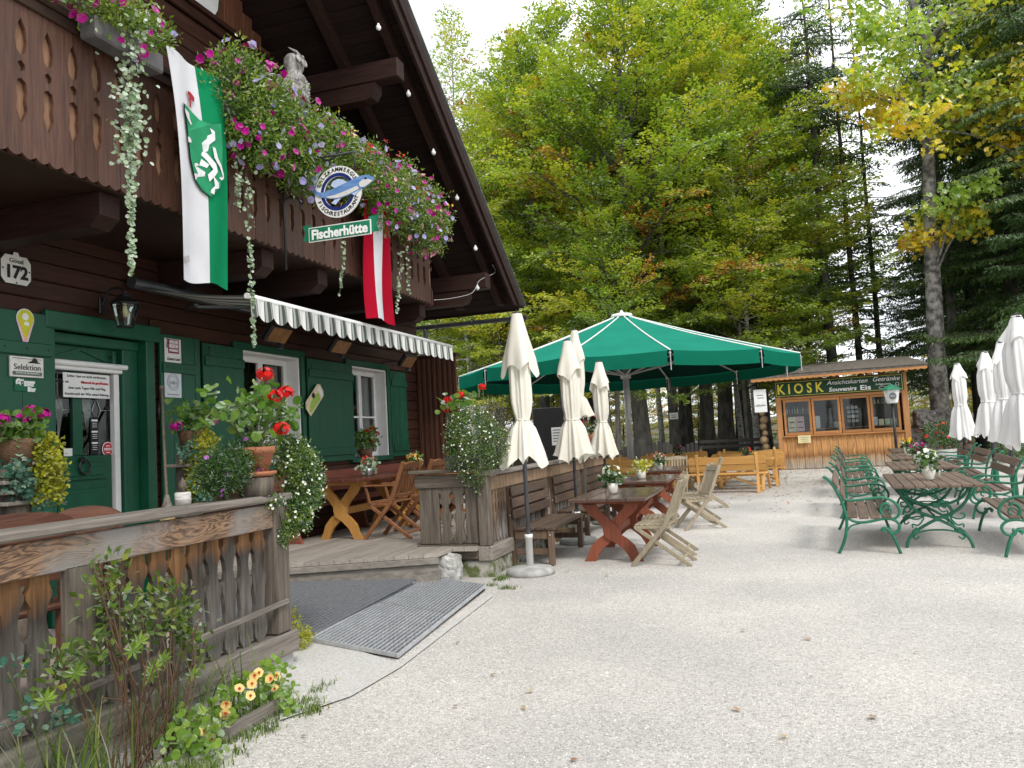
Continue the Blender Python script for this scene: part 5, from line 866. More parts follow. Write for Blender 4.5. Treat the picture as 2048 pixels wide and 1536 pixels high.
# deck furniture
M_ych = wood('ochre_leg', 'z', (.55, .29, .08), (.42, .2, .05), rough=.45, scale=14); M_dtop = wood('deck_table_top', 'y', (.14, .048, .032), (.1, .033, .022), rough=.16, spec=.6, bump=.05)
gd = 'ochre legged tables on the deck'; d1 = xtable('trestle_table', M_dtop, M_ych, .8, 1.9, .77, 4, 'ochre'); d1.location = (-5.3, 9.85, DZ); tag(d1, 'polished table with ochre crossed legs at the front of the deck', None, gd); dup(d1, (-5.3, 12.0, DZ), 0, 'polished table with ochre crossed legs further along the deck', gd)
gdc = 'folding armchairs on the deck'; f0 = folding_chair('folding_armchair', M_teakr, True); f0.location = (-4.62, 9.3, DZ); f0.rotation_euler.z = PI-.08; tag(f0, 'nearest reddish folding armchair on the deck', None, gdc)
for loc, rz, lab in (((-4.6, 10.1, DZ), PI-.02, 'middle reddish folding armchair on the deck'), ((-4.62, 11.5, DZ), PI+.03, 'farthest reddish folding armchair on the deck')): dup(f0, loc, rz, lab, gdc)
wb = thing('wall_bench', 'reddish bench along the chalet wall behind the deck table', 'bench', (-5.8, 10.2, DZ)); M_wb = wood('wall_bench', 'y', (.27, .09, .06), (.16, .05, .035), rough=.4)
MB().cbox((-.16, -1.6, .42), (.2, 2.2, .46), .01).build('seat', M_wb, wb); MB().cbox((-.18, -1.6, .56), (-.15, 2.2, .86), .01).build('backrest', M_wb, wb)
for y in (-1.45, .3, 2.0): MB().prism([(-.15, 0), (.19, 0), (.15, .08), (.12, .2), (.15, .34), (.18, .418), (-.15, .418)], -.025, .025, Matrix.Translation((0, y, 0)) @ FRO(0, 0, 0)).build('leg', M_wb, wb)
# ---- pots of flowers
M_pot = paint('white_ceramic', (.78, .76, .68), (.68, .66, .58), rough=.3, bump=.02); M_zinc = paint('zinc', (.45, .46, .47), (.33, .34, .35), rough=.35, metal=.7)
def table_pot(name, label, loc, petm, leafm, pm, r=.07, h=.13, n=26, fs=.05, lr=.11, tall=.13, cluster=False):
    t = thing(name, label, 'plant pot', loc); x, y, z = loc
    rb(t, 'pot', pm, lambda m: m.lathe([(r*.62, 0), (r*.75, .01), (r*1.0, h*.55), (r*.98, h), (r*.85, h), (r*.85, h*.85), (0, h*.85)], 18, loc)); foliage(t, leafm, [((x, y, z+h+lr*.35), (lr, lr, lr*.55))], 130, .05, .05, 'leaves', 'round', clump=2)
    if petm: bloom(t, petm, [((x, y, z+h+tall), (lr*.8, lr*.8, lr*.45))], n*(3 if cluster else 1), fs, 'blossoms', face=(0, -.2, .6), cluster=3 if cluster else 1, spread=.018); rb(t, 'stems', M_stem, lambda m: [m.tube([(x, y, z+h), (x+random.uniform(-1, 1)*lr*.6, y+random.uniform(-1, 1)*lr*.6, z+h+tall)], .003, 4) for _ in range(8)])
    return t
gp_ = 'potted plants on the dark tables'
table_pot('cyclamen_pot', 'white flowering cyclamen in a round cream pot', (-1.92, 10.0, .762), P_wht, G_dark, M_pot, tall=.15, n=34); table_pot('leafy_pot', 'yellow green leafy plant in a round cream pot', (-2.02, 13.0, .762), None, G_yel, M_pot, .085, .15, lr=.16); table_pot('pink_cyclamen_pot', 'small pink cyclamen in a cream pot', (-2.1, 15.9, .762), P_pnk, G_dark, M_pot, tall=.13, n=16)
p = atx(737, 935, -5.15); table_pot('zinc_bucket_plant', 'red flowers in a small zinc bucket on the deck table', (p.x, p.y, DZ+.772), P_red, G_sil, M_zinc, .055, .11, 24, .04, .09, .1); p = atx(826, 920, -5.3); table_pot('mixed_flower_pot', 'yellow and orange flowers in a pot on the deck table', (p.x, p.y, DZ+.772), P_ora, G_ger, M_pot, .06, .1, 26, .05, .1, .09)
p = atx(733, 890, -6.0); t = thing('window_geranium', 'red geranium in a wicker basket on the far window sill', 'plant pot', (-6.0, p.y, 1.362)); rb(t, 'basket', M_basket, lambda m: m.lathe([(.09, 0), (.12, .12), (.11, .12), (0, .1)], 16, (-6.02, p.y, 1.363))); foliage(t, G_ger, [((-6.0, p.y, 1.62), (.14, .2, .15))], 260, .055, .06, 'leaves', 'round', clump=2); umbels(t, P_red, [(-5.9, p.y+q, 1.6+z) for q, z in ((-.13, .16), (.05, .2), (.18, .12), (0, .0))], .04, 26, .028)
# planter on the deck corner
t = thing('corner_planter', 'bushy white flowered planter on the deck railing corner', 'planter', (-3.45, 8.44, 1.205)); rb(t, 'trough', M_box, lambda m: m.cbox((-3.5, 8.36, 1.207), (-3.14, 8.52, 1.36), .015))
def By(px_, py_, Y, rx, rz): p = aty(px_, py_, Y); k = (p-CO).dot(cf)/FPX; return ((p.x, p.y, p.z), (rx*k, min(rx, rz)*k, rz*k))
bl = [By(945, 870, 8.4, 52, 58), By(925, 900, 8.38, 36, 50), By(985, 890, 8.4, 34, 45), By(945, 945, 8.36, 34, 25), By(955, 970, 8.34, 10, 18), By(910, 860, 8.4, 20, 35)]
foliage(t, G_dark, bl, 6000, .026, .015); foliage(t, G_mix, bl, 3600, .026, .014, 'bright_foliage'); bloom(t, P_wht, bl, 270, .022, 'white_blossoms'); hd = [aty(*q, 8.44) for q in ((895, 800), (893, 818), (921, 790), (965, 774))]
umbels(t, P_red, hd, .045, 34, .03); rb(t, 'stems', M_stem, lambda m: [m.tube([(h.x+.02, 8.44, 1.4), h], .005, 5) for h in hd]); foliage(t, G_ger, [By(915, 810, 8.42, 28, 18)], 50, .07, .08, 'geranium_leaves', 'round', clump=2)
t = thing('heather_bush', 'brownish green heather bush behind the corner planter', 'plant', (-3.3, 9.4, .36)); bl = [By(985, 830, 9.4, 36, 35), By(1000, 870, 9.4, 24, 40)]; foliage(t, leafmat('foliage_heather', [(0, (.06, .06, .03)), (.6, (.13, .12, .05)), (1, (.2, .12, .12))]), bl, 2600, .03, .008); rb(t, 'pot', M_terra, lambda m: m.lathe([(.13, .362), (.17, .8), (.15, .8), (0, .78)], 16, (aty(990, 880, 9.4).x, 9.4, 0))); rb(t, 'stems', M_twig, lambda m: [m.tube([(aty(990, 880, 9.4).x, 9.4, .78), c], .008, 4) for c, r in bl])
# ================================================================== closed parasols
C_par = cloth('parasol_cream', (.9, .87, .77), .25, (.86, .83, .72), 2.); C_parw = cloth('parasol_white', (.9, .89, .87), .25, (.85, .84, .82), 2.)
M_pole = paint('pole_grey', (.07, .075, .08), (.05, .052, .056), rough=.35, spec=.5)
def parasol(label, loc, top, flap, tie, hem, rf, rb_, rt, rh, mat, group, seed, base='disc', pole_r=.024, tilt=(0, 0)):
    rs = random.Random(seed); t = thing('closed_parasol', label, 'parasol', loc, rs.uniform(0, 1), group); ph = [rs.uniform(0, 6.28) for _ in range(6)]
    MB().tube([(0, 0, .02), (0, 0, top-.03)], pole_r, 12).build('pole', M_pole, t)
    MB().lathe([(pole_r+.03, top-.035), (.055, top-.012), (.05, top+.004), (.012, top+.014), (.012, top+.03), (0, top+.034)], 12).build('cap', M_blk, t)
    def skin(zs, n, hemf=0.):
        vs = []; m_ = len(zs)
        for i, (z, r, pl, fo) in enumerate(zs):
            for k in range(n):
                a = 2*PI*k/n; f = 1+pl*(1-2*abs(math.sin((fo*a+ph[0]+.8*math.sin(a+ph[1]))/2))**.8)+pl*.5*math.cos((fo*2-3)*a+ph[2]+z*1.5)+.05*math.sin(3*a+ph[3]+z*6)
                dz = 0
                if i >= m_-2: dz = hemf*(i-m_+3)/2*(abs(math.sin(fo*a/2+ph[4]))-.5+.35*math.sin(2*a+ph[5]))
                vs.append((r*f*math.cos(a), r*f*math.sin(a), z+dz))
        return vs, [(i*n+k, i*n+(k+1) % n, (i+1)*n+(k+1) % n, (i+1)*n+k)[::-1] for i in range(m_-1) for k in range(n)]
    h = hem; zs = [(top-.02, .055, 0., 8)]+[(top-.02+(tie-top)*s_, rb_*(.45+.55*min(1, s_*2.2))*(1 if s_ < .8 else 1-(s_-.8)*1.7), .14*min(1, s_*3), 8) for s_ in (.15, .3, .45, .6, .72, .82, .9)]
    zs += [(tie+.02, rt*1.05, .1, 8), (tie, rt, .06, 8), (tie-.03, rt*1.12, .12, 8)]+[(tie+(h-tie)*s_, rt*1.15+(rh*.88-rt*1.15)*s_**.9, .2+.04*s_, 8) for s_ in (.2, .4, .6, .8, .92, 1.)]
    MB().add(*skin(zs, 80, .10), True).build('canopy', mat, t)
    zf = [(top-.012, .058, 0, 4), (top-(top-flap)*.35, rf*.55, .06, 4), (top-(top-flap)*.75, rf*.9, .15, 4), (flap, rf, .22, 4)]
    MB().add(*skin(zf, 48, .12), True).build('top_flap', mat, t)
    MB().lathe([(rt*1.02, tie-.014), (rt*1.14, tie), (rt*1.02, tie+.014)], 20).build('tie_band', mat, t)
    if base == 'disc':
        MB().lathe([(.27, 0), (.275, .045), (.24, .075), (.07, .1), (0, .1)], 28).build('base_plate', M_con, t); MB().lathe([(.032, .1), (.04, .1), (.04, .4), (.046, .4), (.046, .44), (.03, .44)], 14).build('socket', M_wht, t); MB().tube([(0, .04, .41), (0, .09, .41), (0, .1, .44), (0, .075, .45)], .006, 6).build('clamp_screw', M_wht, t)
    else: MB().lathe([(pole_r+.008, 0), (pole_r+.016, .01), (pole_r+.016, .52), (pole_r+.005, .55)], 14).build('socket', paint('iron_green', (.012, .16, .085), (.008, .11, .06), rough=.4, spec=.5), t); MB().lathe([(.22, 0), (.22, .03), (0, .035)], 20).build('base_plate', M_con, t)
    return t
gl_ = 'closed cream parasols'; b1 = atz(1058, 1148, 0)
parasol('nearest closed cream parasol in a round concrete base', (b1.x+.02, b1.y, 0), 2.94, 2.28, 1.72, 1.24, .19, .115, .075, .25, C_par, gl_, 1)
parasol('closed cream parasol second in the row by the railing', (-2.66, 11.1, 0), 2.88, 2.36, 1.74, 1.18, .19, .125, .1, .27, C_par, gl_, 2); parasol('closed cream parasol last in the row by the railing', (-2.70, 13.5, 0), 2.76, 2.30, 1.72, 1.14, .18, .12, .08, .26, C_par, gl_, 3)
parasol('tall closed cream parasol on the deck behind the second one', (-3.3, 14.4, DZ), 3.12, 2.55, 1.9, 1.5, .16, .13, .1, .26, C_par, gl_, 4)
gr_ = 'closed white parasols beside the green benches'
for k, (x, y, X, tp, lab) in enumerate(((2028, 630, 3.1, 2.75, 'largest and nearest closed white parasol at the right edge'), (1998, 682, 3.9, 2.75, 'closed white parasol just left of the nearest one at the right'), (1966, 703, 4.1, 2.75, 'closed white parasol third from the right edge'), (1912, 726, 4.3, 2.75, 'farthest closed white parasol beside the maple trunk'))):
    p = atz(x, y, tp); parasol(lab, (p.x+.02, p.y, 0), tp, tp-.36, 1.74, 1.08 if k < 3 else .98, .17, .17 if k == 0 else .15, .13, .30, C_parw, gr_, 20+k, 'iron', .04)
# ================================================================== giant green parasol
C_grn = cloth('canopy_green', (.02, .215, .145), .03, (.018, .19, .128), 1.5, .1); C_grd = cloth('valance_green', (.008, .14, .085), .08, (.007, .13, .08), 2, .3); C_shd = cloth('painted_shade', (.008, .035, .026), .0, (.007, .03, .022), 1.5, .1); M_al = paint('aluminium', (.5, .51, .5), (.42, .43, .42), rough=.4, metal=.3)
ux, uy, ur, uz, pk = -3.5, 21.0, 4.4, 3.2, 4.66; gu = thing('giant_parasol', 'huge open green parasol with white seams over the pine benches', 'parasol', (ux, uy, 0)); nr = 12; a0 = rad(-90+22)
rimp = [Vector((ur*math.cos(a0+2*PI*k/nr), ur*math.sin(a0+2*PI*k/nr), uz)) for k in range(nr)]; apex = Vector((0, 0, pk))
for k in range(nr):
    A, Bq = rimp[k], rimp[(k+1) % nr]; n = 8; vs = []; fs = []
    for i in range(n+1):
        s_ = i/n
        for j in range(9):
            u = j/8; q = apex.lerp(A.lerp(Bq, u), .04+.96*s_); q = q-Vector((0, 0, .05*s_*math.sin(PI*u)*.6+.05*math.sin(PI*s_))); vs.append(q)
    MB().add(vs, [(i*9+j, (i+1)*9+j, (i+1)*9+j+1, i*9+j+1) for i in range(n) for j in range(8)], True).build('canopy_panel', C_grn, gu)
    MB().add([v_-Vector((0, 0, .012)) for v_ in vs], [(i*9+j, i*9+j+1, (i+1)*9+j+1, (i+1)*9+j) for i in range(n) for j in range(8)], True).build('shade_panel', C_shd, gu)  # added near-black panel below the canopy: underside shade put into its colour
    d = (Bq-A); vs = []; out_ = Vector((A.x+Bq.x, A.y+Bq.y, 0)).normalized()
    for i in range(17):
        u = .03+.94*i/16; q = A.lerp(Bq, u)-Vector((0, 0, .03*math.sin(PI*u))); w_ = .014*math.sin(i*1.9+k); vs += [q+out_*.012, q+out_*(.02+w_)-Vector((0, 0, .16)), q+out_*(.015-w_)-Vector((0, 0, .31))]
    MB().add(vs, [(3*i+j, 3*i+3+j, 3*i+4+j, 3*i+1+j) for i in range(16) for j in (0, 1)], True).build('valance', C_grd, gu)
    MB().tube([apex.lerp(A, s_/8)+Vector((0, 0, .012-.05*math.sin(PI*s_/8)*.95)) for s_ in range(9)], .02, 5).build('seam_tape', M_wht, gu)
    MB().bar(apex.lerp(A, .04)-Vector((0, 0, .12)), A-Vector((0, 0, .06)), .05, .035).build('rib', M_al, gu); MB().bar(Vector((0, 0, 3.05))+A*0.04*Vector((1, 1, 0)).length/1.5*0+Vector((A.x*.03, A.y*.03, 0)), apex.lerp(A, .62)-Vector((0, 0, .16)), .04, .03).build('strut', M_al, gu)
    MB().bar(A+Vector((0, 0, -.02)), A+Vector((0, 0, -.42)), .03, .02, (1, 0, 0)).build('hanger', M_al, gu)
MB().lathe([(.3, pk-.08), (.27, pk+.01), (.06, pk+.05), (.02, pk+.12), (0, pk+.13)], 16).build('crown', M_wht, gu); MB().tube([(0, 0, 0), (0, 0, pk-.05)], .085, 14).build('mast', M_al, gu); MB().lathe([(.14, 2.95), (.14, 3.12), (.09, 3.14)], 14).build('hub', M_al, gu); MB().cbox((-.5, -.5, 0), (.5, .5, .06), .02).build('base_plate', M_con, gu)
# ================================================================== pine benches and tables
def pine_bench():
    t = thing('pine_bench', 'x', 'bench'); L_ = 1.75
    for sx in (-L_/2+.2, L_/2-.2):
        MB().bar((sx, .24, 0), (sx, .14, .45), .07, .06, (1, 0, 0)).build('leg', M_pinez, t); MB().bar((sx, -.25, 0), (sx, -.16, .45), .07, .06, (1, 0, 0)).bar((sx, -.16, .4), (sx, -.27, .92), .065, .055, (1, 0, 0)).build('back_post', M_pinez, t); MB().cbox((sx-.03, -.2, .36), (sx+.03, .2, .425), .006).build('seat_bearer', M_pinez, t)
        MB().bar((sx, -.2, .14), (sx, .21, .14), .05, .05).build('stretcher', M_pinez, t)
    for y0 in (-.2, .015): MB().cbox((-L_/2, y0, .427), (L_/2, y0+.2, .465), .012).build('seat_plank', M_pine, t)
    Mb = Matrix.Translation((0, -.165, .0)) @ Matrix.Rotation(rad(-12), 4, 'X').inverted() if False else Matrix.Translation((0, -.17, .52)) @ Matrix.Rotation(rad(12), 4, 'X') @ FRO(0, 0, 0)
    MB().prism([(-L_/2, .0), (L_/2, .0), (L_/2, .14), (-L_/2, .14)], 0, .03, Mb).build('back_plank', M_pine, t)
    MB().prism([(-L_/2, .16), (L_/2, .16), (L_/2+.01, .3), (L_/2-.04, .345), (L_/2-.3, .35), (L_/2-.6, .325), (0, .33), (-L_/2+.6, .325), (-L_/2+.3, .35), (-L_/2+.04, .345), (-L_/2-.01, .3)], 0, .03, Mb).build('back_plank', M_pine, t)
    MB().bar((-L_/2+.22, -.02, .15), (0, -.02, .4), .05, .04, (0, 1, 0)).bar((L_/2-.22, -.02, .15), (0, -.02, .395), .05, .04, (0, 1, 0)).build('brace', M_pinez, t)
    return t
def pine_table():
    t = thing('pine_table', 'x', 'table'); L_ = 1.7
    for k in range(4): MB().cbox((-L_/2, -.38+k*.192, .71), (L_/2, -.195+k*.192, .75), .008).build('top_plank', M_pine, t)
    for sx in (-.6, .6): MB().bar((sx, -.34, 0), (sx, .2, .7), .07, .06, (1, 0, 0)).build('leg', M_pinez, t); MB().bar((sx+.075, .34, 0), (sx+.075, -.2, .7), .07, .06, (1, 0, 0)).build('leg', M_pinez, t)
    MB().cbox((-.56, -.03, .33), (.6, .03, .4), .006).build('stretcher', M_pinez, t); return t
gpb = 'pine benches under the giant parasol'; pb = pine_bench(); A = rad(-7)
lst = [((-.96, 19.35), A, 'front right pine bench seen from behind under the giant parasol'), ((-.55, 21.3), A+.03, 'pine bench at the right end nearest the kiosk corner'), ((-.6, 22.9), A+PI, 'rearmost pine bench on the right beside the kiosk'), ((-2.95, 20.35), A+.04, 'front left pine bench behind the grey chair'), ((-2.55, 22.4), A, 'middle pine bench behind the front left one'), ((-2.7, 24.4), A+PI, 'rear middle pine bench near the dark garden chairs'), ((-4.6, 22.4), A, 'pine bench at the left behind the parasol mast')]
for k, ((x, y), rz, lab) in enumerate(lst):
    if k == 0: pb.location = (x, y, 0); pb.rotation_euler.z = rz; tag(pb, lab, None, gpb)
    else: dup(pb, (x, y, 0), rz, lab, gpb)
gpt = 'pine tables under the giant parasol'; pt = pine_table(); pt.location = (-.78, 20.2, 0); pt.rotation_euler.z = A; tag(pt, 'pine table in front of the kiosk with red flowers', None, gpt); dup(pt, (-2.6, 21.4, 0), A, 'pine table in the middle under the giant parasol', gpt); dup(pt, (-2.62, 23.45, 0), A, 'rear pine table under the giant parasol', gpt)
table_pot('red_pot_plant', 'red flowers in a dark pot on the pine table by the kiosk', (-.55, 20.2, .752), P_red, G_dark, M_blk, .06, .1, 20, .05, .1, .1); table_pot('purple_pot_plant', 'dark pink flowers in a pot on the rear pine table', (-2.55, 23.4, .752), P_mag, G_dark, M_blk, .07, .12, 22, .06, .14, .13)
# ================================================================== cast iron benches and tables on the right
M_iron = MATS['iron_green']; M_wbr = wood('iron_bench_slat', 'y', (.2, .14, .105), (.1, .07, .052), rough=.5)
def iron_bench(L_=2.2):
    t = thing('iron_bench', 'x', 'bench'); c3 = lambda pts, y: [Vector((x, y, z)) for x, z in pts]
    for y in (-L_/2, L_/2):
        fr_ = MB().tube(spline(c3([(0, 0), (.05, .1), (.09, .22), (.11, .38), (.09, .52), (.05, .66), (-.02, .80), (-.08, .87), (-.105, .86)], y), 4), .018, 7)
        fr_.tube(spline(c3([(.64, 0), (.6, .14), (.55, .25), (.5, .285), (.47, .265), (.49, .245)], y), 4), .018, 7).build('leg_frame', M_iron, t)
        MB().tube(spline(c3([(.05, .66), (.10, .615), (.2, .60), (.35, .615), (.5, .625), (.61, .58), (.665, .49), (.64, .41), (.56, .385), (.49, .43), (.47, .5), (.5, .55), (.545, .56), (.56, .53)], y), 4), .016, 7).tube(spline(c3([(.48, .46), (.52, .505), (.565, .505), (.58, .465), (.55, .445)], y), 4), .010, 6).build('armrest', M_iron, t)
        MB().tube(spline(c3([(.11, .43), (.16, .375), (.25, .35), (.36, .36), (.5, .39), (.6, .375), (.655, .31), (.62, .24), (.55, .23), (.53, .27), (.56, .29)], y), 4), .016, 7).tube(spline(c3([(.10, .24), (.15, .31), (.25, .34)], y), 4), .009, 6).build('seat_frame', M_iron, t)
    for k in range(4): x = .125+k*.118; z = .4-.012*math.sin(PI*k/3); MB().cbox((x, -L_/2-.02, z), (x+.1, L_/2+.02, z+.03), .006).build('seat_slat', M_wbr, t)
    for (x, z, a) in ((.095, .60, -20), (.035, .735, -28)): MB().cbox((0, -L_/2-.02, 0), (.025, L_/2+.02, .115), .006, Matrix.Translation((x, 0, z)) @ Matrix.Rotation(rad(a), 4, 'Y')).build('back_slat', M_wbr, t)
    return t
ib = iron_bench(); gib = 'green iron benches with brown slats'; sk = rad(-4.5)
n_ = ('nearest', 'second', 'third', 'farthest')
for k in range(4):
    yy = 11.05+k*3.55; lab = f'{n_[k]} green iron bench with brown slats left of the iron tables'; loc = (.66+.085*(yy-10), yy, 0)
    if k == 0: ib.location = loc; ib.rotation_euler.z = sk; tag(ib, lab, None, gib)
    else: dup(ib, loc, sk, lab, gib)
for k in range(4):
    yy = 10.62+k*3.5; dup(ib, (2.88+.13*(yy-9.6), yy, 0), PI+sk-.03, f'{n_[k]} green iron bench with brown slats right of the iron tables', gib)
def iron_table(L_=2.3, W_=.92):
    t = thing('iron_table', 'x', 'table'); n = 8; bw = W_/n
    for k in range(n): MB().cbox((-W_/2+k*bw+.003, -L_/2, .715), (-W_/2+(k+1)*bw-.003, L_/2, .75), .006).build('top_slat', M_wbr, t)
    MB().cbox((-W_/2+.03, -L_/2+.4, .695), (W_/2-.03, -L_/2+.44, .714), .004).cbox((-W_/2+.03, L_/2-.44, .695), (W_/2-.03, L_/2-.4, .714), .004).build('top_bearer', M_iron, t)
    for y in (-L_/2+.42, L_/2-.42):
        c3 = lambda pts: [Vector((x, y, z)) for x, z in pts]; m = MB()
        for s_ in (-1, 1):
            m.tube(spline(c3([(-.34*s_, 0), (-.31*s_, .1), (-.22*s_, .2), (0, .33), (.2*s_, .42), (.32*s_, .55), (.38*s_, .695)]), 5), .018, 7)
        m.build('leg', M_iron, t); m = MB()
        m.tube(spline(c3([(-.36, .695), (-.27, .57), (-.12, .5), (0, .485), (.12, .5), (.27, .57), (.36, .695)]), 5), .016, 7).tube(spline(c3([(-.2, .13), (-.24, .1), (-.26, .13), (-.22, .17), (-.1, .2), (0, .205), (.1, .2), (.22, .17), (.26, .13), (.24, .1), (.2, .13)]), 4), .010, 6)
        for s_ in (-1, 1): m.tube(spline(c3([(.12*s_, .37), (.2*s_, .33), (.27*s_, .34), (.28*s_, .385), (.24*s_, .39)]), 4), .010, 6).tube(spline(c3([(.14*s_, .48), (.17*s_, .4), (.14*s_, .34), (.2*s_, .26), (.26*s_, .27), (.26*s_, .23)]), 4), .009, 6)
        m.build('scrollwork', M_iron, t)
        for (x_, z_, a_) in ((0, .332, 0), (0, .487, 0), (-.23, .19, -40), (.23, .19, 40)): MB().cbox((-.037, -.021, -.03), (.037, .021, .03), .004, Matrix.Translation((x_, y, z_)) @ Matrix.Rotation(rad(a_), 4, 'Y')).build('clamp', M_iron, t)
    MB().tube([(0, -L_/2+.42, .33), (0, L_/2-.42, .33)], .012, 8).build('stretcher', M_iron, t); return t
it = iron_table(); git = 'slatted iron tables in a row'
for k in range(4):
    yy = 11.05+k*3.5; lab = f'{n_[k]} brown slatted table on green iron legs'; loc = (1.82+.135*(yy-11), yy, 0)
    if k == 0: it.location = loc; it.rotation_euler.z = sk; tag(it, lab, None, git)
    else: dup(it, loc, sk, lab, git)
    pl_ = [('white_flower_pot', 'white flowers in a cream pot on the nearest iron table', P_wht, 0, -.3), ('magenta_flower_pot', 'magenta flowers in a pot on the second iron table', P_mag, .0, -.2), ('yellow_flower_pot', 'yellow flowers in a pot on the third iron table', P_yel, -.1, -.2)]
    if k < 3: nm_, lb_, pe_, ox, oy = pl_[k]; table_pot(nm_, lb_, (loc[0]+ox-.03, loc[1]+oy, .752), pe_, G_dark, M_pot, .075, .17, 26, .055, .11, .12)
# ================================================================== kiosk
KY = 28.4; kx0, kx1 = .3, 4.32; ko = thing('kiosk', 'wooden kiosk hut with green painted name board and glazed hatch', 'kiosk', (2.3, KY+1.3, 0))
M_kz = wood('kiosk', 'z', (.46, .225, .085), (.32, .15, .06), rough=.55, scale=18); M_kx = wood('kiosk', 'x', (.44, .205, .07), (.31, .135, .048), rough=.5, scale=18); M_kw = weathered('kiosk_board', 'z', -.1, .75, (.5, .26, .1), (.38, .33, .27), (.4, .27, .16), .06)
rb(ko, 'wall', M_kz, lambda m: (m.box((kx0+.03, KY+.04, 0), (kx1-.03, KY+.1, 1.1)), m.box((kx0+.03, KY+.04, 2.36), (kx1-.03, KY+.1, 3.0)), m.box((kx0+.03, KY+.1, 0), (kx0+.1, KY+2.6, 3.0)), m.box((kx1-.1, KY+.1, 0), (kx1-.03, KY+2.6, 3.0)), m.box((kx0+.1, KY+2.5, 0), (kx1-.1, KY+2.6, 3.0))))
me = MB().cbox((0, 0, .02), (.265, .03, 1.08), .006).mesh('wall_board'); me.materials.append(M_kw); me2 = MB().cbox((-.03, -.022, .04), (.03, -.001, 1.05), .005).mesh('cover_batten'); me2.materials.append(M_kw)
for k in range(15): x = kx0+.01+k*.2685; link('wall_board', me, ko, Vector((x, KY, 0))-worldloc(ko)); link('cover_batten', me2, ko, Vector((x, KY+.0, 0))-worldloc(ko))
for x in (kx0, kx1-.14): rb(ko, 'corner_post', M_kz, lambda m: m.cbox((x-.02, KY-.05, 0 if x > 1 else 0), (x+.16, KY+.1, 2.98), .01))
rb(ko, 'sill', M_kx, lambda m: m.cbox((kx0+.14, KY-.12, 1.08), (kx1-.17, KY+.06, 1.13), .01)); rb(ko, 'rail', M_kx, lambda m: m.cbox((kx0+.14, KY-.03, 2.34), (kx1-.17, KY+.035, 2.42), .008))
ws = [kx0+.2+k*(kx1-kx0-.43)/4 for k in range(5)]
for k in range(4):
    a, b = ws[k]+.01, ws[k+1]-.01; f_ = .075; yf = KY-.02+(.012 if k in (0, 3) else 0)
    wn = rb(ko, 'hatch_window', M_kx, lambda m: (m.cbox((a, yf, 1.135), (a+f_, yf+.04, 2.335), .006), m.cbox((b-f_, yf, 1.135), (b, yf+.04, 2.335), .006), m.cbox((a+f_+.001, yf, 1.135), (b-f_-.001, yf+.04, 1.135+.1), .006), m.cbox((a+f_+.001, yf, 2.335-.08), (b-f_-.001, yf+.04, 2.335), .006)))
    rb(wn, 'pane', M_gl, lambda m: m.add([(a+f_, yf+.02, 1.236), (b-f_, yf+.02, 1.236), (b-f_, yf+.02, 2.254), (a+f_, yf+.02, 2.254)], [(0, 1, 2, 3)]))
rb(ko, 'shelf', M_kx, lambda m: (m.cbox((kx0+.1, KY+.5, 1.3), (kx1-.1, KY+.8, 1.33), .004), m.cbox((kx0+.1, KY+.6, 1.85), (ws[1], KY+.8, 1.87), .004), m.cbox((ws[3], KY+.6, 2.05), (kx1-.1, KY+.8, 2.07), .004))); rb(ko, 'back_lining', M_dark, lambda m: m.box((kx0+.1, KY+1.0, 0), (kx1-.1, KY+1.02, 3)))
gk = 'souvenirs behind the kiosk panes'; bc = [(.75, .78, .8), (.5, .15, .1), (.2, .35, .5), (.7, .6, .3), (.85, .85, .8), (.15, .4, .2)]
for k in range(9):
    x = ws[0]+.14+k*.085; mt = paint(f'bottle_{k%6}', bc[k % 6], rough=.25, bump=0); t = thing('bottle', f'small bottle number {k+1} from the left on the kiosk shelf'.replace('number ', ''), 'bottle', (x, KY+.7, 1.872), 0, gk); t['label'] = ('leftmost', 'second', 'third', 'fourth', 'fifth', 'sixth', 'seventh', 'eighth', 'rightmost')[k]+' small bottle from the left on the shelf in the left kiosk pane'
    MB().lathe([(.026, 0), (.028, .02), (.028, .14), (.01, .18), (.01, .24), (0, .24)], 8).build('body', mt, t)
for k in range(7):
    x = ws[3]+.12+k*.11; t = thing('souvenir', ('leftmost', 'second', 'third', 'fourth', 'fifth', 'sixth', 'rightmost')[k]+' small souvenir figure on the upper shelf in the right kiosk pane', 'souvenir', (x, KY+.7, 2.072), 0, gk); MB().lathe([(.03, 0), (.035, .03), (.02, .06), (.03, .09), (0, .13)], 8).build('body', paint(f'bottle_{(k+2)%6}', bc[(k+2) % 6], rough=.4, bump=0), t)
pk_ = [((.3, .5, .75), 'blue and white'), ((.75, .6, .2), 'yellow'), ((.2, .5, .2), 'green'), ((.15, .45, .15), 'dark green')]
for k, (c_, nm_) in enumerate(pk_):
    x = ws[3]+.1+k*.19; t = thing('snack_box', f'{nm_} packet standing in the right kiosk pane', 'packet', (x+.08, KY+.58, 1.332)); MB().cbox((-.08, -.05, 0), (.08, .05, .28 if k == 0 else .2), .006).build('box', paint('pack_'+str(k), c_, (.75, .75, .7), scale=14, bump=0), t)
t = thing('postcard_rack', 'white wire postcard rack in the third kiosk pane', 'rack', (ws[2]+.42, KY+.66, 1.332)); MB().tube([(0, 0, 0), (0, 0, .75)], .012, 8).build('stand', M_wht, t)
for i in range(4):
    for k in range(5): a = PI+PI*k/4; MB().cbox((-.05, -.008, 0), (.05, .008, .1), .002, Matrix.Translation((.16*math.cos(a), .12*math.sin(a), .14+i*.15)) @ Matrix.Rotation(a+PI/2, 4, 'Z')).build('postcard', paint('card_'+str((i+k) % 3), [(.75, .76, .76), (.45, .55, .65), (.6, .55, .45)][(i+k) % 3], bump=0), t)
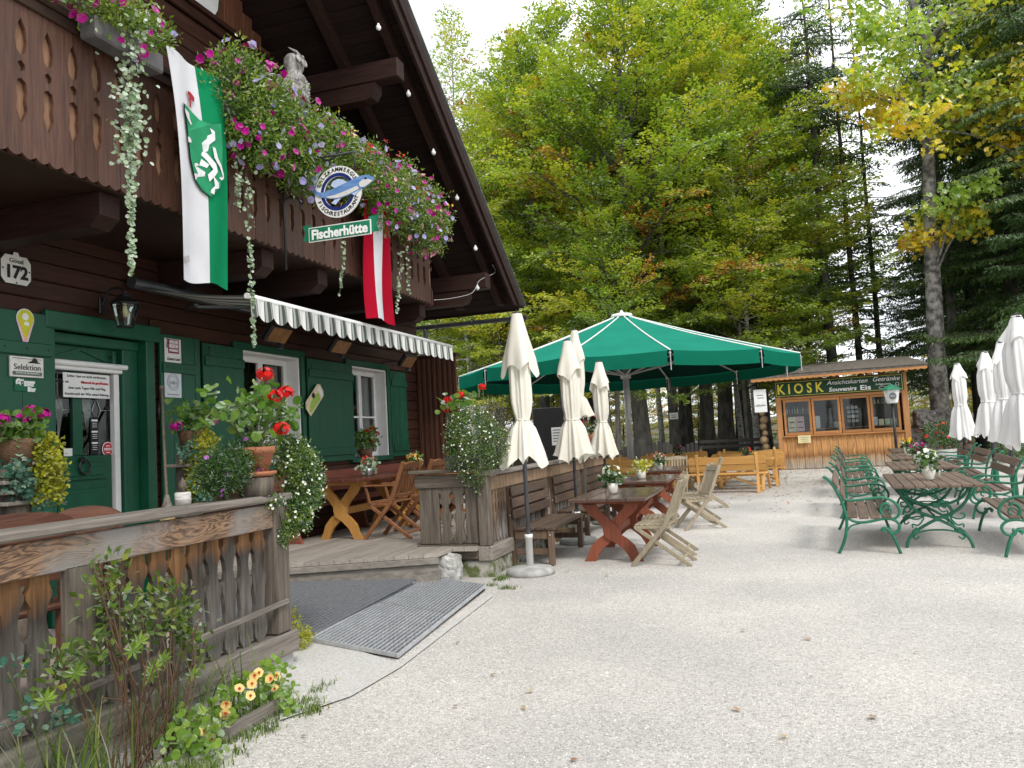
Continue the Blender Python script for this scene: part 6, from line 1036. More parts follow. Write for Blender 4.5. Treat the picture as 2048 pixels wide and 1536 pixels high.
t = thing('white_dispenser', 'white box and grey figure in the second kiosk pane', 'dispenser', (ws[1]+.2, KY+.66, 1.332)); MB().cbox((-.08, -.08, 0), (.08, .08, .42), .02).build('box', M_wht, t); MB().lathe([(.1, 0), (.06, .3), (.04, .55), (.07, .62), (0, .68)], 12, (.42, 0, 0)).build('figure', paint('grey_figure', (.3, .3, .31), bump=.1), t); MB().cbox((.5, -.05, 0), (.8, .05, .2), .01).build('carton', paint('carton', (.5, .48, .4), (.3, .3, .25), scale=20, bump=0), t)
for k, (dx_, c_, nm_) in enumerate(((.14, (.62, .56, .42), 'beige'), (.40, (.62, .42, .45), 'pink'))):
    t = thing('window_poster', f'{nm_} printed poster behind the left kiosk pane', 'poster', (ws[0]+dx_+.12, KY+.05, 1.26)); MB().cbox((-.125, 0, 0), (.125, .004, .5), .001).build('sheet', paint('poster_'+nm_, c_, tuple(q*.45 for q in c_), scale=16, bump=0, lo=.3, hi=.5), t); MB().cbox((-.08, -.003, .3), (.08, -.001, .34), .0005).cbox((-.09, -.003, .12), (.09, -.001, .15), .0005).build('print', M_txt, t)
rf = rb(ko, 'roof', paint('kiosk_shingle', (.2, .175, .15), (.1, .085, .07), rough=.85, scale=10, bump=.6), lambda m: m.add([(-.45, KY-.75, 3.16), (4.85, KY-.75, 3.22), (4.85, KY+3.2, 3.75), (-.45, KY+3.2, 3.69), (-.45, KY-.75, 3.06), (4.85, KY-.75, 3.12), (4.85, KY+3.2, 3.65), (-.45, KY+3.2, 3.59)], [(0, 1, 2, 3), (7, 6, 5, 4), (0, 4, 5, 1), (1, 5, 6, 2), (2, 6, 7, 3), (3, 7, 4, 0)]))
rb(rf, 'shingle_courses', MATS['kiosk_shingle'], lambda m: [m.cbox((-.47, KY-.78+j*.35, 3.165+j*.048), (4.87, KY-.36+j*.35, 3.2+j*.048), .008, Matrix.Rotation(0, 4, 'X')) for j in range(8)])
rb(rf, 'scalloped_fascia', M_kx, lambda m: m.prism([(-.45, 3.1)]+[(-.45+5.3*i/120, 2.99+.06*i/120-.028*abs(math.sin(PI*i/4))) for i in range(121)]+[(4.85, 3.16)], 0, .02, FRO(0, KY-.72, 0)))
for x in (0., 1.05, 2.1, 3.15, 4.2): rb(rf, 'rafter_end', M_kx, lambda m: m.cbox((x, KY-.68, 2.98), (x+.1, KY+.2, 3.07), .008))
sgn = thing('kiosk_sign', 'dark green board lettered KIOSK in yellow above the hatch', 'sign', (2.2, KY-.07, 2.7)); M_kg = paint('chalk_green', (.012, .06, .028), (.009, .045, .02), rough=.6); M_ye = paint('sign_yellow', (.85, .7, .08), bump=0, vary=0)
MB().cbox((kx0-.02-2.2, 0, -.26), (kx1-.08-2.2, .02, .26), .006).build('board', M_kg, sgn); rb(sgn, 'border', M_ye, lambda m: (m.box((kx0+.02, KY-.074, 2.465), (kx1-.12, KY-.071, 2.475)), m.box((kx0+.02, KY-.074, 2.925), (kx1-.12, KY-.071, 2.935)), m.box((kx0+.02, KY-.074, 2.475), (kx0+.03, KY-.071, 2.925)), m.box((kx1-.13, KY-.074, 2.475), (kx1-.12, KY-.071, 2.925))))
text('K I O S K', .46, FRO(1.08, KY-.075, 2.68), M_ye, sgn, width=1.45, bold=.01); text('Ansichtskarten', .2, FRO(2.55, KY-.075, 2.81), M_wtx, sgn, width=1.25, shear=.3); text('Getränke', .2, FRO(3.72, KY-.075, 2.82), M_wtx, sgn, width=.8, shear=.3); text('Souvenirs', .19, FRO(2.4, KY-.075, 2.58), M_wtx, sgn, width=.85, bold=.004, shear=.15); text('Eis', .22, FRO(3.1, KY-.075, 2.58), M_wtx, sgn, width=.32, bold=.004); text('Süßigkeiten', .08, FRO(3.62, KY-.075, 2.66), M_wtx, sgn, width=.45, shear=.3)
rb(sgn, 'drawn_cone', M_wtx, lambda m: (m.tube([(4.0, KY-.078, 2.62), (4.05, KY-.078, 2.47), (4.1, KY-.078, 2.62)], .006, 5), m.tube([(4.05+.05*math.cos(k*PI/6), KY-.078, 2.64+.05*math.sin(k*PI/6)) for k in range(12)], .006, 5, True), m.tube([(3.6+.1*math.cos(k*PI/6), KY-.078, 2.55+.045*math.sin(k*PI/6)) for k in range(12)], .006, 5, True), m.tube([(3.82, KY-.078, 2.48), (3.82, KY-.078, 2.58), (3.85, KY-.078, 2.66), (3.88, KY-.078, 2.58), (3.88, KY-.078, 2.48)], .006, 5)))
t = thing('kiosk_notice', 'small yellow notice pinned below the kiosk hatch', 'notice', (1.1, KY-.13, 1.0)); MB().cbox((-.2, 0, -.13), (.2, .006, .13), .001).build('card', paint('notice_yellow', (.7, .6, .3), bump=0), t)
for k in range(3): MB().cbox((-.14+.02*k, -.003, .05-k*.06), (.14-.02*k, -.001, .065-k*.06), .0005).build('print', M_gtx, t)
t = thing('hanging_poster', 'white poster lettered with events hanging left of the kiosk', 'poster', (-.2, KY-.5, 2.35)); MB().cbox((-.2, 0, -.38), (.2, .006, .38), .001).build('sheet', M_wht, t); MB().cbox((-.12, -.003, .17), (.1, -.001, .2), .0005).cbox((-.09, -.003, .08), (.12, -.001, .11), .0005).build('print', M_gtx, t); text('Lebkuchen', .1, FRO(-.2, KY-.504, 2.2), M_txt, t, width=.32); MB().tube([(-.15, .003, .38), (-.15, .2, .64)], .004, 4).tube([(.15, .003, .38), (.15, .2, .64)], .004, 4).build('strings', M_txt, t)
# lamp
lp = aty(1793, 900, 24.6); t = thing('street_lamp', 'black lamp post with white lantern and green roof before the kiosk', 'lamp', (lp.x, lp.y, 0)); z0 = 1.95
MB().tube([(0, 0, 0), (0, 0, z0)], .04, 10).lathe([(.09, 0), (.09, .05), (.05, .12), (.045, .3)], 12).build('post', M_blk, t); MB().lathe([(.13, z0), (.15, z0+.03), (.21, z0+.36), (.21, z0+.38)], 6, smooth=False).build('lantern', paint('opal_glass', (.78, .8, .78), rough=.3, bump=0), t); MB().lathe([(.27, z0+.37), (.26, z0+.4), (.1, z0+.5), (.03, z0+.53), (0, z0+.55)], 6, smooth=False).build('roof', paint('lamp_green', (.03, .2, .11), bump=0), t); MB().prism(arc(0, 0, .095, 0, 360, 16)[:-1], 0, .01, FRO(0, -.19, z0+.2)).build('emblem', paint('emblem_dark', (.12, .13, .13), bump=0), t)
text('Gösser', .05, FRO(lp.x, lp.y-.203, z0+.2), M_wtx, t, width=.13)
# log stack, rock pile, dark chairs, rail
M_log = paint('log_end', (.42, .3, .17), (.25, .17, .09), rough=.8, scale=20, bump=.3)
for k in range(7):
    r_ = .11+.02*(k % 3); x = -.18+(.0 if k % 2 else .09)*0+.05*(k % 2); z = .55+k*.235; t = thing('firewood_log', ('lowest', 'second lowest', 'third lowest', 'middle', 'third highest', 'second highest', 'topmost')[k]+' round log in the firewood stack left of the kiosk', 'log', (x, KY+.35, z), 0, 'firewood stacked against the kiosk'); MB().tube([(0, 0, 0), (0, 1.2, 0)], r_, 14, smooth=True).build('log', M_bark, t); MB().lathe([(r_*.93, 0), (0, .004)], 14, M=Matrix.Translation((0, -.001, 0)) @ Matrix.Rotation(PI/2, 4, 'X')).build('cut_end', M_log, t)
tag(MB().cbox((-.42, KY+.3, 0), (.1, KY+1.6, .43), .02).build('log_rack', M_oldz), 'low timber rack under the firewood logs', 'rack')
for k in range(12):
    q = (5.0+.32*(k % 4)+.1*(k//4), KY+2.6+random.uniform(-.2, .2), .35+(k//4)*.55); tag(rock(q, (.34+.1*random.random(), .4, .33), 40+k, M_rock).build('wall_stone', paint('dark_stone', (.2, .19, .18), (.06, .058, .055), rough=.9, scale=7, bump=1., lo=.35, hi=.6)), ('leftmost', 'second', 'third', 'rightmost')[k % 4]+' dark boulder in the '+('bottom', 'middle', 'top')[k//4]+' row of the stone pile by the kiosk', 'rock', 'stones in the pile by the kiosk')
M_dkc = wood('dark_chair', 'z', (.05, .045, .042), (.025, .022, .02), rough=.6)
def adirondack():
    t = thing('slat_garden_chair', 'x', 'chair')
    for k in range(5): x = -.26+k*.13; h = .95+.13*math.cos((k-2)*.75); MB().bar((x, .2, .3), (x*1.12, .42, h), .115, .02, (0, 1, -.2), .004).build('back_slat', M_dkc, t)
    for k in range(5): MB().cbox((-.28, -.3+k*.11, .36-k*.02), (.28, -.2+k*.11, .385-k*.02), .004).build('seat_slat', M_dkc, t)
    for s_ in (-.31, .31): MB().cbox((s_-.02, -.32, 0), (s_+.02, -.24, .55), .004).build('leg', M_dkc, t); MB().cbox((s_-.02, .2, 0), (s_+.02, .28, .4), .004).build('leg', M_dkc, t); MB().cbox((s_-.06, -.36, .55), (s_+.06, .3, .575), .004).build('armrest', M_dkc, t)
    return t
gad = 'dark slatted chairs at the forest edge'; ad_ = adirondack(); ad_.location = (-4.6, 27.0, 0); tag(ad_, 'left dark slatted garden chair behind the pine benches', None, gad); dup(ad_, (-3.55, 27.2, 0), .1, 'middle dark slatted garden chair behind the pine benches', gad, (1.25, 1.1, 1.1)); dup(ad_, (-2.55, 27.3, 0), -.1, 'right dark slatted garden chair behind the pine benches', gad)
t = thing('dark_rail_bench', 'dark two bar rail between the tree trunks and the kiosk', 'fence', (-1.2, 30.5, 0)); MB().cbox((-1.3, -.03, .98), (1.3, .03, 1.1), .01).build('rail', M_dkc, t); MB().cbox((-1.3, -.03, .78), (1.3, .03, .9), .01).build('rail', M_dkc, t)
for x in (-1.2, 1.2): MB().cbox((x-.05, .031, 0), (x+.05, .12, 1.1), .01).build('post', M_dkc, t)
p = aty(1107, 850, 15.3); t = thing('menu_board', 'black framed menu board standing at the far end of the deck', 'menu board', (p.x, 15.3, DZ)); MB().cbox((-.42, 0, .3), (.42, .04, 1.75), .01).build('frame', M_blk, t); MB().cbox((-.05, -.006, 1.0), (.16, -.001, 1.35), .002).build('menu_sheet', M_wht, t); MB().cbox((-.4, .041, 0), (-.34, .09, 1.2), .005).cbox((.34, .041, 0), (.4, .09, 1.2), .005).build('stand', M_blk, t)
for k in range(5): MB().cbox((-.02, -.009, 1.29-k*.055), (.13, -.007, 1.305-k*.055), .0008).build('print', M_txt, t)
p = aty(1190, 850, 15.6); table_pot('standing_geranium', 'red geranium on a wooden stand at the end of the deck', (p.x, 15.2, 1.35), P_red, G_dark, M_terra, .12, .2, 20, .05, .2, .25); tag(MB().cbox((p.x-.12, 15.08, DZ), (p.x+.12, 15.32, 1.348), .01).build('plant_post', M_oldz), 'wooden post stand under the geranium at the deck end', 'stand')
# ================================================================== trees
M_trunk = paint('beech_bark', (.15, .14, .12), (.05, .048, .042), rough=.9, scale=5, stretch=(1, 1, .4), bump=.7); M_dtrunk = paint('spruce_bark', (.075, .06, .05), (.03, .025, .022), rough=.95, scale=9, stretch=(1, 1, .3), bump=.9)
M_mtrunk = paint('maple_bark', (.25, .235, .21), (.06, .055, .05), rough=.9, scale=4.5, bump=.8, lo=.4, hi=.6); M_birch = paint('birch_trunk', (.55, .54, .5), (.12, .11, .1), rough=.8, scale=6, stretch=(1, 1, 2.5), bump=.3, lo=.38, hi=.55)
G_beech = leafmat('beech_leaf', [(0, (.065, .115, .018)), (.3, (.165, .255, .03)), (.6, (.31, .395, .042)), (.82, (.45, .51, .05)), (.93, (.58, .5, .055)), (.965, (.42, .17, .03)), (1, (.36, .10, .02))], .5)
G_spr = leafmat('spruce_needle', [(0, (.024, .055, .02)), (.6, (.06, .115, .03)), (1, (.13, .19, .045))], .25, .06); G_map = leafmat('maple_leaf', [(0, (.24, .38, .06)), (.4, (.42, .54, .09)), (.6, (.66, .64, .07)), (.85, (.85, .66, .05)), (1, (.88, .56, .04))], .5)
G_gold = leafmat('autumn_leaf', [(0, (.2, .28, .03)), (.35, (.4, .45, .05)), (.7, (.62, .55, .06)), (.92, (.7, .45, .05)), (1, (.6, .25, .03))], .5)
def broadleaf(seed, H, tr, cb, cr_, nb, per, ln, wd, tmean=.5, tvar=.5, spread=.13, twist=0., flat=.35):
    rg = np.random.default_rng(seed); rs = random.Random(seed); wd_ = MB()
    lean = [rs.uniform(-.25, .25), rs.uniform(-.25, .25)]
    def axis(h): f = h/H; return np.array([lean[0]*f+.12*math.sin(f*5+seed), lean[1]*f+.1*math.sin(f*4+seed*2), h])
    wd_.tube([axis(H*k/14) for k in range(15)], [tr*(1.25 if k == 0 else 1)*(1-.93*(k/14)**.85) for k in range(15)], 12)
    PP, DD, NN, TT = [], [], [], []; ga = 2.39996
    for i in range(nb):
        t = (i+.5)/nb; t = t**.9; h = cb+(H-cb)*t*.97; L_ = cr_*min(1, (1.04-t)/.5)**.65*(.78+.25*math.sin(PI*min(1, t*1.7)))*rs.uniform(.65, 1.15); az = i*ga+rs.uniform(-.4, .4); el = rad(2+55*t+rs.uniform(-10, 10))
        d = np.array([math.cos(az)*math.cos(el), math.sin(az)*math.cos(el), math.sin(el)]); p0 = axis(h); npt = 7; pts = []
        for k in range(npt): s_ = k/(npt-1); pts.append(p0+d*L_*s_+np.array([0, 0, (.10-.25*s_)*L_*s_*.5])+rg.normal(size=3)*.05*L_*s_*.5)
        br = max(.012, tr*.28*(1-t*.7)); wd_.tube(pts, [br*(1-.85*k/(npt-1)) for k in range(npt)], 5, cap=False)
        pts = np.array(pts); bt = np.clip(tmean+tvar*(rg.random()-.5)*1.1+.12*(t-.4), 0, 1); rust = rg.random() < .07
        for s_ in np.linspace(.22, 1, max(4, int(L_*2.6))):
            k = min(npt-2, int(s_*(npt-1))); f = s_*(npt-1)-k; q = pts[k]*(1-f)+pts[k+1]*f; ax = pts[k+1]-pts[k]; ax = ax/np.linalg.norm(ax); sd = np.cross(ax, [0, 0, 1]); sd /= np.linalg.norm(sd)+1e-6
            for sgn in (-1, 1):
                a = rs.uniform(.5, 1.1); td = ax*math.cos(a)+sd*sgn*math.sin(a)+np.array([0, 0, rs.uniform(-.25, .3)]); td /= np.linalg.norm(td); tl = (.34*L_*(1.1-.75*s_)+.3)*rs.uniform(.6, 1.2)
                if rs.random() < .35: wd_.tube([q, q+td*tl*.6], [br*.25+.004, .003], 3, cap=False)
                n = max(5, int(per*tl)); u = rg.random(n)**.8; w2 = np.cross(td, [0, 0, 1.]); w2 /= np.linalg.norm(w2)+1e-6
                off = rg.normal(size=n)*spread*(1.1-.5*u); P = q+td*(u*tl)[:, None]+w2*off[:, None]+np.array([0, 0, 1.])*(rg.normal(size=n)*spread*flat)[:, None]
                PP.append(P); DD.append(td+w2*np.sign(off)[:, None]*.9+rg.normal(size=(n, 3))*.35+np.array([0, 0, -.15])); NN.append(np.array([0, 0, 1.])+rg.normal(size=(n, 3))*.42)
                tt = np.clip(bt+.22*(rg.random()-.5)+rg.normal(size=n)*.10, 0, .93); 
                if rust and rs.random() < .5: tt = np.clip(.96+rg.normal(size=n)*.03, .85, 1)
                TT.append(tt)
    P, D, Nn, T = map(np.concatenate, (PP, DD, NN, TT)); n = len(P)
    V, F, t_ = leaves(P, D, unit(Nn), ln*rg.uniform(.65, 1.2, n), wd*rg.uniform(.7, 1.15, n), T); return wd_, npmesh('crown', V, F, t_), n
def spruce(seed, H, tr, cb, r0, nw, per, gap=.78, bare=0):
    rg = np.random.default_rng(seed); rs = random.Random(seed); m = MB(); m.tube([(rs.uniform(-.03, .03), rs.uniform(-.03, .03), H*k/12) for k in range(13)], [tr*(1.2 if k == 0 else 1)*(1-.95*k/12) for k in range(13)], 10)
    PP, DD, NN, TT = [], [], [], []
    for i in range(nw):
        t = i/nw; h = cb+(H-cb)*min(1, max(0, t+rs.uniform(-.5, .5)/nw)); nbr = rs.choice((4, 5, 6)); a0_ = rs.uniform(0, 6.3)
        for j in range(nbr):
            if rs.random() > gap: continue
            az = a0_+2*PI*j/nbr+rs.uniform(-.3, .3); L_ = r0*(1-t)**.8*rs.uniform(.4, 1.25)+.25; dr = rs.uniform(.15, .6); hh_ = h+rs.uniform(-.25, .25); pts = [np.array([math.cos(az)*L_*s_, math.sin(az)*L_*s_, hh_+L_*(.14*s_-dr*s_*s_+.12*s_**4)]) for s_ in (0, .25, .5, .75, 1)]
            m.tube(pts, [.035*(1-.8*s_)+.004 for s_ in (0, .25, .5, .75, 1)], 4, cap=False); pts = np.array(pts); bt = rs.random()
            for s_ in np.linspace(.15+bare*.3, 1, max(4, int(L_*5))):
                k = min(3, int(s_*4)); f = s_*4-k; q = pts[k]*(1-f)+pts[k+1]*f; ax = pts[k+1]-pts[k]; ax = ax/np.linalg.norm(ax); sd = np.array([-math.sin(az), math.cos(az), 0])
                for sg_ in (-1, 1):
                    td = ax*.6+sd*sg_*.8+np.array([0, 0, -.25]); td /= np.linalg.norm(td); tl = (.34*L_*(1.15-s_)+.18)*rs.uniform(.6, 1.2); n = max(4, int(per*tl)); u = rg.random(n); P = q+td*(u*tl)[:, None]+rg.normal(size=(n, 3))*np.array([.03, .03, .03])
                    PP.append(P); DD.append(td+rg.normal(size=(n, 3))*.45+np.array([0, 0, -.55])); NN.append(np.array([0, 0, 1.])+rg.normal(size=(n, 3))*.6); TT.append(np.clip(bt*.6+rg.random(n)*.5, 0, 1))
    P, D, Nn, T = map(np.concatenate, (PP, DD, NN, TT)); n = len(P); V, F, t_ = leaves(P, D, unit(Nn), .16*rg.uniform(.6, 1.3, n), .05, T, 'quad', .1); return m, npmesh('crown', V, F, t_), n
PROTO = {}
def proto(key, res, wm, lm): m, me, n = res; wme = m.mesh('trunk'); wme.materials.append(wm); me.materials.append(lm); PROTO[key] = (wme, me); print(key, 'leaves', n, 'wood faces', len(wme.polygons))
proto('beech', broadleaf(3, 20, .38, 4.2, 6.2, 112, 40, .15, .095, .52, .72), M_trunk, G_beech); proto('beech_b', broadleaf(8, 19.5, .30, 4.0, 5.4, 98, 40, .15, .095, .46, .72), M_trunk, G_beech); proto('young', broadleaf(15, 10.5, .14, 3.0, 3.6, 60, 52, .13, .085, .60, .55), M_trunk, G_beech)
proto('birch', broadleaf(21, 20, .17, 4.5, 3.3, 76, 30, .13, .08, .66, .45, .16), M_birch, G_beech); proto('gold', broadleaf(33, 7.5, .12, .8, 3.2, 46, 40, .15, .1, .5, .9), M_trunk, G_gold)
proto('spruce', spruce(41, 24, .28, 3.5, 3.6, 44, 34), M_dtrunk, G_spr); proto('thin', spruce(44, 24, .17, 3.5, 2.4, 28, 20, .45, 1), M_dtrunk, G_spr); proto('bare', spruce(47, 22, .26, 13, 2.6, 16, 26, .8), M_trunk, G_spr)
def tree(key, px_, Y, sc, rz, name, label, group, lean=0):
    x = aty(px_, 850, Y).x; t = thing(name, label, 'tree', (x, Y, 0), rz, group); t.scale = (sc, sc, sc); t.rotation_euler = (lean, 0, rz); w_, c_ = PROTO[key]; link('trunk', w_, t); link('crown', c_, t); return t
gf, gs = 'broadleaf trees behind the parasol', 'dark spruces at the forest edge'
for a in (('beech', 1285, 31.5, 1.0, .3, 'beech_tree', 'large green beech straight above the giant parasol'), ('beech_b', 1090, 35, 1.05, 2.2, 'beech_tree', 'green beech between the roof corner and the parasol peak'), ('beech', 1450, 35, 1.0, 3.9, 'beech_tree', 'green beech left of the bare spruce trunks'), ('young', 1490, 31.5, .95, 1., 'young_beech', 'low yellow green young beech above the kiosk roof'), ('young', 1240, 28.5, .9, 4., 'young_beech', 'yellow green young beech rising behind the parasol peak'), ('birch', 948, 31, 1.0, .5, 'birch_tree', 'slender airy birch beside the chalet roof edge'), ('beech_b', 1000, 42, 1., 4.4, 'beech_tree', 'beech in the second row behind the birch'), ('young', 880, 33, 1., 2., 'young_beech', 'young beech seen below the chalet gutter'), ('young', 1010, 30, .85, 5., 'young_beech', 'young beech left of the parasol edge'), ('beech_b', 1525, 36, .9, .9, 'beech_tree', 'beech with drooping branches above the kiosk'), ('beech', 1370, 44, 1.1, 2.9, 'beech_tree', 'tall beech in the second row above the parasol'), ('young', 1610, 33.5, .75, 3., 'young_beech', 'small young beech at the kiosk roof'), ('beech', 1180, 47, 1.1, 5.2, 'beech_tree', 'tall beech in the second row left of centre'), ('beech_b', 1530, 46, 1.1, 1.7, 'beech_tree', 'tall beech in the second row right of centre'), ('beech', 800, 48, 1., .7, 'beech_tree', 'beech far behind the chalet gutter'), ('beech_b', 1420, 40, 1.3, 3.3, 'beech_tree', 'tallest beech crown reaching the top edge right of centre'), ('beech', 1490, 43, 1.25, 5.6, 'beech_tree', 'tall beech crown left of the slender spruces'), ('beech_b', 1150, 40, 1.25, .2, 'beech_tree', 'tall beech crown above the left half of the parasol'), ('beech', 1040, 52, 1.3, 2.4, 'beech_tree', 'tall beech crown rising behind the birch')): tree(*a, gf)
for a in (('bare', 1675, 36, 1., .4, 'spruce_tree', 'thick bare spruce trunk behind the kiosk roof'), ('thin', 1728, 37, 1., 1.9, 'spruce_tree', 'slender spruce with bare branches against the white sky'), ('thin', 1772, 40, .95, 4., 'spruce_tree', 'thin straight spruce between the slender one and the maple'), ('bare', 1625, 41, 1., 2., 'spruce_tree', 'bare spruce trunk half hidden by the beech'), ('spruce', 1965, 37, 1., 1.1, 'spruce_tree', 'dark spruce right of the maple trunk'), ('spruce', 2050, 33, 1.05, 3.3, 'spruce_tree', 'dark spruce at the right edge of the picture'), ('spruce', 2010, 44, 1.1, 5., 'spruce_tree', 'dark spruce filling the gap at the right'), ('bare', 1922, 35, .95, 3., 'spruce_tree', 'grey spruce trunk close right of the maple'), ('spruce', 1890, 50, .9, .6, 'spruce_tree', 'distant spruce behind the maple'), ('spruce', 2150, 30, 1., 2.6, 'spruce_tree', 'dark spruce just beyond the right edge')): tree(*a, gs)
gk_ = 'tree trunks seen under the giant parasol'
for k, (px_, Y, key, lab) in enumerate(((1218, 33, 'birch', 'pale trunk left of the parasol mast'), (1318, 36, 'birch', 'thin pale birch trunk right of the thick trunk'), (1348, 33, 'bare', 'dark straight trunk carrying a small white notice'), (1420, 34, 'bare', 'thick dark trunk behind the black rail'), (1460, 37, 'bare', 'brown trunk behind the middle of the black rail'), (1478, 42, 'birch', 'slim pale trunk above the black rail'), (1508, 32, 'birch', 'white birch trunk beside the hanging poster'), (1378, 42, 'bare', 'narrow distant trunk in the yellow gap'), (1130, 38, 'bare', 'dark trunk behind the closed parasols'))): tree(key, px_, Y, .8+.05*(k % 3), k*1.3, 'forest_tree', lab, gk_)
t = thing('trunk_notice', 'small white notice on the dark trunk under the parasol', 'notice', (aty(1348, 832, 32.68).x, 32.6, aty(1348, 832, 32.6).z)); MB().cbox((-.17, 0, -.13), (.17, .006, .13), .001).build('card', M_wht, t); MB().cbox((-.1, -.003, .03), (.1, -.001, .05), .0005).cbox((-.09, -.003, -.06), (.09, -.001, -.03), .0005).build('print', M_txt, t)
rs = random.Random(5)
for k in range(24): tree('gold', 840+k*52+rs.uniform(-20, 20), rs.uniform(50, 66), rs.uniform(.6, 1.0), rs.uniform(0, 6), 'autumn_bush', 'golden autumn bush in the thicket beyond the tree trunks', 'golden bushes beyond the trunks')
for k in range(16):
    px_ = 700+k*70
    if 1150 < px_ < 1960: continue
    key = ('beech_b', 'beech', 'spruce')[k % 3]
    tree(key, px_, rs.uniform(64, 82), rs.uniform(.9, 1.1), rs.uniform(0, 6), 'distant_tree', 'distant tree in the wood far behind the parasol', 'distant trees of the wood')
for k in range(5): tree('spruce', 1960+k*55, rs.uniform(55, 65), 1., rs.uniform(0, 6), 'distant_spruce', 'distant dark spruce in the wood at the right', 'distant spruces at the right')
# the maple: trunk and leaf clusters follow the photograph at its own distance
MY = 31.; mp_ = thing('maple_tree', 'yellow leaved maple with tall mottled trunk right of the kiosk', 'tree', (aty(1887, 905, MY).x, MY, 0)); q = [aty(x, y, MY) for x, y in ((1890, 925), (1884, 860), (1874, 720), (1866, 560), (1860, 420), (1856, 260), (1852, 90))]; q[0].z = -.05
wm_ = MB(); wm_.tube(spline(q, 4), [.36-.18*min(1, k/24*1.15) for k in range(25)], 14)
wm_.tube(spline([q[-1]-Vector((0, 0, .1)), aty(1835, 40, MY), aty(1815, -30, MY), aty(1800, -140, MY)], 4), [.17-.01*k for k in range(13)], 9); wm_.tube(spline([q[-1]-Vector((0, 0, .15)), aty(1880, 55, MY), aty(1925, 0, MY), aty(1980, -90, MY)], 4), [.15-.009*k for k in range(13)], 9)
cl = [(1735, 150, 55, 45, .55), (1700, 185, 40, 30, .8), (1760, 190, 40, 30, .85), (1800, 120, 50, 35, .35), (1850, 190, 50, 40, .5), (1835, 240, 45, 35, .75), (1895, 200, 50, 45, .4), (1905, 260, 40, 30, .7), (1945, 140, 50, 45, .45), (1960, 220, 45, 40, .45), (2000, 170, 50, 50, .6), (2035, 240, 40, 50, .85), (2010, 90, 50, 40, .5), (2060, 150, 50, 60, .7), (1890, 415, 50, 22, .25), (1930, 395, 45, 25, .2), (1860, 465, 40, 28, .75), (1835, 480, 22, 18, .9), (1950, 430, 25, 20, .5), (1920, 60, 60, 40, .4), (1790, 40, 70, 40, .3), (1960, 20, 60, 40, .4), (1870, -30, 80, 50, .4), (1740, 60, 40, 30, .3), (2020, 20, 50, 40, .5), (1700, -20, 60, 40, .35), (2045, 60, 50, 40, .6), (2085, 240, 45, 45, .8), (1990, 255, 40, 35, .7), (1945, 85, 45, 35, .45), (2075, 330, 40, 40, .75), (1770, 230, 35, 25, .8)]
PP, DD, NN, TT = [], [], [], []
for k, (x, y, rx, ry, tm) in enumerate(cl):
    yy = MY+((k*7) % 5-2.2)*.7; c = np.array(aty(x, y, yy)); s_ = yy/FPX*1.02; st = q[3] if y > 350 else (q[5] if y > 120 else q[6]); e_ = Vector(c)
    wm_.tube(spline([st, st.lerp(e_, .5)+Vector((0, 0, .35)), e_], 4), [.055-.005*j for j in range(9)], 5, cap=False)
    for _ in range(11):
        d = RNG.normal(size=3)*.6; cc = c+d*np.array([rx*s_, rx*s_, ry*s_]); n = 26; PP.append(cc+RNG.normal(size=(n, 3))*np.array([rx, rx, ry])*s_*.3); DD.append(RNG.normal(size=(n, 3))+np.array([0, 0, -.7])); NN.append(RNG.normal(size=(n, 3))*.5+np.array([.1, -.35, .8])); TT.append(np.clip(tm+RNG.normal()*.13+RNG.normal(size=n)*.09, 0, 1))
P, D, Nn, T = map(np.concatenate, (PP, DD, NN, TT)); n = len(P); wm_.build('trunk', M_mtrunk, mp_, True); nm(leaves(P, D, unit(Nn),   .23*RNG.uniform(.6, 1.2, n), .24*RNG.uniform(.7, 1.15, n), T, 'maple'), 'crown', G_map, mp_)
t = thing('kiosk_flower_bush', 'red flowering bush beside the right corner of the kiosk', 'plant', (4.9, 27.4, 0)); bl = [((4.95, 27.5, .95), (.55, .4, .45)), ((5.4, 27.8, .8), (.5, .4, .5))]; foliage(t, G_dark, bl, 1800, .08, .05); bloom(t, P_red, bl, 40, .1, 'red_blossoms'); rb(t, 'tub', M_con, lambda m: m.lathe([(.3, 0), (.36, .5), (.3, .5), (0, .48)], 16, (5.1, 27.6, 0)))
# hedge of low plants behind the right benches
for k in range(5): p_ = (5.6+.35*k, 15.+k*3.2, .0); t = thing('edge_shrub', ('nearest', 'second', 'third', 'fourth', 'farthest')[k]+' low dark shrub behind the right hand iron benches', 'plant', p_, 0, 'low shrubs behind the right benches'); bl = [((p_[0], p_[1], .45), (.7, .8, .5))]; foliage(t, G_dark, bl, 1500, .07, .045); rb(t, 'stems', M_twig, lambda m: [m.tube([p_, (p_[0]+.1*j, p_[1]+.05*j, .6)], .012, 4) for j in (-2, 0, 2)])
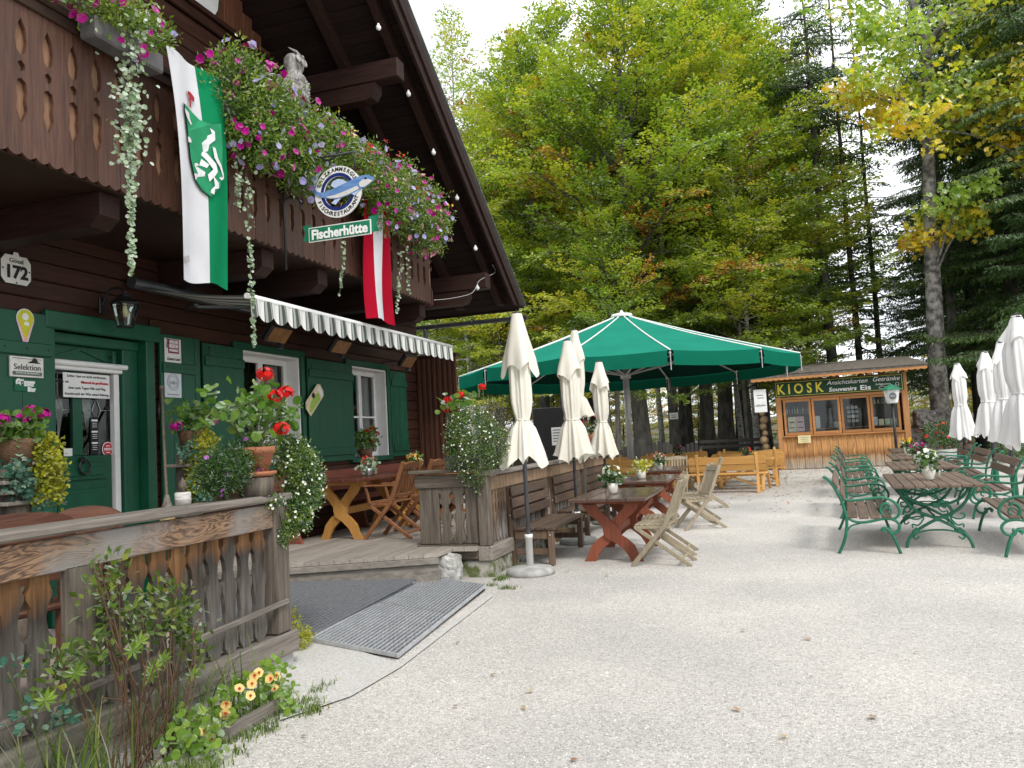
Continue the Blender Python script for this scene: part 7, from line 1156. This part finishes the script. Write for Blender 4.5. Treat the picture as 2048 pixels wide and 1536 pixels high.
# ================================================================== foreground plants
XF = -3.12
t = thing('bramble_shrub', 'leggy green shrub with reddish stems in front of the carved railing', 'shrub', (XF, atx(290, 1480, XF).y, 0)); root = atx(285, 1510, XF+.05)
bl = [B(225, 1190, XF, 42, 45), B(330, 1210, XF, 55, 40), B(270, 1250, XF, 55, 40), B(360, 1255, XF, 40, 50), B(215, 1140, XF, 18, 25), B(120, 1340, XF, 45, 45), B(200, 1300, XF, 30, 40), B(390, 1310, XF, 20, 35)]
foliage(t, leafmat('shrub_leaf', [(0, (.04, .08, .018)), (.4, (.1, .165, .03)), (.8, (.2, .27, .045)), (1, (.36, .32, .07))]), bl, 900, .052, .03, clump=4, inner=.1); rb(t, 'stems', M_twig, lambda m: [m.tube(spline([Vector((root.x+random.uniform(-.05, .05), root.y*.45+c[1]*.55+random.uniform(-.08, .08), 0)), Vector((root.x, root.y*.25+c[1]*.75, c[2]*.5+.02))+Vector((0, random.uniform(-.04, .04), .05)), Vector(c)+Vector((0, random.uniform(-.1, .1), .05))], 5), .0045, 5) for c, r in bl for _ in range(2)])
t = thing('lupin_plant', 'lupin with hand shaped leaves and dry stalks by the railing', 'plant', (XF+.12, atx(310, 1470, XF).y, 0)); PP, DD, NN = [], [], []
for (x, y) in ((265, 1300), (278, 1282), (305, 1335), (325, 1320), (300, 1350), (150, 1345), (90, 1400), (385, 1350)):
    c = np.array(atx(x, y, XF+.14))
    for k in range(9): a = 2*PI*k/9; PP.append(c); DD.append([.25*math.cos(a)+.1, math.cos(a), math.sin(a)*.8+.1]); NN.append([.8, -.3, .4])
nm(leaves(np.array(PP), np.array(DD), np.array(NN), .056, .018, RNG.uniform(.1, .7, len(PP))), 'palmate_leaves', G_mix, t); r0 = atx(300, 1500, XF+.12)
rb(t, 'dry_stalks', M_twig, lambda m: [m.tube(spline([r0+Vector((random.uniform(-.06, .06), random.uniform(-.2, .2), -.1)), r0+Vector((random.uniform(-.05, .08), yq+random.uniform(-.05, .05), random.uniform(.1, .25))), r0+Vector((random.uniform(-.08, .15), yq*1.3+random.uniform(-.08, .08), random.uniform(.3, .6)))], 5), .0038, 4) for yq in [random.uniform(-.2, .22) for _ in range(20)]])
def tuft(a, b, c, d, m_, clus):
    if not clus: return np.stack([RNG.uniform(a, b, m_), RNG.uniform(c, d, m_), np.zeros(m_)], 1)
    nc = max(3, m_//45); C = np.stack([RNG.uniform(a, b, nc), RNG.uniform(c, d, nc)], 1); P = C[RNG.integers(0, nc, m_)]+RNG.normal(size=(m_, 2))*.035; return np.concatenate([P, np.zeros((m_, 1))], 1)
def tall_grass(name, label, boxes, n, h, mat, w_=.009, kind='stuff', clus=False):
    P = np.concatenate([tuft(a, b, c, d, m_, clus) for (a, b, c, d, m_) in boxes]); m_ = len(P); hh = h*RNG.uniform(.4, 1.15, m_); d = RNG.normal(size=(m_, 2)); d /= np.linalg.norm(d, axis=1, keepdims=True); be = RNG.uniform(.15, .7, m_); V = []; segs = 4; side = np.stack([-d[:, 1], d[:, 0], 0*be], 1)
    for i in range(segs+1): s_ = i/segs; c = P+np.stack([d[:, 0]*be*hh*s_*s_, d[:, 1]*be*hh*s_*s_, hh*s_*(1-.25*be*s_)], 1); wv = (w_*(1-s_)+.0008); V += [c-side*wv, c+side*wv]
    V = np.stack(V, 1).reshape(-1, 3); k = 2*(segs+1); F = (np.arange(m_)[:, None, None]*k+np.array([(2*i, 2*i+1, 2*i+3, 2*i+2) for i in range(segs)])[None]).reshape(-1, 4); me = npmesh(name, V, F, np.repeat(RNG.random(m_), segs)); me.materials.append(mat); return tag(link(name, me), label, 'grass', kind=kind)
G_gr = leafmat('grass_blade', [(0, (.05, .1, .02)), (.5, (.13, .21, .04)), (.85, (.25, .32, .08)), (1, (.4, .36, .16))])
tall_grass('tall_grass', 'tall arching grass along the foot of the railing', [(-3.26, -2.95, 1.6, 3.2, 260), (-3.25, -3.0, 3.2, 4.2, 70)], 0, .44, G_gr, .006); g1 = atz(620, 1470, 0); g2 = atz(520, 1500, 0)
tall_grass('short_grass', 'short grass tufts at the edge of the gravel', [(-2.92, -2.62, 3.2, 4.3, 1500), (-2.95, -2.7, 4.2, 4.7, 260), (-2.95, -2.6, 7.75, 8.3, 260), (-2.98, -2.8, 8.3, 9.2, 260)], 0, .05, G_gr, .0028, clus=True)
t = thing('nasturtium_patch', 'nasturtiums with round leaves and yellow orange flowers by the railing', 'plant', (-2.98, 3.8, 0)); pts = [(560, 1368, 26, 22), (520, 1385, 30, 26), (545, 1400, 26, 26), (490, 1405, 28, 24), (455, 1430, 32, 26), (430, 1460, 30, 28), (395, 1480, 34, 28), (360, 1500, 34, 28), (420, 1500, 34, 24), (570, 1410, 18, 20)]
bl = []
for (x, y, rx, ry) in pts: p_ = atz(x, y+26, .0); k_ = (p_-CO).dot(cf)/FPX; bl.append(((p_.x-.03, p_.y+.03, .10), (rx*k_, rx*k_, .085)))
foliage(t, leafmat('nasturtium_leaf', [(0, (.1, .2, .03)), (.5, (.2, .34, .05)), (1, (.36, .46, .09))], .5), bl, 460, .048, .05, 'round_leaves', 'disc', clump=3); fl_ = [np.array(atx(x, y, -2.84)) for x, y in ((552, 1352), (540, 1358), (517, 1346), (503, 1368), (500, 1392), (478, 1378), (452, 1408), (450, 1428), (408, 1462), (422, 1478), (548, 1378), (508, 1352))]
nm(blossoms(np.array(fl_), np.tile([.6, -.6, .5], (len(fl_), 1))+RNG.normal(size=(len(fl_), 3))*.3, .062, RNG.uniform(.3, 1, len(fl_)), 5, .45), 'orange_blossoms', petal('nasturtium', (.85, .55, .2), (.92, .76, .36)), t); nm(blossoms(np.array(fl_)+np.array([.012, -.012, .006]), np.tile([.6, -.6, .5], (len(fl_), 1)), .018, RNG.random(len(fl_)), 4, .4), 'red_throats', petal('throat', (.4, .04, .01), (.55, .08, .02)), t); rb(t, 'stems', M_stem, lambda m: [m.tube([(f_[0]-.02, f_[1]+.03, 0), f_], .003, 4) for f_ in fl_])
a_, b_ = atz(440, 1490, 0), atz(555, 1425, 0); tag(MB().bar(Vector((a_.x, a_.y, .03)), Vector((b_.x, b_.y, .03)), .04, .09).build('edging_board', M_oldy), 'short weathered edging board beside the nasturtiums', 'edging')
t = thing('sedum_bush', 'small yellow green bush at the foot of the railing post', 'plant', (atz(600, 1300).x, atz(600, 1300).y, 0)); p_ = atz(600, 1300); foliage(t, G_yel, [((p_.x, p_.y, .09), (.09, .1, .09)), ((p_.x-.05, p_.y, .2), (.04, .04, .12))], 900, .022, .014)
t = thing('rose_shoot', 'bluish green rose shoot at the left edge of the picture', 'plant', (XF, atx(20, 1480, XF).y, 0)); foliage(t, G_ivy, [B(15, 1345, XF, 24, 18), B(60, 1430, XF, 40, 25), B(120, 1440, XF, 40, 20)], 70, .036, .03, 'leaves', 'disc', clump=3); rb(t, 'stems', M_stem, lambda m: m.tube(spline([atx(90, 1536, XF), atx(60, 1440, XF), atx(15, 1345, XF)], 5), .005, 5))
# fallen leaves
G_fal = leafmat('fallen_leaf', [(0, (.3, .13, .04)), (.5, (.42, .22, .08)), (1, (.55, .4, .1))], .1)
lv = [(905, 1413), (1478, 1423), (1575, 1471), (910, 1286), (1135, 1145), (1033, 1176), (600, 1473), (1620, 1280), (1068, 1381), (1140, 1520), (1050, 1420), (1750, 1432), (1828, 1305), (1215, 1152), (1490, 1260), (980, 1350)]
for k, (x, y) in enumerate(lv):
    p_ = atz(x, y, .008); o_ = nm(leaves([(0, 0, .004)], [(math.cos(k*2.1), math.sin(k*2.1), .15)], [(.1, .1, 1)], .042+.018*(k % 3), .028+.012*(k % 2), [(k*.37) % 1], 'maple'), 'fallen_leaf', G_fal, None, False); o_.location = p_; tag(o_, 'dry brown fallen leaf lying on the gravel', 'leaf', 'fallen leaves on the gravel')
n = 900; X = RNG.uniform(-1.5, 4.5, n); Y = 14+14*RNG.random(n)**.6; nm(leaves(np.stack([X, Y, np.full(n, .006)], 1), np.concatenate([RNG.normal(size=(n, 2)), np.full((n, 1), .1)], 1), np.tile([0, 0, 1.], (n, 1)), .075, .05, RNG.random(n)), 'leaf_litter', G_fal, None, False); o_ = bpy.data.objects['leaf_litter']; tag(o_, 'scattered dry leaf litter before the kiosk', 'leaf litter', kind='stuff')
